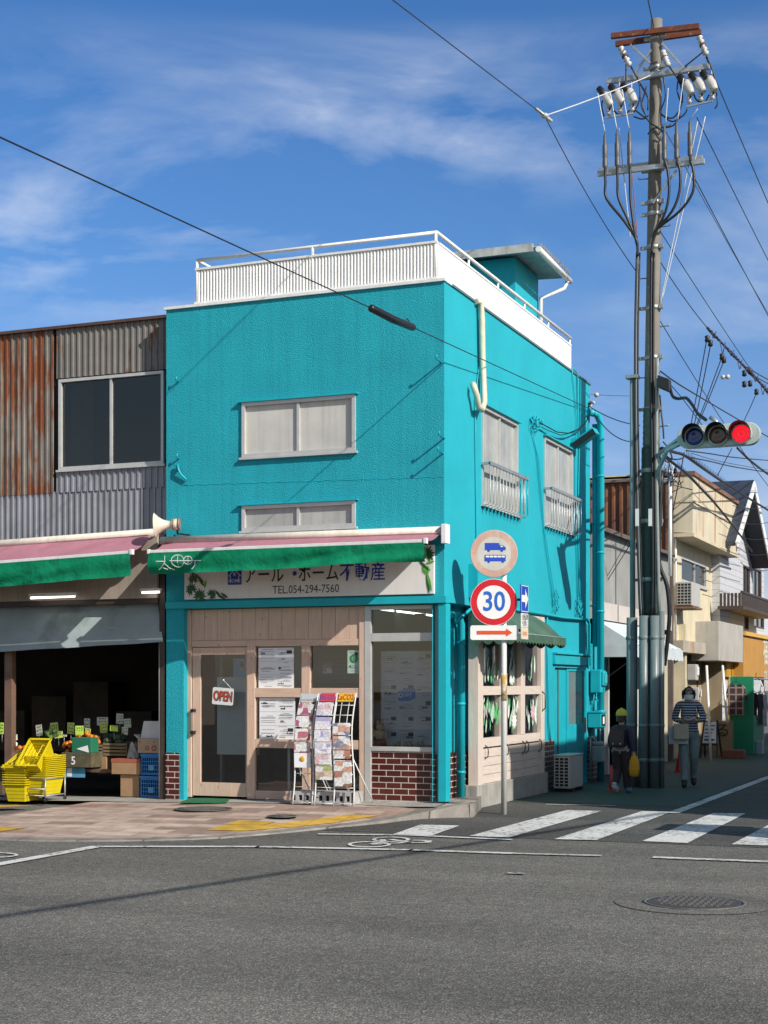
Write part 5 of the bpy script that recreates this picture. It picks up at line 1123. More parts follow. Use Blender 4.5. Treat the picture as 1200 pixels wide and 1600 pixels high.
for k in range(5): a = 759 + k * 6.1; mb.face(P_([(a, 868.3), (a + 5.2, 868.3), (a + 5.2, 871), (a, 871)], .0112))
mb.face(P_([(782, 852.6), (784.2, 852.6), (786.5, 854.8), (782, 854.8)], .0112))
mb.build('truck_and_bus', [m_blue, m_signw], d1, normals=False)
mb = MB(); mb.text('30', .345, ip(c2, 0, 0, .011), UA, Z_, N0, 0, .014, sx=.86); mb.build('numeral', M('sign_blue_bright', (.012, .11, .50), .4, .05, 5), d2, normals=False)
mb = MB(); e = sgn(772.5, 988.5); w, h = 37.5 / F * dS, 11.3 / F * dS
mb.prism([e + UA * (x * w) + Z_ * (y * h) for x, y in ((-1, -.8), (-.94, -1), (.94, -1), (1, -.8), (1, .8), (.94, 1), (-.94, 1), (-1, .8))], N0 * .008); pl = mb.build('arrow_plate', m_signw, ts)
mb = MB(); mb.face([e + UA * (x * w) + Z_ * (y * h) + N0 * .011 for x, y in ((-.74, -.26), (.48, -.26), (.48, -.56), (.74, 0), (.48, .56), (.48, .26), (-.74, .26))]); mb.build('arrow', M('orange_red_sign', (.60, .075, .02), .4, .05, 5), pl, normals=False)
for py in (850, 880, 925, 957, 988): mb = MB(); z = 1.65 + (HY - py) / F * dS; mb.lathe([(.043, -.015), (.046, 0), (.043, .015)], sb + Z_ * z, n=14); mb.bar(sb + Z_ * z, sb + Z_ * z - RT * .14 + N0 * .05, .02, .02); mb.build('clamp', m_galv, ts)
# the one-way plates face the side street traffic
NB_ = (-FW * .42 + RT * .9075).normalized(); UB = Z_.cross(NB_).normalized()
def plate(name, px0, px1, py0, py1, mat, label=None):
    c = PD((px0 + px1) / 2, (py0 + py1) / 2, dS - .02); w = (px1 - px0) / 2 / F * dS / .43; h = (py1 - py0) / 2 / F * dS
    mb = MB(); mb.slab(c, UB, Z_, NB_, -w, w, -h, h, -.014, 0); return mb.build(name, mat, ts, label, bevel=.004), c, w, h
o1, c, w, h = plate('one_way_plate', 812.5, 827, 914, 957, m_blue, 'narrow blue plate with a white arrow')
mb = MB(); s = lambda pts, e: [c + UB * (x * w) + Z_ * (y * h) + NB_ * e for x, y in pts]
mb.face(s([(-.85, -.25), (.1, -.25), (.1, -.72), (.9, 0), (.1, .72), (.1, .25), (-.85, .25)], .004))
for a in (([-.94, -.96], [.94, -.90]), ([-.94, .90], [.94, .96]), ([-.96, -.9], [-.90, .9]), ([.90, -.9], [.96, .9])): mb.face(s([(a[0][0], a[0][1]), (a[1][0], a[0][1]), (a[1][0], a[1][1]), (a[0][0], a[1][1])], .0036))
mb.build('arrow', m_signw, o1, normals=False)
o2, c, w, h = plate('text_plate', 813.5, 827, 958.5, 980, m_signw)
mb = MB(); mb.text('自転車', .085, c + Z_ * .035, UB, Z_, NB_, .004, .003, sx=.85); mb.text('を除く', .085, c - Z_ * .045, UB, Z_, NB_, .004, .003, sx=.85); mb.build('lettering', m_ink, o2, normals=False)
o3, c, w, h = plate('small_arrow_plate', 813.5, 827, 980.5, 999, M('cream_plate', (.62, .55, .44), .5, .06, 5))
mb = MB(); mb.face([c + UB * (x * w) + Z_ * (y * h) + NB_ * .004 for x, y in ((-.7, -.3), (.6, -.3), (.6, .3), (-.7, .3))]); mb.build('faded_arrow', M('faded_orange', (.62, .28, .16), .5, .1, 6), o3, normals=False)
mb = MB(); mb.bar(sb + Z_ * (1.65 + (HY - 937) / F * dS), PD(813, 937, dS), .03, .03); mb.bar(sb + Z_ * (1.65 + (HY - 985) / F * dS), PD(814, 985, dS), .03, .03); mb.build('side_arm', m_black, ts, split=True)

# ================================================================== grocery goods
m_bluec = M('blue_crate_plastic', (.025, .20, .52), .45, .08, 6)
def crate_mesh(w, d, h, mat, slots=True):
    pass
# shopping baskets: a tapered lattice tub with a rim
def basket_mb(w=.32, d=.46, h=.235, tp=.80):
    mb = MB(); T_ = lambda x, y, z: V3((x * (tp + (1 - tp) * z / h), y * (tp + (1 - tp) * z / h), z))
    c = [(-w / 2, -d / 2), (w / 2, -d / 2), (w / 2, d / 2), (-w / 2, d / 2)]
    for i in range(4):
        a, b = c[i], c[(i + 1) % 4]; n = 12 if i % 2 == 0 else 16; L_ = n
        zs_ = [0, .035, .05, .085, .10, .135, .15, .185, h]
        us = []
        for k in range(n): us += [k / n, (k + .45) / n]
        us.append(1)
        for p, (u0, u1) in enumerate(zip(us, us[1:])):
            for q, (v0, v1) in enumerate(zip(zs_, zs_[1:])):
                if p % 2 == 0 and q % 2 == 1: continue
                L2 = lambda u, v: T_(a[0] + (b[0] - a[0]) * u, a[1] + (b[1] - a[1]) * u, v); mb.face([L2(u0, v0), L2(u1, v0), L2(u1, v1), L2(u0, v1)])
    mb.face([T_(*q, .001) for q in c])
    rim = [(x, y) for x, y in c]
    o_ = .014
    for i in range(4):
        a, b = c[i], c[(i + 1) % 4]; sx = 1 if a[0] > 0 else -1
        A = V3((a[0], a[1], h)); B = V3((b[0], b[1], h)); d_ = (B - A).normalized(); nn_ = d_.cross(Z_)
        mb.bar(A - d_ * .016 + nn_ * .010, B + d_ * .016 + nn_ * .010, .026, .011)
    return mb
bm = basket_mb(); b0 = bm.build('shopping_basket', m_yellow)
hm = MB()
for s in (-1, 1): hm.tube([(s * .13, -.12, .24), (s * .10, -.12, .252), (s * .10, .12, .252), (s * .13, .12, .24)], .006, 6)
ho = hm.build('handle', M('yellow_handle', (.72, .56, .01), .4), b0, split=True)
rzb = R(1)
B1 = PY(54.5, 1250, -.62); B1.y += .23; B1.z = zs(B1.x, -.4) + .1; B2 = PY(21, 1255, -.72); B2.y += .23; B2.z = zs(B2.x, -.5) + .012
words = ['lowest', 'second', 'third', 'fourth', 'fifth', 'sixth', 'seventh', 'eighth', 'ninth', 'tenth', 'eleventh', 'topmost level']
n1_, n2_ = 12, 9
first = True
for k in range(n1_):
    o = b0 if first else dup(b0); first = False
    o.location = (B1.x, B1.y, B1.z + k * .0265); o.rotation_euler = (0, 0, rzb)
    tag(o, f'yellow shopping basket, {words[k]} from the ground in the taller stack on the wheeled stand', 'shopping basket', 'yellow baskets stacked before the grocery')
o = dup(b0, (B1.x - .02, B1.y - .07, B1.z + n1_ * .0265 + .10), 'yellow shopping basket tilted up on top of the taller stack', rzb); o.rotation_euler = (R(46), 0, rzb)
for k in range(n2_):
    dup(b0, (B2.x, B2.y, B2.z + k * .033), f'yellow shopping basket, {words[k]} from the ground in the shorter stack at the left', R(4))
o = dup(b0, (B2.x + .01, B2.y + .02, B2.z + n2_ * .033 + .045), 'yellow shopping basket tipped on top of the shorter stack', R(4)); o.rotation_euler = (R(22), 0, R(4))
t = thing('basket_stand', 'low wheeled steel stand under the taller stack of yellow baskets', 'basket stand', (B1.x, B1.y, B1.z - .1), rz=rzb)
mb = MB(); fr = [(-.17, -.24), (.17, -.24), (.17, .24), (-.17, .24)]
mb.tube([V3((x, y, .32)) for x, y in fr], .010, 6, closed=True)
for x, y in fr: mb.tube([(x, y, .32), (x, y, .06)], .011, 6)
mb.tube([(-.17, -.24, .18), (.17, -.24, .18)], .012, 6); mb.tube([V3((x, y, .09)) for x, y in fr], .010, 6, closed=True); mb.build('frame', m_alud, t, local=True)
for x, y in fr: mb = MB(); mb.lathe([(.026, -.012), (.03, 0), (.026, .012)], (x, y, .03), (1, 0, 0), 12); mb.build('caster', m_black, t, local=True)
# cardboard boxes
def carton(label, px0, px1, py0, py1, y, dep=.35, mat=None, name='cardboard_box', lid=False, cat='box', group=None, band=None, marks=None):
    a, b = PY(px0, py1, y), PY(px1, py1, y); z0 = a.z * .5 + b.z * .5; z1 = PY((px0 + px1) / 2, py0, y).z
    t = thing(name, label, cat, ((a.x + b.x) / 2, y, z0), group)
    mb = MB(); mb.box((a.x, y, z0), (b.x, y + dep, z1)); mb.build('body', mat or m_cardb, t, bevel=.006)
    if band: mb = MB(); mb.box((a.x - .003, y - .003, z1 - .05), (b.x + .003, y + dep, z1 + .002)); mb.build('lid', band, t)
    if lid: mb = MB(); q = PY((px0 + px1) / 2, lid, y); mb.prism([V3((a.x + .01, y + .06, z1)), V3((b.x, y + .06, z1)), V3((b.x, y + .10, q.z)), V3((a.x + .04, y + .10, q.z))], (0, .006, 0)); mb.prism([V3((a.x, y, z1)), V3((a.x, y + dep, z1)), V3((a.x - .06, y + dep, z1 + .05)), V3((a.x - .06, y, z1 + .05))], (.005, 0, .004)); mb.build('flap', M('white_flap', (.72, .70, .66), .8, .1, 4), t)
    if marks:
        mb = MB(); w = b.x - a.x
        for u, v, r_ in marks: mb.disc(V3((a.x + w * u, y - .004, z0 + (z1 - z0) * v)), X_, Z_, r_, 16, r_ * .55)
        mb.rect(V3((0, y - .004, 0)), X_, Z_, a.x + w * .1, a.x + w * .14, z0 + (z1 - z0) * .7, z0 + (z1 - z0) * .85); mb.rect(V3((0, y - .004, 0)), X_, Z_, a.x + w * .76, a.x + w * .8, z0 + (z1 - z0) * .7, z0 + (z1 - z0) * .85)
        mb.build('print', M('red_print', (.35, .06, .04), .6, .1, 6), t, normals=False)
    return t
carton('open cardboard fruit box with raised flaps on top of the blue crates', 215, 248, 1154, 1177, .30, .4, M('pale_cardboard', (.46, .33, .22), .8, .1, 5), lid=1127, marks=[(.45, .35, .03), (.78, .35, .04)])
carton('brown cardboard box with a red rim resting on the taller upright box', 174, 218, 1186, 1210, .26, .4, band=M('red_rim', (.35, .10, .06), .7, .1, 5))
carton('plain brown upright cardboard box under the red rimmed one', 188, 217, 1210.5, 1245, .30, .35)
carton('dark printed produce box with a white mark at the front of the stall', 96, 143, 1176, 1199, .28, .4, M('dark_box', (.10, .085, .05), .7, .35, 9))
carton('brown carton under the produce crates in the middle of the stall', 143, 166, 1182, 1208, .55, .4)
carton('brown carton half hidden behind the yellow baskets', 17, 42, 1172, 1205, .5, .4, M('dim_cardboard', (.22, .14, .09), .8, .2, 4))
mb = MB(); mb.text('5', .16, PY(114.5, 1189, .275), X_, Z_, -Y_, 0, .02); mb.build('print', m_paper, bpy.data.objects['cardboard_box.003'], normals=False)
# green carton with pale horn mark
t = carton('green carton panel with a pale horn shaped print on the stall', 112, 142, 1152.5, 1176, .30, .2, M('green_card', (.015, .16, .085), .6, .1, 5), name='green_carton')
mb = MB(); mb.face([PY(x, y, .294) for x, y in ((119, 1170), (137, 1164.5), (139, 1175.5), (137, 1175.5))]); mb.build('print', m_paper, t, normals=False)
# blue crates
def crate(label, px0, px1, py0, py1, y):
    a, b = PY(px0, py1, y), PY(px1, py1, y); z0 = a.z; z1 = PY((px0 + px1) / 2, py0, y).z
    t = thing('blue_crate', label, 'crate', ((a.x + b.x) / 2, y, z0), 'blue plastic crates by the turquoise pier'); w = b.x - a.x; h = z1 - z0
    mb = MB(); hs_ = []
    for i in range(8):
        for j in range(4):
            if 2 < i < 5 and 0 < j < 2: continue
            u = a.x + w * (.05 + .9 * i / 8); v = z0 + h * (.12 + .72 * j / 4); hs_.append((u + .006, u + w * .9 / 8 - .006, v + .006, v + h * .72 / 4 - .006))
    mb.panel(V3((0, y, 0)), X_, Z_, -Y_, a.x, b.x, z0, z1, hs_, .015); mb.box((a.x, y + .02, z0), (a.x + .01, y + .35, z1)); mb.box((b.x - .01, y + .02, z0), (b.x, y + .35, z1)); mb.box((a.x, y + .34, z0), (b.x, y + .35, z1)); mb.box((a.x - .01, y - .012, z1 - .03), (b.x + .01, y + .36, z1 - .002)); mb.box((a.x, y + .0, z0 - .0), (b.x, y + .35, z0 + .012)); mb.build('body', m_bluec, t)
    mb = MB(); mb.rect(V3((0, y - .004, 0)), X_, Z_, a.x + w * .40, a.x + w * .68, z0 + h * .24, z0 + h * .50); mb.build('label_plate', M('pale_blue_label', (.12, .38, .65), .5, .05, 5), t, normals=False)
    mb = MB(); mb.rect(V3((0, y - .0055, 0)), X_, Z_, a.x + w * .40, a.x + w * .68, z0 + h * .17, z0 + h * .25); mb.build('hand_hole', m_black, t, normals=False)
crate('blue lattice crate under the open fruit box, upper of the pair', 220.5, 250, 1178, 1212, .30)
crate('blue lattice crate standing on the floor, lower of the pair', 219.5, 250, 1212.5, 1247, .29)
# stall table
t = thing('stall_table', 'low stall table with a blue and white front edge under the produce', 'table', (-6.5, .7, .05))
a, b = PY(-20, 1205, .35), PY(145, 1205, .35); zt2 = PY(100, 1201, .35).z
mb = MB(); mb.box((a.x, .38, zt2 - .04), (b.x + .6, 1.6, zt2)); mb.build('table_top', M('dim_wood', (.12, .08, .05), .7, .2, 4), t)
for x in (a.x + .1, (a.x + b.x) / 2, b.x + .4): mb = MB(); mb.box((x, .5, .05), (x + .06, .56, zt2 - .042)); mb.build('leg', M('dim_wood', (.1, .08, .05)), t)
mb = MB(); p, q = PY(94, 1214, .345), PY(133, 1199, .345); mb.rect(V3((0, .345, 0)), X_, Z_, p.x, q.x, p.z, q.z); mb.mi = 1; mb.rect(V3((0, .342, 0)), X_, Z_, p.x + .12, p.x + .2, p.z + .01, q.z - .01); mb.build('front_strip', [M('light_blue_strip', (.10, .32, .50), .5, .2, 8), m_paper], t, normals=False)
# wooden produce crates
def wcrate(label, px0, px1, py0, py1, y, dep=.4):
    a, b = PY(px0, py1, y), PY(px1, py1, y); z0 = a.z; z1 = PY((px0 + px1) / 2, py0, y).z
    t = thing('produce_crate', label, 'crate', ((a.x + b.x) / 2, y, z0), 'slatted produce crates on the stall')
    n = 4
    for k in range(n): za_ = z0 + (z1 - z0) * k / n; mb = MB(); mb.box((a.x, y, za_ + .004), (b.x, y + .012, za_ + (z1 - z0) / n - .012)); mb.build('slat', M('crate_wood', (.22, .16, .09), .8, .2, 8), t)
    mb = MB(); mb.box((a.x, y + .013, z0), (b.x, y + dep, z0 + .015)); mb.box((a.x, y + .013, z0), (a.x + .02, y + dep, z1)); mb.box((b.x - .02, y + .013, z0), (b.x, y + dep, z1)); mb.box((a.x, y + dep - .01, z0 + .016), (b.x, y + dep, z1)); mb.build('body', M('crate_wood', (.2, .15, .09)), t)
wcrate('slatted wooden crate holding mandarins, behind the green carton', 125, 160, 1162, 1182, .55)
wcrate('slatted wooden crate holding dark pumpkins', 161, 198, 1160, 1181, .55)
# fruit
rnd = random.Random(6)
m_or = M('mandarin_skin', (.62, .17, .015), .4, .15, 30, bump=.2, bs=200); m_pk = M('pumpkin_skin', (.035, .06, .03), .6, .4, 10)
mbo = MB(); mbo.ball((0, 0, 0), .036, 12, (1, 1, .85)); o0 = mbo.build('mandarin', m_or)
spots = []
for (p0, p1, q0, q1, y, n) in ((128, 160, 1150, 1160, .6, 18), (100, 114, 1160, 1174, .40, 12), (118, 140, 1146, 1151, .62, 10), (20, 44, 1168, 1172, .6, 9)):
    for i in range(n): p = PY(rnd.uniform(p0, p1), rnd.uniform(q0, q1), y + rnd.uniform(-.03, .12)); spots.append(p)
for i, p in enumerate(spots):
    o = o0 if i == 0 else dup(o0); o.location = p; o.rotation_euler = (rnd.uniform(0, 3), rnd.uniform(0, 3), 0); tag(o, 'orange mandarin heaped among others on the grocery stall', 'mandarin', 'mandarins heaped on the stall')
for i in range(7):
    p = PY(rnd.uniform(166, 194), rnd.uniform(1150, 1160), .6 + rnd.uniform(0, .2)); mb = MB(); r_ = .07
    mb.surf(lambda u, v: V3((math.cos(u * 2 * math.pi), math.sin(u * 2 * math.pi), 0)) * (r_ * math.sin(v * math.pi) * (1 + .07 * math.cos(u * 2 * math.pi * 9))) + V3((0, 0, r_ * .72 * math.cos(v * math.pi))), 36, 8)
    mb.tube([(0, 0, .045), (.005, 0, .075)], .008, 5); o = mb.build('pumpkin', m_pk); o.location = p; tag(o, 'dark green pumpkin heaped among others in the slatted crate', 'pumpkin', 'pumpkins in the slatted crate')
# price cards on sticks
m_card = [M('yellow_green_card', (.60, .70, .15), .6, .12, 20), M('pale_card', (.72, .73, .55), .6, .12, 20), M('lime_card', (.50, .74, .10), .6, .12, 20)]
cards = [(61, 1141, 12, 17, .55, 1), (85, 1138, 12, 18, .8, 0), (91.5, 1148, 13, 10, .55, 0), (110.5, 1138, 11, 18, .7, 0), (124, 1141, 13, 14, .5, 2), (136, 1131, 11, 17, .9, 1), (137, 1144, 9, 12, .6, 0), (160, 1127, 17, 13, 1.0, 1), (162, 1137, 12, 16, .8, 0), (178, 1138, 12, 9, .55, 2), (187, 1123, 11, 16, 1.0, 1), (199, 1130, 11, 14, .9, 1), (195, 1142, 10, 12, .7, 1), (22, 1152, 10, 9, .6, 1), (3, 1138, 6, 18, .5, 2), (100, 1149, 10, 3, .5, 1)]
dsc = ['above the tilted basket', 'left of centre behind the baskets', 'small one over the green leaves', 'tall one left of the green carton', 'bright one over the mandarins', 'tilted one high behind the mandarins', 'narrow one right of the bright card', 'wide pale one in the back row', 'yellow one in front of the wide pale card', 'small lime one over the pumpkins', 'highest one at the back', 'one just right of the highest card', 'one low above the pumpkins', 'little one beside the brown post', 'one cut by the photo edge', 'flat strip over the leaves']
for i, (px, py, w, h, y, c) in enumerate(cards):
    p = PY(px, py, y); d = (p - CAM).dot(FW); w_, h_ = w / F * d / .92, h / F * d
    t = thing('price_card', f'handwritten price card, {dsc[i]}', 'price card', p - Z_ * (h_ / 2 + .12), 'price cards over the produce')
    a = R(rnd.uniform(-7, 7)); U = V3((math.cos(a), rnd.uniform(-.2, .2), math.sin(a))).normalized(); Vv = V3((-math.sin(a), 0, math.cos(a)))
    mb = MB(); mb.slab(p, U, Vv, -Y_, -w_ / 2, w_ / 2, -h_ / 2, h_ / 2, -.003, 0); mb.build('card', m_card[c], t)
    mb = MB()
    for r_ in range(max(1, int(h / 5))):
        for k in range(3): mb.bar(p + U * (w_ * (-.32 + .27 * k + rnd.uniform(0, .05))) + Vv * (h_ * (.3 - .3 * r_)) - Y_ * .003, p + U * (w_ * (-.22 + .27 * k + rnd.uniform(0, .1))) + Vv * (h_ * (.3 - .3 * r_ + rnd.uniform(-.12, .12))) - Y_ * .003, .010, .002, (0, 1, 0))
    mb.build('handwriting', m_ink, t)
    mb = MB(); mb.cyl(p - Z_ * (h_ / 2) + Y_ * .006, p - Z_ * (h_ / 2 + .12) + Y_ * .006, .004, n=5); mb.build('stick', m_alud, t)
# leaves bunch and plastic bag
c = PY(81, 1149, .5); t = thing('leafy_greens', 'bunch of pale green leaves behind the tilted basket', 'vegetables', c); mb = MB()
for k in range(30): mb.mi = k % 2; leaf(mb, c + V3((rnd.uniform(-.06, .06), rnd.uniform(-.03, .05), rnd.uniform(-.04, .02))), V3((rnd.uniform(.5, 1), rnd.uniform(-.5, .5), 0)).normalized(), Z_, Y_, rnd.uniform(.08, .14), .03, rnd.uniform(.3, 2.7), 0)
mb.build('leaves', [M('greens_a', (.18, .28, .06), .6, .2, 20), M('greens_b', (.10, .2, .05), .6, .2, 20)], t)
c = PY(208, 1180, .4); mb = MB(); mb.surf(lambda u, v: c + V3(((.09 - .05 * v) * math.cos(u * 2 * math.pi) * (1 + .25 * math.sin(u * 31 + v * 7)), (.06 - .03 * v) * math.sin(u * 2 * math.pi), -.05 + .22 * v + .02 * math.sin(u * 19))), 40, 8); o = mb.build('plastic_bag', M('grey_film', (.30, .31, .31), .3, .3, 12)); tag(o, 'crumpled grey plastic bag left of the open fruit box', 'plastic bag')
c = PY(21, 1163, .55); mb = MB(); mb.ball(c, .07, 10, (1, .7, .7)); o = mb.build('white_bundle', m_paper); tag(o, 'small bright white bundle beside the brown post', 'bundle')
# ================================================================== utility pole
pb = PG(1011, 1230); yp = pb.y; ptop = PY(1026, 31, yp)
m_pole = M('pole_concrete', (.195, .178, .15), .75, .18, 3, c2=(.13, .115, .09), t=(.5, .7), cs=3, stretch=(1, 1, .3), bump=.2, bs=60, streak=.2)
m_wrap = M('dark_green_wrap', (.035, .055, .048), .55, .3, 14, c2=(.09, .10, .09), t=(.6, .7), cs=30)
up = thing('utility_pole', 'tall concrete utility pole with crossarms and cable conduits at the street corner', 'utility pole', (pb.x, pb.y, 0))
def pa(z): return pb.lerp(ptop, z / ptop.z)
def pr_(z): return .155 + (.092 - .155) * z / ptop.z
def qy(px, py, dy=0.0): return PY(px, py, yp + dy)
mb = MB(); N_ = 24; mb.tube([pa(ptop.z * k / N_) for k in range(N_ + 1)], [pr_(ptop.z * k / N_) for k in range(N_ + 1)], 24); mb.build('shaft', m_pole, up)
zA, zB = qy(1010, 962).z, qy(1010, 700).z
mb = MB(); n = 40; mb.tube([pa(zA + (zB - zA) * k / n) for k in range(n + 1)], [pr_(zA) + .012 + .004 * (k % 2) for k in range(n + 1)], 24); mb.build('wrap', m_wrap, up)
zC = qy(1010, 640).z
mb = MB(); n = 14; mb.tube([pa(zB + .02 + (zC - zB) * k / n) for k in range(n + 1)], [pr_(zB) + .006 + .008 * (k % 2) for k in range(n + 1)], 20); mb.build('upper_wrap', M('grey_green_wrap', (.13, .145, .12), .6, .3, 12), up)
m_rustarm = M('rusty_steel', (.16, .045, .02), .7, .3, 8, c2=(.34, .18, .13), t=(.58, .66), cs=14)
def barxy(a, b, w, h, name, mat, dy=0.0):
    mb = MB(); mb.bar(qy(*a, dy), qy(*b, dy), w, h); return mb.build(name, mat, up, bevel=.004)
barxy((955, 56.5), (1093, 41), .07, .085, 'top_crossarm', m_rustarm, -.13); barxy((962, 69), (1096, 50), .07, .085, 'top_crossarm', m_rustarm, .14)
barxy((948, 128), (1109, 104), .08, .085, 'middle_crossarm', m_galv, -.13)
barxy((934, 272), (1101, 252), .07, .08, 'lower_crossarm', m_galv, -.16); barxy((936, 266), (1098, 246), .06, .06, 'lower_crossarm', m_galv, .12)
for a, b, dy in (((985, 70), (1016, 99), -.11), ((1018, 78), (989, 118), -.06), ((1034, 68), (1068, 106), -.08), ((1057, 266), (1020, 318), -.12)): barxy(a, b, .035, .035, 'brace', m_galv, dy)
# bands round the pole
m_band = M('steel_band', (.36, .37, .36), .4, .15, 10, metal=.5)
for py in (62, 108, 118, 268, 318, 336, 388, 482, 560, 640, 736, 815, 906):
    z = qy(1015, py).z; c = pa(z); r = pr_(z) + (.02 if 640 < py < 962 else 0)
    mb = MB(); mb.lathe([(r + .002, -.035), (r + .012, -.03), (r + .012, .03), (r + .002, .035)], c, n=20); mb.box(c + V3((-r - .10, -.05, -.025)), c + V3((-r + .01, .0, .025))); mb.box(c + V3((r - .01, -.09, -.03)), c + V3((r + .06, -.02, .03))); mb.build('pole_band', m_band, up)
for k in range(9):
    z = 5.0 + k * .8; c = pa(z); s = 1 if k % 2 else -1; mb = MB(); mb.tube([c + V3((s * pr_(z) * .9, 0, 0)), c + V3((s * (pr_(z) + .15), -.02, .0)), c + V3((s * (pr_(z) + .155), -.02, .03))], .010, 6); mb.build('step_bolt', m_band, up)
m_por = M('white_porcelain', (.50, .49, .46), .25, .06, 10); m_brn = M('brown_porcelain', (.12, .05, .03), .3, .2, 10)
def insul(a, b, dy):
    p, q = qy(*a, dy), qy(*b, dy - .1); L_ = (q - p).length; n = 5; prof = [(.012, 0)]
    for k in range(n): h = L_ * (k + .2) / n; prof += [(.02, h), (.048, h + .015), (.052, h + .03), (.025, h + .05)]
    prof.append((.02, L_)); mb = MB(); mb.lathe(prof, p, q - p, 14); o = mb.build('insulator_string', m_por, up)
    mb = MB(); mb.lathe([(.03, L_ * .42), (.054, L_ * .46), (.054, L_ * .52), (.03, L_ * .55)], p, q - p, 14); mb.build('brown_shed', m_brn, o); return q
i1 = insul((969, 73), (984, 103), -.2); i2 = insul((1035, 79), (1044, 103), -.18); i3 = insul((1092, 56), (1104, 86), -.1)
m_grayc = M('grey_cable_sleeve', (.085, .088, .095), .45, .1, 8)
def cutout(px, py, s=1):
    p = qy(px, py, -.2); ax = V3((.45, -.25, -.85)).normalized()
    mb = MB(); mb.lathe([(.05, -.12), (.075, -.09), (.078, .03), (.062, .12), (.045, .16)], p, ax, 16); o = mb.build('cutout_switch', m_por, up)
    mb = MB(); mb.cyl(p - ax * .22 + V3((-.05, -.03, .02)), p - ax * .05 + V3((0, -.01, 0)),   .05, .065, 12); mb.build('switch_cap', m_black, o)
    mb = MB(); b = p + V3((.02, 0, -.27)); prof = [(.02, 0)]; 
    for k in range(3): prof += [(.03, .02 + .045 * k), (.048, .035 + .045 * k), (.03, .055 + .045 * k)]
    mb.lathe(prof, b, n=12); mb.tube([p + V3((0, .02, .08)), p + V3((0, .05, .26))], .014, 6); mb.build('post_insulator', m_por, o, split=True)
    mb = MB(); mb.tube([p + ax * .12, p + V3((.05, -.05, -.2)), b + V3((0, 0, .12))], .012, 6); mb.build('jumper', m_blackp, o)
for px, py in ((949, 155), (967, 151), (986, 149), (1075, 136), (1093, 132.5), (1111, 130)): cutout(px, py)
for a, b in (((946, 184), (990, 177)), ((1072, 167), (1114, 157.5))): barxy(a, b, .03, .03, 'switch_bar', m_galv, -.2)
m_cablew = M('pale_wire', (.60, .62, .64), .4, .1, 8)
def pothead(px, py0, py1):
    p, q = qy(px, py1, -.22), qy(px - .6, py0, -.22); L_ = (q - p).length
    prof = [(.02, -.10), (.024, 0)]
    for k in range(4): prof += [(.046, .02 + .03 * k), (.034, .032 + .03 * k)]
    prof += [(.042, .16), (.040, L_ * .62), (.028, L_ * .66), (.024, L_ * .9), (.008, L_ * .93), (.006, L_)]
    mb = MB(); mb.lathe(prof, p, q - p, 12); mb.build('cable_termination', m_grayc, up)
for a in ((945.5, 206, 262), (964.5, 202, 260), (984, 201, 258), (1038.5, 193, 250), (1057.5, 188, 248), (1078.5, 185, 244)): pothead(*a)
def ucable(pts, r, mat, name='pole_cable', n=8, sub=4):
    # smooth the pixel polyline
    P = [qy(*p) if len(p) == 3 else qy(p[0], p[1], -.2) for p in pts]; out = []
    for i in range(len(P) - 1):
        p0, p1, p2, p3 = P[max(i - 1, 0)], P[i], P[i + 1], P[min(i + 2, len(P) - 1)]
        for k in range(sub):
            t = k / sub; out.append(.5 * ((2 * p1) + (p2 - p0) * t + (2 * p0 - 5 * p1 + 4 * p2 - p3) * t * t + (3 * p1 - p0 - 3 * p2 + p3) * t ** 3))
    out.append(P[-1]); mb = MB(); mb.tube(out, r, n); return mb.build(name, mat, up)
for x in (945.5, 964.5, 984): ucable([(x, 262, -.22), (x + .5, 285, -.22), (x + (2 if x < 980 else 1), 310, -.22), (975 if x < 950 else (982 if x < 970 else 989), 345, -.22), (993, 372, -.2), (996, 386, -.18), (996, 400, -.17)], .022, m_blackp)
for x in (1038.5, 1057.5, 1078.5): ucable([(x, 250, -.22), (x + 5, 268, -.22), (x + (7 if x < 1045 else 4), 300, -.22), (1040 if x < 1045 else (1050 if x < 1065 else 1062), 330, -.22), (1027, 358, -.2), (1020, 378, -.18), (1018, 395, -.17)], .022, m_blackp)
for x0, y0, x1, y1 in ((934, 146, 945, 206), (953, 143, 964, 202), (972, 140, 983, 201), (1044, 138, 1040, 193), (1068, 122, 1059, 188), (1090, 170, 1079, 185)): ucable([(x0, y0, -.26), (x0 + (x1 - x0) * .3, y0 + (y1 - y0) * .3, -.26), (x1, y1, -.22)], .008, m_cablew)
for pts in ([(986, 104), (1000, 130), (1012, 150), (1012, 172)], [(1046, 104), (1062, 130), (1066, 160), (1052, 184), (1034, 180)], [(1104, 88), (1116, 118), (1120, 150)], [(990, 182), (1004, 186), (1014, 180)], [(1033, 178), (1050, 190), (1068, 180), (1074, 170)], [(984, 165), (1000, 178), (1011, 186)], [(1036, 120), (1040, 150), (1032, 172)], [(978, 100), (978, 118), (976, 140)], [(1070, 104), (1090, 88), (1100, 80)], [(1010, 135), (1006, 150), (1002, 165), (1008, 178)], [(955, 160), (962, 176), (975, 180), (984, 172)], [(1082, 140), (1088, 156), (1100, 160), (1108, 148)], [(1120, 148), (1121, 162), (1117, 170)], [(944, 150), (940, 165), (944, 182)], [(1000, 152), (1006, 172), (1014, 190), (1030, 200)], [(1034, 200), (1052, 196), (1064, 178)], [(996, 120), (1000, 140), (998, 160), (990, 176)], [(1062, 112), (1058, 140), (1064, 160)], [(1012, 210), (1022, 200), (1034, 204), (1040, 220)]): ucable(pts, .012, m_blackp)
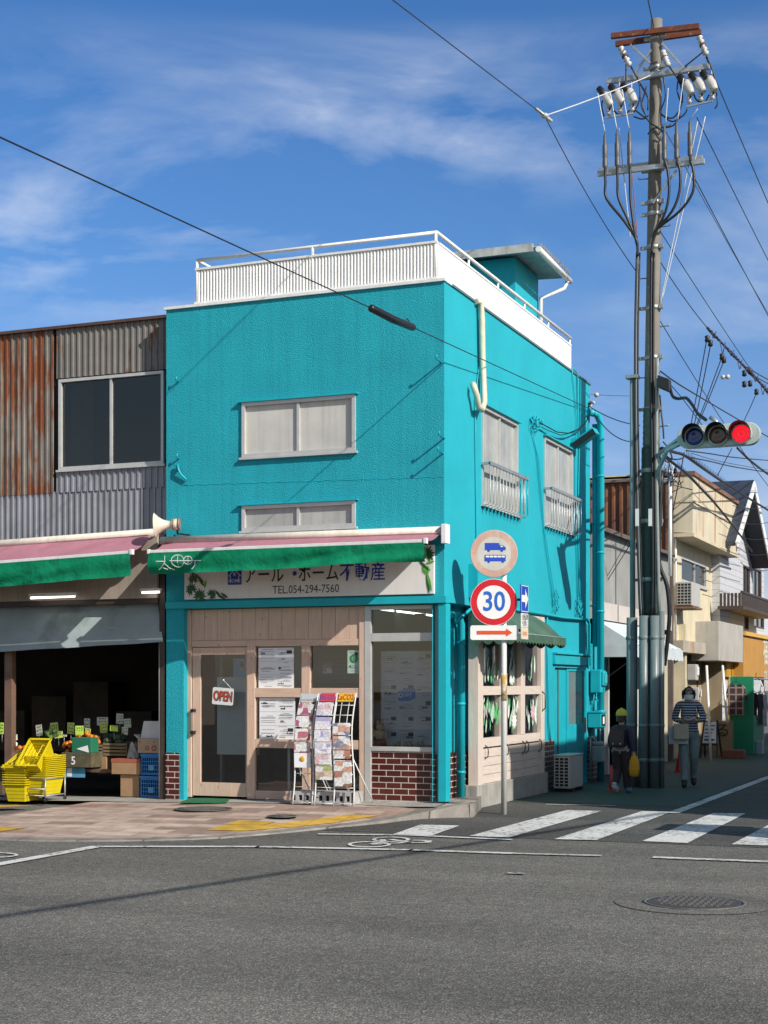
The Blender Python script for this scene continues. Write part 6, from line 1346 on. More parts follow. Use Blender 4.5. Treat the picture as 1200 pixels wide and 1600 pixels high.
# cable bundles strapped down the pole
for dx, r, m in ((-3, .017, m_blackp), (1.5, .016, m_blackp), (-.5, .012, M('grey_wire', (.35, .36, .38), .5))): ucable([(998 + dx, 395, -.16), (995.5 + dx, 500, -.16), (995 + dx, 600, -.17), (996 + dx, 700, -.17), (1000 + dx, 880, -.2), (1003 + dx, 962, -.2)], r, m)
for dx, r, m in ((0, .024, m_blackp), (4, .018, m_blackp)): ucable([(1018 + dx, 395, -.16), (1017 + dx, 480, -.18), (1017 + dx, 600, -.19), (1019 + dx, 740, -.20), (1020 + dx, 880, -.21), (1019 + dx, 962, -.22)], r, m)
ucable([(1027, 560, -.17), (1026, 640, -.18), (1026, 760, -.19), (1030, 960, -.2)], .03, M('grey_conduit', (.24, .26, .25), .5, .1, 5), 'thin_conduit')
ucable([(1034, 735, -.1), (1030, 830, -.14), (1030, 880, -.14), (1042, 915, -.1), (1046, 960, -.08), (1042, 1010, -.06), (1038, 1040, -.05)], .034, m_blackp, 'corrugated_hose')
# conduits at the foot
m_pvc = M('grey_pvc_pipe', (.15, .185, .19), .4, .12, 3, streak=.15)
for px, r, py0, dy in ((987, .088, 965, -.16), (1005.5, .075, 962, -.27), (1022.5, .075, 962, -.27), (1033.5, .045, 955, -.2)):
    p, q = qy(px, 1230, dy), qy(px + .5, py0, dy); p.z = 0; mb = MB(); mb.tube([p, q], r, 16); o = mb.build('conduit_pipe', m_pvc, up)
    for z in (.45, 1.0, 2.4): mb = MB(); mb.lathe([(r + .001, -.03), (r + .008, -.02), (r + .008, .02), (r + .001, .03)], p + Z_ * z, n=16); mb.build('pipe_collar', m_pvc, o)
p, q = qy(988.5, 965, -.12), qy(988.5, 592, -.12); mb = MB(); mb.tube([p, q], .045, 12); mb.box(q + V3((-.10, -.1, 0)), q + V3((.10, .08, .05))); mb.build('strut_pipe', M('blue_grey_pipe', (.20, .255, .265), .45, .1, 4), up)
for px in (995.5, 1016): p, q = qy(px, 822, -.26), qy(px, 795, -.26); mb = MB(); mb.bar(p, q, .055, .02); mb.build('white_tag', m_signw, up)
p, q = qy(1031, 795, -.1), qy(1032, 787, -.1); mb = MB(); mb.box(qy(1029, 822, -.1), qy(1035, 787, -.06)); mb.build('number_plate', m_galv, up)
mb = MB(); c = qy(1038.5, 599, -.25); mb.hexa([c + V3(v) for v in ((-.10, -.08, -.06), (.10, -.08, -.16), (.10, .08, -.16), (-.10, .08, -.06), (-.10, -.08, .13), (.09, -.08, .05), (.09, .08, .05), (-.10, .08, .13))]); mb.build('junction_box', m_black, up, bevel=.012)

# ================================================================== traffic light
sc_ = PD(1122, 680, 22.5); SN = -Y_
tl = thing('traffic_light', 'horizontal white traffic light showing red, on an arm from the utility pole', 'traffic light', sc_)
m_sig = M('signal_housing', (.43, .475, .445), .4, .08, 4, streak=.12)
A_ = V3((sc_.x, sc_.y, sc_.z)); hw, hh = .605, .165
def stad(hw, hh, n=12):
    pts = []
    for s in (1, -1):
        for k in range(n + 1): a = -math.pi / 2 + math.pi * k / n; pts.append((s * (hw - hh + hh * math.cos(a)), s * hh * math.sin(a)))
    return pts
mb = MB(); mb.prism([A_ + X_ * x + Z_ * z for x, z in stad(hw, hh)], (0, .13, 0)); hs_o = mb.build('housing', m_sig, tl, bevel=.012)
for px, py, kind, col_ in ((1085.5, 682.5, 'blue_lens', M('dark_blue_lens', (.012, .04, .22), .15, .1, 3, coat=.5)), (1122, 680.2, 'amber_lens', M('dark_amber_lens', (.14, .055, .02), .15, .1, 3, coat=.5)), (1158.5, 678, 'red_lens', M('lit_red_lens', (.5, .0, .01), .3, .05, 3, emit=(1.0, .012, .028, .9)))):
    c = PY(px, py, A_.y); r = .128
    mb = MB(); mb.lathe([(.0, -.008), (r * .5, .012), (r * .85, .006), (r, -.0)], c + SN * .02, SN, 28); mb.build(kind, col_, tl)
    mb = MB(); mb.lathe([(r + .002, .0), (r + .002, .03), (r + .026, .03), (r + .03, .0)], c, SN, 28); mb.build('lens_ring', m_sig, tl)
    def hood(u, v, ro=r + .03):
        a = R(-28) + R(236) * u; L_ = .25 * (1 - .55 * (abs(u - .5) * 2) ** 2.2); return c + V3((math.cos(a) * ro, -.01 - L_ * v, math.sin(a) * ro))
    mb = MB(); mb.surf(hood, 36, 4); mb.surf(lambda u, v: hood(u, v, r + .033), 36, 4); mb.build('visor', m_sig, tl)
    mb = MB(); mb.surf(lambda u, v: hood(u, v * .98, r + .0285), 36, 4); mb.build('visor_lining', m_black, tl)
T_r = MATS['lit_red_lens'].node_tree; tcr = nn(T_r, 'ShaderNodeTexCoord'); vr = nn(T_r, 'ShaderNodeTexVoronoi', inp={'Scale': 75.0, 'Randomness': 0.15}); T_r.links.new(tcr.outputs['Object'], vr.inputs['Vector'])   # LED dots of the lit lamp
rr_ = ramp(T_r, [(0.25, g(1.25)), (0.6, g(.5))]); T_r.links.new(vr.outputs['Distance'], rr_.inputs[0]); T_r.links.new(rr_.outputs[0], T_r.nodes['Principled BSDF'].inputs['Emission Strength'])
mb = MB(); a0 = A_ + X_ * -hw; pz_ = pa(a0.z); mb.tube([a0 + V3((.05, .07, .02)), V3((pz_.x + .1, pz_.y - .1, a0.z + .0))], .032, 10); mb.tube([a0 + V3((.08, .07, -.06)), a0 + V3((-.25, .5, -.10)), V3((pz_.x + .18, pz_.y - .25, a0.z - .22)), V3((pz_.x + .14, pz_.y - .12, a0.z - .6))], .034, 10); mb.build('arm', m_galv, tl)
mb = MB(); mb.tube([A_ + V3((.0, .06, hh)), A_ + V3((-.05, .06, hh + .06)), A_ + V3((-.13, .08, hh + .12))], .03, 8); mb.build('cable_gland', m_galv, tl)

# ================================================================== wires
def wire(label, P, Q, r=.012, sag=.3, mat=None, n=28, name='overhead_wire', group='overhead wires', extra=None):
    mb = MB(); pts = [P.lerp(Q, k / n) - Z_ * (sag * 4 * (k / n) * (1 - k / n)) for k in range(n + 1)]; mb.tube(pts, r, 6)
    o = mb.build(name, mat or m_blackp); tag(o, label, 'overhead wire', group); return o, pts
m_wirec = M('dark_wire', (.03, .035, .05), .5, .1, 5)
# the wire that crosses in front of the shop, with its black sleeve
P, Q = PD(-40, 196, 9.9), PD(924, 640, 26.05); o, pts = wire('long wire with a black sleeve crossing in front of the shop to its rear corner', P, Q, .0062, .0, m_blackp, 40)
def on(px):
    best = min(range(4001), key=lambda k: abs(600 + F * ((P.lerp(Q, k / 4000) - CAM).dot(RT) / (P.lerp(Q, k / 4000) - CAM).dot(FW)) - px)); return P.lerp(Q, best / 4000)
a, b = on(579), on(646); mb = MB(); mb.tube([a, a.lerp(b, .02), a.lerp(b, .5) - Z_ * .012, a.lerp(b, .98), b], [.02, .042, .045, .042, .02], 10)
mb.tube([a.lerp(b, .8), a.lerp(b, .84) + Z_ * .07, a.lerp(b, .9) + Z_ * .05], .006, 5); mb.build('cable_sleeve', m_blackp, o)
c = Q; t = thing('wire_insulator', 'cluster of small insulators where the wire meets the rear shop corner', 'insulator', c)
rnd = random.Random(12)
for k in range(4): mb = MB(); p = c + V3((rnd.uniform(-.1, .1), rnd.uniform(-.1, .1), rnd.uniform(-.06, .12))); mb.lathe([(.015, 0), (.03, .015), (.02, .03), (.032, .045), (.012, .06)], p, (rnd.uniform(-1, 1), rnd.uniform(-1, 1), .5), 8); mb.build('knob', [m_por, m_brn, m_red, m_por][k], t)
mb = MB(); mb.tube([c, c + V3((-.12, -.1, -.1)), V3((0, c.y - .1, c.z - .15))], .008, 5); mb.build('hook', m_black, t)
wire('wire running back from the rear shop corner towards the pole', c, qy(992, 690, .1), .008, .15); wire('lower wire from the rear shop corner to the pole', c + V3((0, 0, .03)), qy(1000, 665, .1), .008, .05)
c2_ = PD(932, 617, 26.3); mb = MB(); mb.ball(c2_, .045, 10); o = mb.build('wire_ball', m_por); tag(o, 'small white ball insulator hanging beside the roof corner', 'insulator')
mb = MB(); mb.tube([PX(922, 616, .02), c2_, PD(990, 619, 26.3)], .004, 4); o = mb.build('overhead_wire', m_wirec); tag(o, 'hair thin wire through the small white ball by the roof corner', 'overhead wire', 'overhead wires')
S = PD(851, 181, 21.5); wire('wire from the top left of the sky to the white knot', PD(480, -102, 14.0), S, .007, .0, m_wirec); wire('wire from the white knot down to the pole', S, qy(994, 424, -.1), .008, .1, m_wirec)
wire('pale guy wire from the white knot up to the pole band', S, qy(1018, 117, -.1), .009, .02, m_cablew)
mb = MB(); mb.ball(S, .05, 10, (1.2, 1, .8)); mb.tube([S + V3((-.1, -.1, .08)), S + V3((.08, .08, -.06))], .025, 8); o = mb.build('wire_clamp', m_por); tag(o, 'white knot clamp joining three wires high left of the pole', 'wire clamp')
wire('wire leaving the photo top from the pole cap', PD(1000, -60, 22), qy(1021, 40, -.1), .010, 0, m_wirec)
FAR = V3((0, 46, -.6))
for lab, p, r, s in (('uppermost right hand wire from the right insulator string', qy(1103, 89, -.2), .010, .5), ('wire from the right switches down across the right sky', qy(1089, 184, -.1), .009, .3), ('wire from the lower crossarm running off over the street', qy(1083, 274, -.1), .009, .5), ('wire from the pole above the cable band, running along the street', qy(1032, 362, 0), .008, .5), ('thin wire with a white ball, leaving the pole beside the clamps', qy(1027, 494, 0), .008, 1.4), ('pale wire from the left insulator string passing behind the pole', qy(985, 104, 0), .007, .4)): wire(lab, p, p + FAR, r, s, m_wirec)
for lab, a, b in (('left of two pale wires falling to the pole from the switches', (1090, 190), (1031, 478)), ('right of two pale wires falling to the pole from the switches', (1102, 182), (1034, 470)), ('pale wire down from the left switches', (967, 200), (985, 372)), ('thin red wire down from the lower crossarm', (988, 275), (996, 372))): wire(lab, qy(a[0], a[1], -.15), qy(b[0], b[1], -.05), .008, .0, m_cablew if 'red' not in lab else M('red_wire', (.3, .08, .08), .5))
# bundled cable with clamps, away along the street
T0 = qy(1026, 400, .1); VPd = V3((0, 1, -.03))
a = PD(1105, 512, 29.0); e = PD(1206, 617, 34.0); wire('thin span from the pole to the start of the twisted bundle', T0, a, .009, .05, m_wirec)
tb = thing('cable_bundle', 'twisted dark cable bundle with clamps in the right hand sky', 'cable bundle', a)
n = 60; m_bundle = M('bundle_dark', (.04, .035, .06), .5, .3, 20)
for s in range(3):
    mb = MB(); mb.tube([a.lerp(e, k / n) + V3((math.cos(k * .9 + s * 2.1), 0, math.sin(k * .9 + s * 2.1))) * (.012 + .008 * math.sin(k * .37) + .014 * k / n) for k in range(n + 1)] + [e + (e - a) * .6], .015, 5); mb.build('strand', m_bundle, tb)
rnd = random.Random(8)
for k in range(8):
    p = a.lerp(e, (k + .3) / 8) ; mb = MB(); rr = rnd.uniform(.06, .14); mb.tube([p + V3((.02 * i, .04 * math.sin(i), -rr + rr * math.cos(i * .9))) for i in range(7)], .009, 5); mb.build('loop', m_bundle, tb)
for px, py, d in ((1105, 529, 29), (1110, 536, 29), (1128, 557, 30), (1131, 562, 30), (1163, 583, 31.5), (1172, 580, 32), (1163, 600, 31.5), (1172, 599, 32), (1182, 612, 32.5)):
    p = PD(px, py, d); mb = MB(); mb.lathe([(.02, -.07), (.05, -.05), (.04, 0), (.05, .04), (.02, .06)], p, n=10); mb.build('clamp', m_black, tb)
for i, (a_, b_, d) in enumerate((((1104, 532), (1078, 672), 29), ((1110, 540), (1083, 672), 29), ((1127, 560), (1085, 672), 30), ((1131, 564), (1086, 674), 30), ((1182, 614), (1160, 662), 32.5))):
    wire(('leftmost drop wire from the bundle to the houses', 'second drop wire from the bundle to the houses', 'third drop wire from the bundle, behind the signal', 'fourth drop wire from the bundle, behind the signal', 'right hand drop wire ending above the red lens')[i], PD(*a_, d), PD(*b_, d + 3), .010, .02, m_wirec)
for i, (a_, b_) in enumerate((((1168, 574), (1215, 600)), ((1172, 583), (1215, 606)))): wire(('upper', 'lower')[i] + ' wire leaving the bundle at the right edge', PD(*a_, 32), PD(*b_, 36), .012, .02, m_wirec)
cb = PD(1133, 589, 30); mb = MB(); mb.ball(cb + X_ * -.04, .05, 8); mb.ball(cb + X_ * .05, .05, 8); o = mb.build('wire_ball', m_por); tag(o, 'white double ball on the wire left of the twisted bundle', 'insulator')
# low tangle beside the pole
def wl(lab, pts, r=.011, mat=None):
    P = [PD(*p) for p in pts]; out = []
    for i in range(len(P) - 1):
        p0, p1, p2, p3 = P[max(i - 1, 0)], P[i], P[i + 1], P[min(i + 2, len(P) - 1)]
        for k in range(6):
            t = k / 6; out.append(.5 * ((2 * p1) + (p2 - p0) * t + (2 * p0 - 5 * p1 + 4 * p2 - p3) * t * t + (3 * p1 - p0 - 3 * p2 + p3) * t ** 3))
    out.append(P[-1]); mb = MB(); mb.tube(out, r, 6); o = mb.build('overhead_wire', mat or m_blackp); tag(o, lab, 'overhead wire', 'overhead wires')
wl('thick black cable from the box on the pole to the signal top', [(1047, 606, 24.4), (1051, 619, 24.2), (1060, 623, 24), (1072, 622, 23.6), (1082, 633, 23.2), (1090, 646, 22.9), (1103, 656, 22.55)], .026)
wl('wire from the pole box passing behind the signal top', [(1032, 580, 24.6), (1060, 600, 26), (1110, 630, 29), (1156, 657, 33), (1230, 700, 40)], .012)
wl('thin wire beneath the pole box', [(1045, 598, 24.6), (1068, 625, 26), (1100, 668, 29), (1125, 700, 32)], .008)
wl('black cable hanging down the right of the pole above the signal arm', [(1031, 617, 24.6), (1033, 640, 24.6), (1036, 668, 24.5), (1037, 685, 24.4)], .014)
wl('long heavy cable from the pole over the cream building', [(1034, 700, 24.6), (1055, 707, 26), (1070, 712, 27), (1100, 733, 30), (1140, 760, 34), (1200, 797, 41), (1230, 815, 45)], .026)
wl('second heavy cable sagging over the cream building roof', [(1036, 712, 24.6), (1055, 726, 25.5), (1075, 742, 27), (1095, 763, 28.5), (1120, 790, 31), (1158, 838, 36), (1175, 862, 39)], .024)
wl('heavy cable beneath the red lens leaving at the right edge', [(1152, 700, 31), (1160, 708, 32), (1175, 722, 33), (1200, 741, 36), (1220, 755, 38)], .024)
wl('thin cable running flat to the right beneath the signal', [(1072, 704, 26), (1110, 709, 29), (1150, 715, 33), (1220, 721, 40)], .012)
wl('lower thin cable running flat to the right beneath the signal', [(1080, 715, 26), (1110, 721, 29), (1150, 730, 33), (1220, 741, 40)], .012)
wl('faint wire between the two flat cables beneath the signal', [(1080, 708, 27), (1130, 722, 31), (1220, 738, 40)], .006)
wl('thin wire dropping from beneath the signal to the cream roof', [(1144, 700, 30), (1132, 722, 30), (1121, 743, 30)], .009)
wl('looping black cable beside the pole at the signal arm', [(1036, 690, 24.5), (1044, 700, 24.5), (1050, 716, 24.5), (1042, 722, 24.5), (1035, 712, 24.5)], .013)
wl('black cable curling down from the arm beside the pole', [(1037, 700, 24.4), (1043, 714, 24.4), (1056, 718, 24.8), (1066, 716, 25.4)], .013)
wl('cable falling steeply to the cream building wall', [(1069, 707, 27), (1063, 740, 28), (1055, 780, 29), (1046, 820, 30), (1030, 845, 31)], .010)
wl('thin slanting cable across the grey wall behind the pole', [(985, 850, 27.5), (960, 890, 28), (946, 912, 28.2)], .008)
wl('second slanting cable across the grey wall behind the pole', [(982, 842, 27.5), (956, 888, 28), (944, 908, 28.2)], .006)
for i in range(5): wl(f'thin wire crossing the white gable house, {("highest", "second from the top", "middle", "second from the bottom", "lowest")[i]} of its set', [(1145 + i * 3, 790 + i * 22, 36), (1175, 795 + i * 24, 38), (1210, 790 + i * 25, 40)], .008)
for lab, f_, r_ in (('row of spiral hangers along the long heavy cable', lambda t: PD(1072 + 62 * t, 712 + 44 * t, 27 + 7 * t), .065), ('row of spiral hangers along the sagging second cable', lambda t: PD(1058 + 57 * t, 728.5 + 57 * t, 25.6 + 5 * t), .06)):
    t = thing('cable_hanger', lab, 'cable hanger', f_(0), 'spiral hangers on the heavy cables')
    for k in range(26):
        c = f_(k / 25) + Z_ * .02; mb = MB(); mb.tube([c + V3((.05 * i / 6, r_ * math.cos(i), r_ * math.sin(i))) for i in range(7)], .004, 4); mb.build('ring', m_wirec, t)
rnd = random.Random(21)
sr = thing('service_rack', 'small rack of insulators and wire on a white post by the cream wall', 'insulator rack', PD(1046, 780, 27.6))
p0, p1 = PD(1047, 900, 27.8), PD(1047, 735, 27.8); mb = MB(); mb.tube([p0, p1], .035, 8); mb.build('post', m_white, sr)
for k in range(6): p = PD(1038 + (k % 2) * 14 + rnd.uniform(-2, 2), 736 + (k // 2) * 7, 27.7); mb = MB(); mb.lathe([(.02, -.05), (.05, -.03), (.035, 0), (.05, .03), (.02, .05)], p, n=8); mb.build('insulator', m_black if k < 4 else m_por, sr)
for k in range(10):
    mb = MB(); c = PD(1047 + rnd.uniform(-8, 10), 722 + rnd.uniform(-12, 16), 26.5 + rnd.uniform(-1, 1)); q_ = c + V3((rnd.uniform(-.3, .4), rnd.uniform(-.2, .4), rnd.uniform(-.5, .1))); m2_ = c.lerp(q_, .5) + V3((rnd.uniform(-.15, .15), 0, -.15)); mb.tube([c, m2_, q_], .009, 5); mb.build('loose_wire', m_blackp if k % 3 else m_cablew, sr)
# a heavy cable high over the main road, right of and behind the viewer
a, b = PG(-60, 1438), PG(700, 1322.5); h = 6.0; off = V3((SUN.x, SUN.y, SUN.z)) * (h / SUN.z)
d = (b - a).normalized(); wire('heavy cable over the main road whose shadow crosses the asphalt', a + off - d * 6, b + off + d * 5, .036, .05, m_blackp)
# ================================================================== buildings along the side street
def PXr(px, py, x): return PX(px, py, x)
# grey lean-to house with rust coloured upper wall
gh = thing('grey_house', 'low grey walled house behind the turquoise shop with a rust coloured upper wall', 'house', (-1, 9, 0))
m_ghw = M('grey_wall', (.30, .30, .285), .7, .12, 2, streak=.25); m_rustw = M('rust_brown_cladding', (.20, .085, .04), .6, .2, 3, c2=(.10, .045, .03), t=(.45, .65), cs=1.2, stretch=(2, 2, .6), streak=.3)
xh = -.2; yh0, yh1 = 8.2, 14.9; ze = PXr(985, 834, xh).z
ze = 4.5
mb = MB(); mb.box((-6, yh0, 3.15), (xh, yh1, ze)); mb.build('wall', m_ghw, gh)
mb = MB(); mb.face([V3((xh + .12, yh0 - .1, ze - .02)), V3((xh + .12, yh1, ze - .02)), V3((-6, yh1, ze + .5)), V3((-6, yh0 - .1, ze + .5))]); mb.face([V3((xh + .12, yh0 - .1, ze - .10)), V3((xh + .12, yh1, ze - .10)), V3((xh + .12, yh1, ze - .02)), V3((xh + .12, yh0 - .1, ze - .02))]); mb.build('roof', M('brown_roof_sheet', (.13, .10, .08), .6, .2, 3), gh)
mb = MB(); ztr = PY(990, 753.5, 15.0).z; corrug(mb, V3((0, 14.95, 0)), X_, Z_, -Y_, -6, xh + .06, ze - .2, ztr, .17, .045, (0, .5, .6, .9)); mb.build('rust_cladding', m_rustw, gh)
mb = MB(); mb.box((-6, 14.85, ztr), (xh + .08, 15.2, ztr + .06)); mb.box((-6, 15.0, 0), (xh + .05, 15.1, ztr - .01)); mb.build('roof_edge', M('grey_brown_edge', (.16, .13, .11), .6, .2, 4), gh)
zwb = PXr(965, 935, xh + .05); mb = MB(); z0 = PXr(965, 972, xh + .05).z; mb.box((-3, yh0, z0), (xh + .05, yh1, 3.14)); mb.build('white_band', M('pale_pink_band', (.55, .50, .46), .6, .06, 3, streak=.15), gh)
mb = MB(); mb.rect(V3((-3.4, 0, 0)), Y_, Z_, yh0 - 1, yh1, .0, z0 - .01); mb.rect(V3((0, yh1 - .2, 0)), X_, Z_, -3.5, xh, .0, z0); mb.rect(V3((0, yh0 - .1, 0)), X_, Z_, -3.5, -1.0, .0, 3.2); mb.rect(V3((0, 0, z0 - .005)), X_, Y_, -3.4, xh - .05, yh0, yh1); mb.build('dark_room', m_dark, gh)
for y in (yh0 + 1.2, yh0 + 3.6, yh1 - 1.2): mb = MB(); mb.box((xh - .1, y, 0), (xh, y + .09, z0 - .01)); mb.build('post', M('white_trim', (.6, .6, .58), .5), gh)
mb = MB(); mb.box((xh - .05, yh1 - 2.4, 0), (xh + .02, yh1 - .3, z0 - .1)); mb.build('cream_wall', M('cream_render', (.52, .46, .33), .7, .1, 2, streak=.25), gh)
# its pale awning
aw = thing('awning', 'pale blue and white shop awning on the grey house behind the utility pole', 'awning', (.3, 10, 2.4))
a, b = PXr(945, 975, xh + .08), PXr(944, 1008, .55); c = PXr(1067, 985, xh + .08); d_ = PXr(1066, 1013, .55)
ztop_, zlow = PX(946, 971, xh + .07).z, PX(946, 1003, xh + .79).z; ya, yb_ = yh0 + .1, PX(1067, 1000, xh + .79).y
mb = MB(); mb.surf(lambda u, v: V3((xh + .07 + .72 * v, ya + (yb_ - ya) * u, ztop_ + (zlow - ztop_) * v - .03 * math.sin(v * 3.1) + .012 * math.sin(u * 60) * v)), 60, 8); mb.face([(xh + .07, ya, ztop_), (xh + .79, ya, zlow), (xh + .07, ya, zlow)]); mb.build('cloth', M('pale_awning_cloth', (.55, .62, .64), .7, .12, 3), aw)
mb = MB(); mb.surf(lambda u, v: V3((xh + .79 + .01 * math.sin(u * 90) * v, ya + (yb_ - ya) * u, zlow - .20 * v - .02 * abs(math.sin(u * 40)) * v)), 90, 3); mb.face([(xh + .07, ya, zlow), (xh + .79, ya, zlow), (xh + .79, ya, zlow - .2), (xh + .07, ya, zlow - .2)]); mb.build('valance', M('pale_valance_cloth', (.52, .58, .60), .7, .1, 3), aw)
# cream building
yg_far = PX(1166, 900, -.4).y
cb_ = thing('cream_building', 'cream two-storey building with a rust stained box front over the street', 'building', (0, 15.2, 0))
m_cream2 = M('cream_wall', (.62, .55, .39), .7, .1, 2, streak=.22, c2=(.50, .40, .26), t=(.6, .8), cs=1.4)
m_stain = M('rust_stained_cream', (.62, .55, .40), .65, .08, 2, c2=(.38, .13, .03), t=(.52, .68), cs=1.3, stretch=(1, 2.6, .22), streak=.2)
yc0, yc1 = 15.15, 22.2; xb_ = .25; xw_ = -.2
def yx(px, x): return PX(px, 900, x).y
ysd = yx(1153, xb_); zbt, zbb = 6.2, 5.0
ytop = yc0 + .02
hw_ = [(yx(1064.5, xw_), yx(1104, xw_), PX(1085, 915, xw_).z, 4.55), (yx(1123, xw_), yx(1138.5, xw_), PX(1130, 928, xw_).z, PX(1130, 868, xw_).z)]
mb = MB(); mb.panel(V3((xw_, 0, 0)), Y_, Z_, X_, yc0, yc1, 2.55, 6.3, hw_, .1); mb.box((-5, yc1 - .01, 0), (xw_ - .003, yc1 + .0, 6.3)); mb.box((-5, yc0, 6.2), (xw_ - .002, yc1 - .02, 6.28)); mb.box((-5, yc0, 0), (xw_ - .11, yc0 + .05, 6.25)); mb.build('wall', m_cream2, cb_)
mb = MB(); mb.box((xw_ - .5, yc0 + .3, 2.5), (xw_ - .14, yc1 - .3, 5.8)); mb.build('dark_core', m_dark, cb_)
mb = MB(); mb.hexa([(xw_ - .4, yc0 - .02, zbb), (xb_, yc0, zbb - .05), (xb_, ysd, zbb - .05), (xw_ - .4, ysd, zbb), (xw_ - .4, yc0 - .02, zbt - .02), (xb_, yc0, zbt), (xb_, ysd, zbt), (xw_ - .4, ysd, zbt)]); bxo = mb.build('box_front', m_stain, cb_)
mb = MB(); mb.box((xw_ - .45, yc0 - .03, zbt + .002), (xb_ + .05, ysd + .03, zbt + .09)); mb.build('rusty_cap', M('rusty_cap', (.20, .10, .06), .7, .3, 5), bxo)
mb = MB(); mb.box((xw_ - .4, yc0 - .03, zbb - .13), (xb_ + .03, ysd + .02, zbb - .052)); mb.build('box_sill', m_cream2, bxo)
mb = MB(); mb.box((xb_ + .001, yc0 - .02, 5.62), (xb_ + .03, ysd, 5.66)); mb.box((xw_ - .3, yc0 - .022, 5.62), (xb_ + .03, yc0 - .001, 5.66)); mb.build('moulding', m_cream2, bxo)
for w in hw_: window(cb_, 'window', V3((xw_, 0, 0)), Y_, X_, w, fw=.06, rec=.03, curtain=None, split=((.55,) if w is hw_[0] else ()), gl=m_glassd, sill=True, hood=False)
dp = yx(1120.5, xw_ + .05); mb = MB(); mb.tube([(xw_ + .06, dp, 4.9), (xw_ + .06, dp, 2.5)], .06, 8); mb.build('downpipe', m_cream2, cb_)
mb = MB(); mb.tube([(xw_ + .05, yc0 + .15, 6.0), (xw_ + .05, yc0 + .15, 2.6)], .03, 6); mb.build('drain', m_white, cb_)
m_boardg = M('grey_fascia_board', (.44, .42, .38), .65, .12, 2, streak=.25)
yf0, yf1 = yx(1100, .0), yx(1161, .35); zf0_, zf1_ = 1.95, PX(1130, 990, .2).z + .1
zf0_ = PX(1130, 1033, .3).z
mb = MB(); mb.box((-.3, yf0, zf0_), (.35, yf1, zf1_ + .15)); mb.build('fascia_board', m_boardg, cb_, bevel=.01)
mb = MB(); mb.box((-.3, yc0, zf0_ + .15), (.05, yf0 - .02, 2.62)); mb.build('lower_band', M('rust_grey_band', (.40, .36, .29), .7, .15, 2, c2=(.4, .16, .06), t=(.6, .7), cs=1.0, stretch=(1, 1.5, .3)), cb_)
mb = MB(); mb.box((-.6, yc0 + .2, 0), (-.45, yg_far, 2.6)); mb.build('lower_wall', M('tan_shop_wall', (.36, .29, .19), .7, .12, 2, streak=.2), cb_)
mb = MB(); mb.box((-.5, yc0 + 2.6, 0.0), (-.44, yc0 + 2.75, 2.5)); mb.box((-.5, yc0 + 4.2, 0.0), (-.44, yc0 + 4.32, 2.5)); mb.build('dark_seam', m_dark, cb_, split=True)
mb = MB(); mb.box((-.45, yx(1157, .5) - .06, 0), (.06, yx(1157, .5) - .02, 2.55)); mb.build('return_wall', M('tan_shop_wall', (.36, .29, .19)), cb_)
# wall unit
au = thing('air_conditioner', 'outdoor air conditioner unit bracketed under the cream building window', 'air conditioner', PX(1090, 952, .1))
y0, y1 = yx(1087, .3), yx(1087, .3) + .95; z0, z1 = PX(1100, 952, .15).z, PX(1098, 916, .15).z
mb = MB(); mb.box((xw_ + .08, y0, z0), (xw_ + .42, y1, z1)); mb.build('case', m_acb, au, bevel=.01)
mb = MB(); mb.rect(V3((0, y0 - .003, 0)), X_, Z_, xw_ + .1, xw_ + .40, z0 + .03, z1 - .03); mb.build('coil', m_black, au)
mb = MB()
for k in range(8): z = z0 + .03 + (z1 - z0 - .06) * k / 7; mb.box((xw_ + .09, y0 - .014, z - .008), (xw_ + .41, y0 - .005, z + .008))
for k in range(5): x = xw_ + .1 + .30 * k / 4; mb.box((x - .006, y0 - .016, z0 + .03), (x + .006, y0 - .005, z1 - .03))
mb.build('grille', m_acb, au)
mb = MB(); mb.box((xw_, y0 - .05, z0 - .06), (xw_ + .46, y1 + .05, z0 - .02)); mb.build('bracket', M('rusty_bracket', (.2, .11, .07), .7, .3, 6), au)
# white gable house
wh = thing('gable_house', 'white sided house with a steep dark gable roof at the far end', 'house', (0, 23, 0))
yg0, yg1 = yx(1157, .5), 29.2; yr = yx(1178, .5); zr_, zeave = PX(1178, 757, .5).z, PX(1157, 828, .5).z
m_sid = brickmat('white_siding', (.56, .57, .60), (.53, .54, .57), (.40, .41, .43), 30.0, .16, .012, rough=.6, bump=.3, dirt=.12)
mb = MB(); y_b = yr + (yr - yg0)
wz = [(yx(1161, 0), yx(1172, 0), PX(1166, 945, 0).z, PX(1166, 884, 0).z), (yx(1176, 0), yx(1190, 0), PX(1182, 950, 0).z, PX(1182, 888, 0).z), (yx(1163, 0), yx(1170, 0), PX(1166, 985, 0).z, PX(1166, 962, 0).z), (yx(1178, 0), yx(1194, 0), PX(1186, 982, 0).z, PX(1186, 962, 0).z)]
mb.panel(V3((0, 0, 0)), Y_, Z_, X_, yg0, y_b + 1.0, 0, zeave, wz, .1); mb.face([V3((0, yg0, zeave)), V3((0, y_b, zeave)), V3((0, yr, zr_ - .15))]); mb.rect(V3((0, yg0, 0)), X_, Z_, -6, 0, 0, zeave); mb.face([V3((0, y_b, zeave)), V3((0, y_b + 1, zeave)), V3((0, yr + .5, zr_ - .1)), V3((0, yr, zr_ - .15))]); mb.build('wall', m_sid, wh)
mb = MB(); th = .12
def slope(ya, za_, yb, zb2): mb.hexa([(-6, ya, za_), (.5, ya, za_), (.5, yb, zb2), (-6, yb, zb2), (-6, ya, za_ + th), (.5, ya, za_ + th), (.5, yb, zb2 + th), (-6, yb, zb2 + th)])
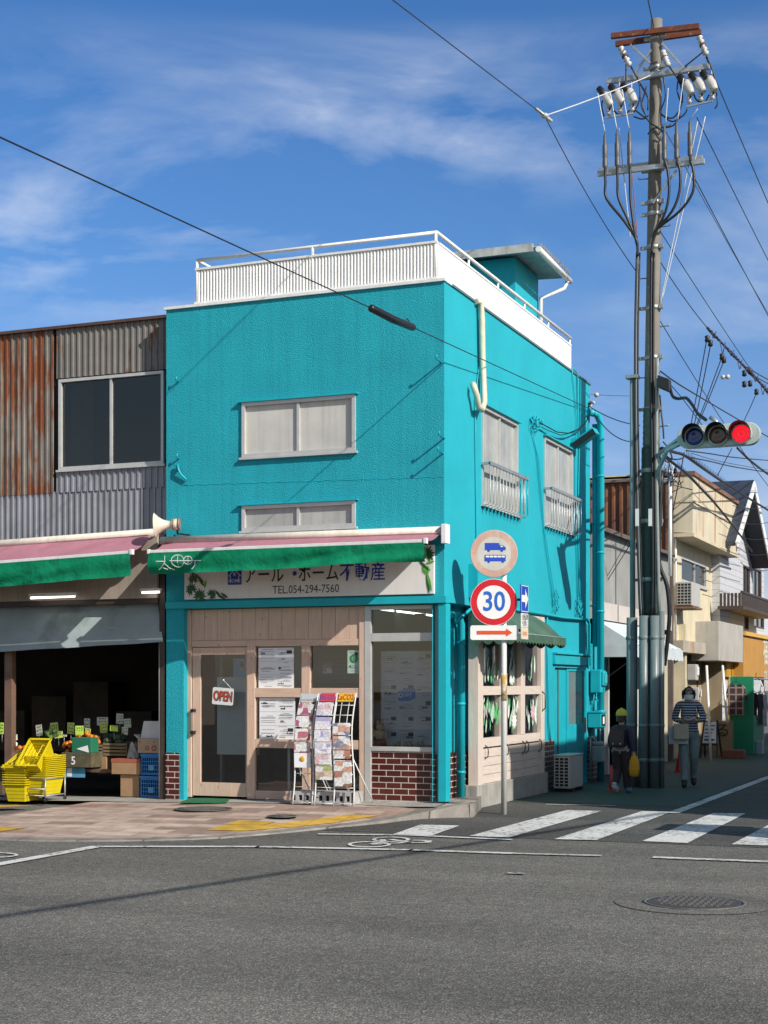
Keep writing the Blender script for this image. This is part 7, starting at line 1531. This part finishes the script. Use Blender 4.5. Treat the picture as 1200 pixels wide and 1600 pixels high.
k_ = (zr_ - zeave) / (yr - yg0); slope(yg0 - .7, zeave - .7 * k_, yr, zr_); slope(yr, zr_, y_b + .9, zeave - .9 * k_)
mb.build('roof', M('dark_blue_roof_tile', (.035, .045, .065), .5, .25, 6, bump=.3, bs=20), wh)
mb = MB(); 
for ya, za_, yb, zb2 in ((yg0 - .72, zeave - .72 * k_, yr, zr_), (yr, zr_, y_b + .92, zeave - .92 * k_)): mb.bar(V3((.515, ya, za_ - .02)), V3((.515, yb, zb2 - .02)), .03, .24)
mb.build('barge_board', m_white, wh)
for w in wz: window(wh, 'window', V3((0, 0, 0)), Y_, X_, w, fw=.05, rec=.03, curtain=None, split=(.5,), gl=m_glassd, frame=M('brown_frame', (.10, .07, .06), .5), sill=False, hood=False)
mb = MB(); mb.rect(V3((-.4, 0, 0)), Y_, Z_, yg0 + .2, y_b, 2, zeave - .2); mb.build('dark_core', m_dark, wh)
z0, z1 = PX(1180, 957, .6).z, PX(1180, 930, .6).z; y0 = yx(1160, .6)
mb = MB(); n = 40; mb.box((0, y0, z0), (.62, y0 + 6, z0 + .08)); mb.box((.55, y0, z1 - .05), (.62, y0 + 6, z1))
for k in range(n): mb.box((.57, y0 + 6 * k / n, z0 + .08), (.60, y0 + 6 * (k + .6) / n, z1 - .05))
for k in range(6): mb.box((.05 + .09 * k, y0, z0 + .08), (.11 + .09 * k, y0 + .03, z1 - .05))
mb.build('balcony', M('brown_balcony', (.06, .042, .035), .5, .2, 4), wh)
# orange shop front
os_ = thing('orange_shop', 'low orange fronted clothes shop with white sign lettering at the far end', 'shop building', (.4, 23, 0))
yo0 = yf1 + .05; m_org = M('orange_fascia', (.50, .25, .05), .55, .12, 2, streak=.15, c2=(.36, .17, .04), t=(.6, .75), cs=2)
zt1, zb1 = PX(1180, 999, .35).z + .05, PX(1180, 1058, .35).z
mb = MB(); mb.box((-.4, yo0, zb1), (.35, 32, zt1)); mb.build('fascia', m_org, os_)
mb = MB(); mb.box((-.4, yo0 - .02, zt1), (.42, 32, zt1 + .10)); mb.build('yellow_edge', M('yellow_edge', (.65, .40, .08), .5, .08, 4), os_)
mb = MB(); c = V3((.353, yx(1195, .35), PX(1195, 1033, .35).z)); mb.text('福', .9, c + Z_ * .25 + Y_ * .1, Y_, Z_, X_, .004, .02); mb.text('衣料', .42, c - Z_ * .45 + Y_ * .2, Y_, Z_, X_, .004, .01); mb.build('lettering', M('cream_letters', (.62, .58, .45), .6, .05, 4), os_, normals=False)
mb = MB(); mb.box((-1.2, yo0, 0), (-1.1, 32, zb1)); mb.box((-1.1, yo0 - .3, .0), (.1, yo0 - .2, zb1 + .3)); mb.build('back_wall', M('ochre_wall', (.42, .24, .05), .7, .2, 2), os_)
mb = MB(); q = PX(1145, 1045, .2); mb.box((-.4, yx(1136, .1), 1.85), (.1, yo0, zf0_)); mb.build('yellow_panel', M('yellow_panel', (.50, .28, .02), .5, .1, 3), os_)

# ================================================================== things on the pavement in front of them
def at(px, py): return PG(px, py, 0)
gb = at(1160, 1180); gd = (gb - CAM).dot(FW)
def pw(w): return w / F * gd
gs = thing('green_screen', 'tall green display screen with a shirt hung on its front', 'display screen', gb)
zg_ = 1.65 + (HY - 1057) / F * gd
mb = MB(); mb.box((gb.x - pw(19), gb.y, .02), (gb.x + pw(17), gb.y + .08, zg_)); mb.box((gb.x + pw(17) - .05, gb.y + .08, .02), (gb.x + pw(17), gb.y + 1.6, zg_ * .5)); mb.build('panel', M('bright_green_board', (.01, .24, .12), .5, .1, 3), gs, bevel=.01)
mb = MB(); mb.box((gb.x - pw(20.5), gb.y - .02, .02), (gb.x - pw(19), gb.y + .1, zg_ + .02)); mb.build('pale_edge', M('pale_edge', (.6, .55, .42), .6), gs)
def garment(label, c, w, h, mat, name='shirt', sl=True, ang=0, hanger=True, depth=.05):
    t = thing(name, label, 'clothing', c - Z_ * h, 'clothes hung out by the green screen')
    U = V3((math.cos(ang), math.sin(ang), 0)); N = V3((math.sin(ang), -math.cos(ang), 0))
    out = [(-.5, -1), (.5, -1), (.46, -.35), (.62, -.55), (.72, -.45), (.5, -.05), (.14, .0), (.0, -.06), (-.14, 0), (-.5, -.05), (-.72, -.45), (-.62, -.55), (-.46, -.35)] if sl else [(-.4, -1), (.4, -1), (.45, -.1), (.15, 0), (-.15, 0), (-.45, -.1)]
    mb = MB(); mb.prism([c + U * (x * w) + Z_ * (y * h) for x, y in out], -N * depth); mb.build('cloth', mat, t, bevel=.012)
    if hanger: mb = MB(); mb.tube([c + U * -.4 * w - Z_ * .02 * h + N * .01, c + Z_ * .06, c + U * .4 * w - Z_ * .02 * h + N * .01], .008, 5); mb.tube([c + Z_ * .06, c + Z_ * .14, c + Z_ * .17 + U * .03], .007, 5); mb.build('hanger', m_black, t)
    return t
m_plaid = brickmat('plaid_cloth', (.09, .045, .05), (.035, .025, .03), (.34, .27, .25), .16, .16, .018, rough=.9, bump=0, off=0, dirt=.3)
c = PD(1150, 1069, gd - .25); garment('dark plaid shirt on a hanger on the green screen', c, pw(25), pw(48), m_plaid)
rnd = random.Random(31)
for i, (px, py, w, h, cc, lab) in enumerate(((1176, 1082, 15, 44, (.03, .012, .02), 'black and wine top beside the green screen'), (1188, 1083, 8, 50, (.05, .055, .06), 'dark slim garment in the middle of the clothes rail'), (1194, 1084, 9, 52, (.42, .43, .44), 'pale grey top on the clothes rail'), (1181, 1062, 17, 22, (.55, .57, .60), 'white cloth hung high on the clothes rail'), (1184, 1122, 12, 34, (.03, .04, .07), 'navy trousers hanging low by the green screen'))):
    garment(lab, PD(px, py, gd + .35 + .25 * i), pw(w), pw(h), M('cloth_' + 'abcde'[i] + '_fabric', cc, .85, .2, 6), 'garment', sl=(i != 4), ang=.4)
cr_ = thing('clothes_rail', 'low steel clothes rail in front of the orange shop', 'clothes rail', PD(1185, 1172, gd + 1)); mb = MB(); a, b = PD(1168, 1060, gd + .4), PD(1206, 1062, gd + 3); mb.tube([a, b], .02, 6); mb.tube([a, V3((a.x, a.y, 0))], .02, 6); mb.tube([b, V3((b.x, b.y, 0))], .02, 6); mb.build('rail', m_galv, cr_)
def gbox(name, label, px0, px1, py0, py1, dep, mat, cat):
    p = at((px0 + px1) / 2, py1); d = (p - CAM).dot(FW); w = (px1 - px0) / F * d * 1.02; h = (py1 - py0) / F * d
    mb = MB(); mb.box((p.x - w / 2, p.y, .0), (p.x + w / 2, p.y + dep, h)); return p, w, h, mb
p, w, h, mb = gbox('box', '', 1172, 1190, 1158, 1179, .4, None, ''); o = mb.build('storage_box', M('pale_blue_box', (.36, .42, .46), .6, .1, 4), bevel=.015); tag(o, 'pale storage box at the foot of the green screen', 'box')
p, w, h, mb = gbox('planter', '', 1128, 1160, 1172, 1186, .45, None, ''); o = mb.build('planter_box', M('terracotta_planter', (.20, .07, .045), .7, .15, 4), bevel=.02); tag(o, 'long terracotta planter box in front of the green screen', 'planter')
p, w, h, mb = gbox('carton', '', 1111, 1140, 1127, 1182, .5, None, ''); o = mb.build('tall_carton', M('brown_tall_carton', (.30, .21, .11), .8, .15, 3), bevel=.01); tag(o, 'tall brown carton standing left of the green screen', 'box')
mb = MB(); c = V3((p.x + .05, p.y - .004, h * .72)); mb.text('る', .35, c, X_, Z_, -Y_, .002, .01); mb.build('print', m_ink, o, normals=False)
for i, (px, lab) in enumerate(((1105, 'white leaning pole nearer the A-frame sign'), (1130, 'white pole standing by the tall carton'))):
    p0 = PD(px + 6, 1186 if i == 0 else 1120, 33 + i); p1 = PD(px - 1, 1040, 33.5 + i); mb = MB(); p0.z = 0 if i == 0 else .8; mb.tube([p0, p1], .028, 8); o = mb.build('white_pole', m_white); tag(o, lab, 'pole', 'white poles by the cream building')
# A-frame board
ab = at(1108, 1185); ad = (ab - CAM).dot(FW); t = thing('sandwich_board', 'dark legged sandwich board with a white lettered sheet behind the walking woman', 'sign board', ab)
w = 22 / F * ad; hT = (1185 - 1128) / F * ad; q = lambda x, z, y: V3((ab.x + x, ab.y + y, z))
mb = MB(); mb.prism([q(-w * .55, hT * .42, .02), q(w * .62, hT * .42, .02), q(w * .45, hT, .2), q(-w * .45, hT, .2)], (0, .02, 0)); mb.build('sheet', m_paper, t)
mb = MB()
for s in (-1, 1): mb.bar(q(s * w * .6, 0, -.1), q(s * w * .45, hT + .03, .21), .035, .035); mb.bar(q(s * w * .6, 0, .55), q(s * w * .45, hT + .03, .22), .035, .035)
mb.bar(q(-w * .55, hT * .38, .02), q(w * .6, hT * .38, .02), .04, .04); mb.build('frame', m_black, t)
mb = MB(); O = q(0, hT * .72, .08)
for k in range(6): mb.rect(O + V3((0, -.012 - .0 * k, 0)), X_, (Z_ + Y_ * .31).normalized(), -w * .35, w * (.1 + .25 * ((k * 3) % 4) / 3), .22 - k * .085, .25 - k * .085 + (.02 if k in (0, 5) else 0))
mb.build('lettering', [M('blue_ink', (.05, .14, .30), .5, .1, 8)], t, normals=False)
# traffic cones
m_cone = M('red_cone', (.55, .025, .02), .45, .12, 6)
def cone(label, px, py, h, tilt=0):
    p = at(px, py); t = thing('traffic_cone', label, 'traffic cone', p, 'red traffic cones'); s = h / .7
    mb = MB(); mb.lathe([(.15 * s, .02), (.14 * s, .04), (.025 * s, h), (.015 * s, h)], p + V3((0, 0, 0)), (tilt, 0, 1), 20); mb.build('cone', m_cone, t)
    mb = MB(); mb.box(p + V3((-.19 * s, -.19 * s, 0)), p + V3((.19 * s, .19 * s, .025))); mb.build('base', m_cone, t, bevel=.01)
cone('red traffic cone behind the walking woman', 1062, 1207, .42 * 1.0); cone('red traffic cone beside the rear downpipe', 960, 1236, .40, -.12)
# gas / electric boxes on the cream building foot
m_mbox = M('grey_meter_box', (.46, .45, .42), .5, .1, 5)
for i, (px, py0, py1) in enumerate(((1081, 1038, 1063), (1085, 1074, 1095))):
    c = PX(px, (py0 + py1) / 2, .0); d = (c - CAM).dot(FW); h = (py1 - py0) / F * d; t = thing('meter_box', ('upper', 'lower')[i] + ' pale meter box on the corner of the cream building', 'meter box', c, 'meter boxes on the cream building')
    mb = MB(); mb.box(c + V3((-.12, 0, -h / 2)), c + V3((.10, .28, h / 2))); mb.build('case', m_mbox, t, bevel=.02)
    mb = MB(); mb.box(c + V3((.10, .05, -h * .2)), c + V3((.125, .23, h * .35))); mb.build('cover', m_white, t, bevel=.01)
mb = MB(); a = PX(1078, 960, .02); mb.box((-.5, a.y - .15, 0), (-.05, a.y, 3.0)); o = mb.build('cream_pier', m_cream2); tag(o, 'narrow cream pier at the street corner of the cream building', 'pier')
# scooter-ish clutter is too small to see; the building across the side street (right of the frame) that shades it
an = thing('rendered_building', 'plain rendered corner building across the side street, right of the photo', 'building', (10, 8, 0))
mb = MB(); mb.box((7.5, -.83, 0), (15, 34, 6.06)); mb.build('wall', m_whitewall, an)
mb = MB(); mb.box((7.45, -.9, 6.06), (15, 34, 6.12)); mb.build('roof', m_conc, an)
t = thing('shadow_block', 'unseen grey block added on the far corner to shade the crossing, right of the photo', 'shadow block', (5.6, -1.5, 0))  # unseen block, added only for the shadow it throws on the crossing
mb = MB(); mb.box((5.15, -1.95, 0), (6.0, -1.25, 1.55)); mb.build('case', m_galv, t, bevel=.02); mb = MB(); mb.box((5.1, -2.0, 1.56), (6.05, -1.2, 1.62)); mb.build('lid', m_galv, t)
# the row across the main road, mirrored in the shop glass
for i, (x0, x1, h, m, lab) in enumerate(((-34, -24, 6.5, M('tan_render', (.30, .26, .21), .7, .15, 1), 'tan house row across the main road behind the viewer'), (-5.5, 3, 7.5, M('grey_render', (.22, .23, .24), .7, .15, 1), 'grey house row across the main road behind the viewer'), (3.5, 20, 6.0, M('brown_render', (.20, .16, .13), .7, .15, 1), 'brown house row across the main road behind the viewer'))):
    t = thing('row_building', lab, 'building', ((x0 + x1) / 2, -34, 0)); mb = MB(); hs_ = [(x0 + 1 + k * 2.4, x0 + 2.4 + k * 2.4, 4.0, 5.2) for k in range(int((x1 - x0 - 2) / 2.4))]
    mb.panel(V3((0, -30, 0)), X_, Z_, Y_, x0, x1, 0, h, hs_, .1); mb.box((x0, -38, 0), (x1, -30.2, h)); mb.build('wall', m, t)
    mb = MB(); mb.box((x0 - .2, -38, h), (x1 + .2, -29.7, h + .2)); mb.build('roof', m_conc, t)
# ================================================================== people
def person(label, loc, heading, H, joints, edges, parts, extra=None):
    """joints: name -> (x, y, z, rx, ry) for a 1.6 m figure facing -Y; parts: child name -> (material, inflate, predicate on nearest bone)"""
    names = list(joints); k = H / 1.6
    me = bpy.data.meshes.new('skeleton'); me.from_pydata([tuple(c * k for c in joints[n][:3]) for n in names], [(names.index(a), names.index(b)) for a, b in edges], [])
    so = bpy.data.objects.new('skeleton', me); COL.objects.link(so)
    sk = so.modifiers.new('skin', 'SKIN'); sk.use_smooth_shade = True
    for i, n in enumerate(names):
        v = me.skin_vertices[0].data[i]; v.radius = (joints[n][3] * k, joints[n][4] * k); v.use_root = (n == 'pelvis')
    ss = so.modifiers.new('sub', 'SUBSURF'); ss.levels = 2; ss.render_levels = 2
    dg = bpy.context.evaluated_depsgraph_get(); m = bpy.data.meshes.new_from_object(so.evaluated_get(dg)); bpy.data.objects.remove(so)
    bm = bmesh.new(); bm.from_mesh(m); bm.normal_update()
    E_ = [(a, b, V3(joints[a][:3]) * k, V3(joints[b][:3]) * k) for a, b in edges]
    def bone(p):
        best = None
        for a, b, A, B in E_:
            d = B - A; t = max(0, min(1, (p - A).dot(d) / max(1e-9, d.length_squared))); q = (p - (A + d * t)).length
            if best is None or q < best[0]: best = (q, a, b, t)
        return best
    root = thing('person', label, 'person', loc, rz=heading)
    fb = {f.index: bone(f.calc_center_median()) for f in bm.faces}
    fc = {f.index: f.calc_center_median() / k for f in bm.faces}
    out = {}
    for nm, (mat, inf, pred) in parts.items():
        mb = MB(); mp = {}
        for f in bm.faces:
            b = fb[f.index]
            if pred(b[1], b[2], b[3], fc[f.index]):
                vs = []
                for v in f.verts:
                    if v.index not in mp: mp[v.index] = mb.bm.verts.new(v.co + v.normal * inf)
                    vs.append(mp[v.index])
                try: mb.bm.faces.new(vs).smooth = True
                except ValueError: pass
        out[nm] = mb.build(nm, mat, None, normals=False, local=True); out[nm]['_p'] = 1
    # hands: palm, four fingers and a thumb joined into the body mesh
    mb = MB(); mb.bm.free(); mb.bm = bm
    for s, wr, hd in (('r', 'wrist_r', 'hand_r'), ('l', 'wrist_l', 'hand_l')):
        A, B = V3(joints[wr][:3]) * k, V3(joints[hd][:3]) * k; d = (B - A).normalized(); side_ = d.cross(Z_ if abs(d.z) < .8 else Y_).normalized(); nrm = side_.cross(d)
        mb.ball(B, .036 * k, 8, (1, 1, 1))
        for i in range(4):
            o = B + d * .025 * k + side_ * ((i - 1.5) * .018 * k); L_ = (.07, .08, .075, .058)[i] * k
            mb.tube([o, o + d * L_ * .45 - nrm * .008 * k, o + d * L_ * .75 - nrm * .025 * k, o + d * L_ * .85 - nrm * .045 * k], [.010 * k, .0095 * k, .0085 * k, .006 * k], 6)
        o = B + side_ * .03 * k; mb.tube([o, o + side_ * .02 * k + d * .03 * k, o + side_ * .018 * k + d * .055 * k], [.012 * k, .010 * k, .007 * k], 6)
    body = mb.build('body', m_skin, root, local=True, normals=False)
    for p in body.data.polygons: p.use_smooth = True
    for o in out.values():
        o.parent = root; del o['_p']
    return root, k
m_skin = M('skin', (.55, .34, .25), .5, .06, 8)
def stripes(name, a, b, n):
    m = bpy.data.materials.new(name); m.use_nodes = True; T = m.node_tree; l = T.links.new; bs = T.nodes['Principled BSDF']
    tc = nn(T, 'ShaderNodeTexCoord'); s = nn(T, 'ShaderNodeSeparateXYZ'); l(tc.outputs['Object'], s.inputs[0]); mu = nn(T, 'ShaderNodeMath', operation='MULTIPLY', inp={1: n}); l(s.outputs[2], mu.inputs[0]); fr = nn(T, 'ShaderNodeMath', operation='FRACT'); l(mu.outputs[0], fr.inputs[0])
    r = ramp(T, [(0.0, tuple(a) + (1,)), (.36, tuple(b) + (1,))]); r.color_ramp.interpolation = 'CONSTANT'; l(fr.outputs[0], r.inputs[0]); l(r.outputs[0], bs.inputs['Base Color']); bs.inputs['Roughness'].default_value = .9
    return m
m_hair = M('dark_hair', (.018, .014, .012), .5, .3, 30)
# ---- woman walking towards the viewer
J = dict(pelvis=(0, 0, .87, .125, .095), waist=(0, -.005, 1.00, .105, .082), chest=(0, -.005, 1.15, .125, .09), upper=(0, .01, 1.27, .10, .075), neck=(0, .012, 1.345, .048, .048), neck2=(0, -.002, 1.395, .045, .047), jaw=(0, -.022, 1.435, .058, .066), face=(0, -.014, 1.49, .070, .083), skull=(0, .0, 1.545, .068, .078), nose=(0, -.085, 1.475, .014, .014),
         sho_r=(-.155, .01, 1.285, .052, .05), elb_r=(-.215, .03, 1.06, .042, .042), wrist_r=(-.10, -.17, 1.02, .028, .026), hand_r=(-.06, -.22, 1.045, .024, .024),
         sho_l=(.155, .01, 1.285, .052, .05), elb_l=(.235, .02, 1.06, .042, .042), wrist_l=(.12, -.17, 1.04, .028, .026), hand_l=(.07, -.22, 1.06, .024, .024),
         hip_r=(-.088, 0, .82, .092, .09), knee_r=(-.075, -.10, .46, .06, .062), ank_r=(-.07, -.16, .085, .038, .042), toe_r=(-.085, -.30, .035, .034, .03), heel_r=(-.07, -.13, .04, .034, .034),
         hip_l=(.088, 0, .82, .092, .09), knee_l=(.085, -.02, .46, .06, .062), ank_l=(.08, .18, .13, .038, .042), toe_l=(.085, .07, .04, .034, .03), heel_l=(.08, .22, .10, .034, .034))
ED = [('pelvis', 'waist'), ('waist', 'chest'), ('chest', 'upper'), ('upper', 'neck'), ('neck', 'neck2'), ('neck2', 'jaw'), ('jaw', 'face'), ('face', 'skull'), ('face', 'nose')]
for s in 'rl': ED += [('upper', 'sho_' + s), ('sho_' + s, 'elb_' + s), ('elb_' + s, 'wrist_' + s), ('wrist_' + s, 'hand_' + s), ('pelvis', 'hip_' + s), ('hip_' + s, 'knee_' + s), ('knee_' + s, 'ank_' + s), ('ank_' + s, 'toe_' + s), ('ank_' + s, 'heel_' + s)]
isarm = lambda a, b, t, p: ('sho' in b or 'elb' in b or ('wrist' in b and t < .92))
istor = lambda a, b, t, p: b in ('waist', 'chest', 'upper') or (b == 'neck' and p.z < 1.325)
isleg = lambda a, b, t, p: 'hip' in b or 'knee' in b or ('ank' in b and t < .93)
wp = PG(1076, 1230)
wom, k = person('woman in a striped top and face mask walking towards the camera with bags', wp, math.atan2(-(CAM - wp).normalized().x, 1) * 0 + R(14), 1.66, J, ED, {
    'striped_top': (stripes('striped_knit', (.46, .50, .58), (.05, .055, .085), 24), .012, lambda a, b, t, p: istor(a, b, t, p) or isarm(a, b, t, p) or (b in ('hip_r', 'hip_l') and p.z > .86) or (a == 'pelvis' and p.z > .86)),
    'trousers': (M('grey_green_denim', (.19, .24, .24), .85, .2, 8), .010, lambda a, b, t, p: (isleg(a, b, t, p) and p.z < .93) or (b == 'waist' and p.z < .93)),
    'shoes': (M('black_shoe', (.012, .012, .014), .5, .2, 8), .009, lambda a, b, t, p: 'toe' in b or 'heel' in b or ('ank' in b and t > .9))})
def child(mb, name, mat, par, **kw): return mb.build(name, mat, par, local=True, **kw)
mb = MB()  # hair: cap over the skull, drawn back behind the neck
def hair(u, v):
    a = 2 * math.pi * u; th = (.62 + .16 * math.cos(a + math.pi / 2) * -1) * math.pi * v * .92
    fr = math.sin(a); lim = .40 if fr < -.3 else .78
    th = lim * math.pi * v * (1 if fr < -.3 else 1.0)
    return V3((.094 * math.sin(th) * math.cos(a), .005 + .108 * math.sin(th) * math.sin(a), 1.52 + .10 * math.cos(th)))
mb.surf(hair, 32, 10); mb.ball((0, .10, 1.44), .06, 10, (1, .7, 1.1)); mb.ball((.01, .06, 1.60), .035, 8)
for s in (-1, 1): mb.tube([(s * .085, -.02, 1.56), (s * .092, -.01, 1.50), (s * .088, .03, 1.42)], [.02, .024, .015], 6)
child(mb, 'hair', m_hair, wom)
mb = MB(); mb.surf(lambda u, v: V3((.076 * math.sin((u - .5) * 2.6), -.030 - .072 * math.cos((u - .5) * 2.6) - .012 * math.sin(v * math.pi) , 1.405 + .085 * v)), 20, 8); mb.surf(lambda u, v: V3((.0745 * math.sin((u - .5) * 2.6), -.029 - .070 * math.cos((u - .5) * 2.6) - .012 * math.sin(v * math.pi), 1.405 + .085 * v)), 20, 8)
child(mb, 'face_mask', M('white_mask', (.66, .70, .74), .8, .04, 8), wom)
mb = MB()
for s in (-1, 1): mb.ball((s * .031, -.088, 1.505), .0125, 8, (1.3, .6, .7))
child(mb, 'eyes', m_ink, wom)
mb = MB()
for s in (-1, 1): mb.tube([(s * .05, -.086, 1.527), (s * .03, -.094, 1.531), (s * .014, -.094, 1.527)], .004, 5)
child(mb, 'eyebrows', m_hair, wom)
mb = MB()
for s in (-1, 1): mb.ball((s * .078, -.005, 1.485), .02, 8, (.4, .8, 1.3))
child(mb, 'ears', m_skin, wom)
def rot(p): h = wom.rotation_euler.z; return V3((wp.x + p[0] * math.cos(h) - p[1] * math.sin(h), wp.y + p[0] * math.sin(h) + p[1] * math.cos(h), p[2]))
def bag(name, label, cat, c, w, d, h, mat, hz, group=None):
    c = rot(c); t = thing(name, label, cat, c, group, rz=wom.rotation_euler.z)
    mb = MB(); mb.hexa([(-w / 2, -d / 2, 0), (w / 2, -d / 2, 0), (w / 2, d / 2, 0), (-w / 2, d / 2, 0), (-w / 2 * .98, -d * .3, h), (w / 2 * .98, -d * .3, h), (w / 2 * .98, d * .3, h), (-w / 2 * .98, d * .3, h)]); mb.build('bag_body', mat, t, local=True, bevel=.01)
    mb = MB()
    for s in (-1, 1): mb.tube([(-w * .22, s * d * .28, h), (-w * .12, 0, h + hz), (w * .12, 0, h + hz), (w * .22, s * d * .28, h)], .006, 5)
    mb.build('bag_handle', mat, t, local=True); return t
bag('tote_bag', 'pale grey square tote bag hanging from the walking woman\'s arm', 'bag', (-.17, -.13, .70), .31, .10, .29, M('pale_tote', (.58, .61, .59), .8, .08, 5), .10)
bag('paper_bag', 'brown paper carrier bag hanging in front of the grey tote bag', 'bag', (-.13, -.25, .78), .24, .11, .25, M('kraft_paper', (.42, .35, .26), .8, .1, 6), .07)
mb = MB(); mb.box((-.05, -.275, 1.055), (.04, -.262, 1.10)); o = mb.build('phone', m_black, None, bevel=.004); h_ = wom.rotation_euler.z; o.location = wp; o.rotation_euler = (0, 0, h_); tag(o, 'small dark phone held in the walking woman\'s hands', 'phone')
# ---- boy walking away, yellow cap and dark school bag
JB = dict(pelvis=(0, 0, .84, .125, .10), waist=(0, .0, .97, .115, .095), chest=(0, .01, 1.10, .125, .10), upper=(0, .0, 1.21, .10, .08), neck=(0, -.005, 1.275, .048, .048), neck2=(0, -.015, 1.32, .048, .05), jaw=(0, -.03, 1.365, .07, .075), face=(0, -.022, 1.43, .085, .095), skull=(0, -.01, 1.50, .082, .092), nose=(0, -.105, 1.41, .014, .014),
          sho_r=(-.15, .0, 1.215, .058, .055), elb_r=(-.205, .04, 1.00, .048, .048), wrist_r=(-.23, -.01, .79, .032, .03), hand_r=(-.235, -.015, .735, .026, .026),
          sho_l=(.15, .0, 1.215, .058, .055), elb_l=(.205, .02, 1.00, .048, .048), wrist_l=(.215, -.10, .83, .032, .03), hand_l=(.21, -.14, .79, .026, .026),
          hip_r=(-.085, 0, .78, .098, .10), knee_r=(-.08, -.06, .43, .068, .07), ank_r=(-.08, -.10, .09, .045, .048), toe_r=(-.09, -.25, .04, .042, .036), heel_r=(-.08, -.07, .045, .04, .04),
          hip_l=(.085, 0, .78, .098, .10), knee_l=(.08, -.03, .43, .068, .07), ank_l=(.075, .16, .16, .045, .048), toe_l=(.08, .06, .045, .042, .036), heel_l=(.075, .22, .13, .04, .04))
bp = PG(971, 1240)
boy, kb = person('child in a yellow cap and dark school bag walking away from the camera', bp, R(176), 1.29, JB, ED, {
    'jacket': (M('navy_jacket', (.035, .040, .065), .85, .2, 8), .016, lambda a, b, t, p: istor(a, b, t, p) or isarm(a, b, t, p) or (b == 'neck' and p.z < 1.27)),
    'shirt_hem': (M('grey_shirt', (.26, .25, .25), .85, .1, 8), .018, lambda a, b, t, p: (b in ('hip_r', 'hip_l', 'waist')) and .80 < p.z < .90),
    'trousers': (M('black_trousers', (.025, .025, .03), .85, .2, 8), .014, lambda a, b, t, p: isleg(a, b, t, p) and p.z < .9),
    'shoes': (M('blue_white_shoe', (.12, .20, .34), .6, .3, 12, c2=(.6, .6, .6), t=(.5, .55), cs=9), .012, lambda a, b, t, p: 'toe' in b or 'heel' in b or ('ank' in b and t > .9))})
mb = MB(); mb.surf(lambda u, v: V3((.108 * math.sin(v * 1.75) * math.cos(2 * math.pi * u), -.01 + .118 * math.sin(v * 1.75) * math.sin(2 * math.pi * u), 1.49 + .115 * math.cos(v * 1.75))) * kb, 28, 8); mb.surf(lambda u, v: V3((.11 * math.cos(math.pi + math.pi * u) * (1 + .1 * v), -.01 + (.118 + .09 * v) * math.sin(math.pi + math.pi * u), 1.47 - .015 * v)) * kb, 20, 3); mb.ball(V3((0, -.01, 1.607)) * kb, .012, 6); child(mb, 'cap', M('yellow_cap', (.50, .50, .05), .75, .12, 6), boy)
mb = MB(); mb.surf(lambda u, v: V3((.098 * math.cos(2 * math.pi * u), -.005 + .108 * math.sin(2 * math.pi * u), 1.47 - .11 * v * (1 if math.sin(2 * math.pi * u) > -.2 else .25))) * kb, 28, 4); mb.ball(V3((0, .045, 1.42)) * kb, .085 * kb, 10, (1, .7, 1)); child(mb, 'hair', m_hair, boy)
mb = MB()
for s in (-1, 1): mb.ball(V3((s * .095, -.01, 1.42)) * kb, .02, 8, (.4, .8, 1.3))
child(mb, 'ears', m_skin, boy)
def rotb(p): h = boy.rotation_euler.z; return V3((bp.x + p[0] * math.cos(h) - p[1] * math.sin(h), bp.y + p[0] * math.sin(h) + p[1] * math.cos(h), p[2]))
t = thing('school_bag', 'dark navy hard school bag on the child\'s back', 'school bag', bp, rz=boy.rotation_euler.z)
mb = MB(); pts = [(-.13, .13), (.13, .13), (.135, .26), (.12, .29), (-.12, .29), (-.135, .26)]; mb.prism([V3((x, y, .88)) * kb for x, y in pts], V3((0, 0, .34)) * kb); mb.build('bag_body', M('navy_leather', (.010, .013, .022), .45, .15, 6), t, local=True, bevel=.02)
mb = MB(); mb.box(V3((-.137, .285, .94)) * kb, V3((.137, .297, 1.225)) * kb); mb.box(V3((-.137, .14, 1.222)) * kb, V3((.137, .297, 1.236)) * kb); mb.build('bag_flap', M('navy_flap', (.014, .018, .028), .4, .15, 6), t, local=True, bevel=.01)
for s in (-1, 1): mb = MB(); mb.tube([V3((s * .09, .13, 1.2)) * kb, V3((s * .10, .02, 1.285)) * kb, V3((s * .11, -.11, 1.16)) * kb, V3((s * .12, -.02, .95)) * kb, V3((s * .11, .13, .92)) * kb], .012, 6); mb.build('strap', m_black, t, local=True)
for s in (-1, 1): mb = MB(); mb.ball(V3((s * .07, .298, .945)) * kb, .012, 8); mb.build('buckle', m_alu, t, local=True)
c = rotb(V3((-.24, -.02, .32)) * kb); t = thing('yellow_bag', 'yellow drawstring bag hanging from the child\'s right hand', 'bag', c)
mb = MB(); mb.lathe([(.04, .0), (.07, .02), (.083, .12), (.075, .24), (.05, .30), (.025, .33), (.03, .36)], c, n=18); mb.build('bag_body', M('orange_yellow_cloth', (.55, .30, .015), .8, .15, 8), t)
mb = MB(); mb.tube([c + V3((.02, 0, .33)), rotb(V3(JB['hand_r'][:3]) * kb), c + V3((-.02, 0, .33))], .006, 5); mb.build('bag_cord', m_paper, t)
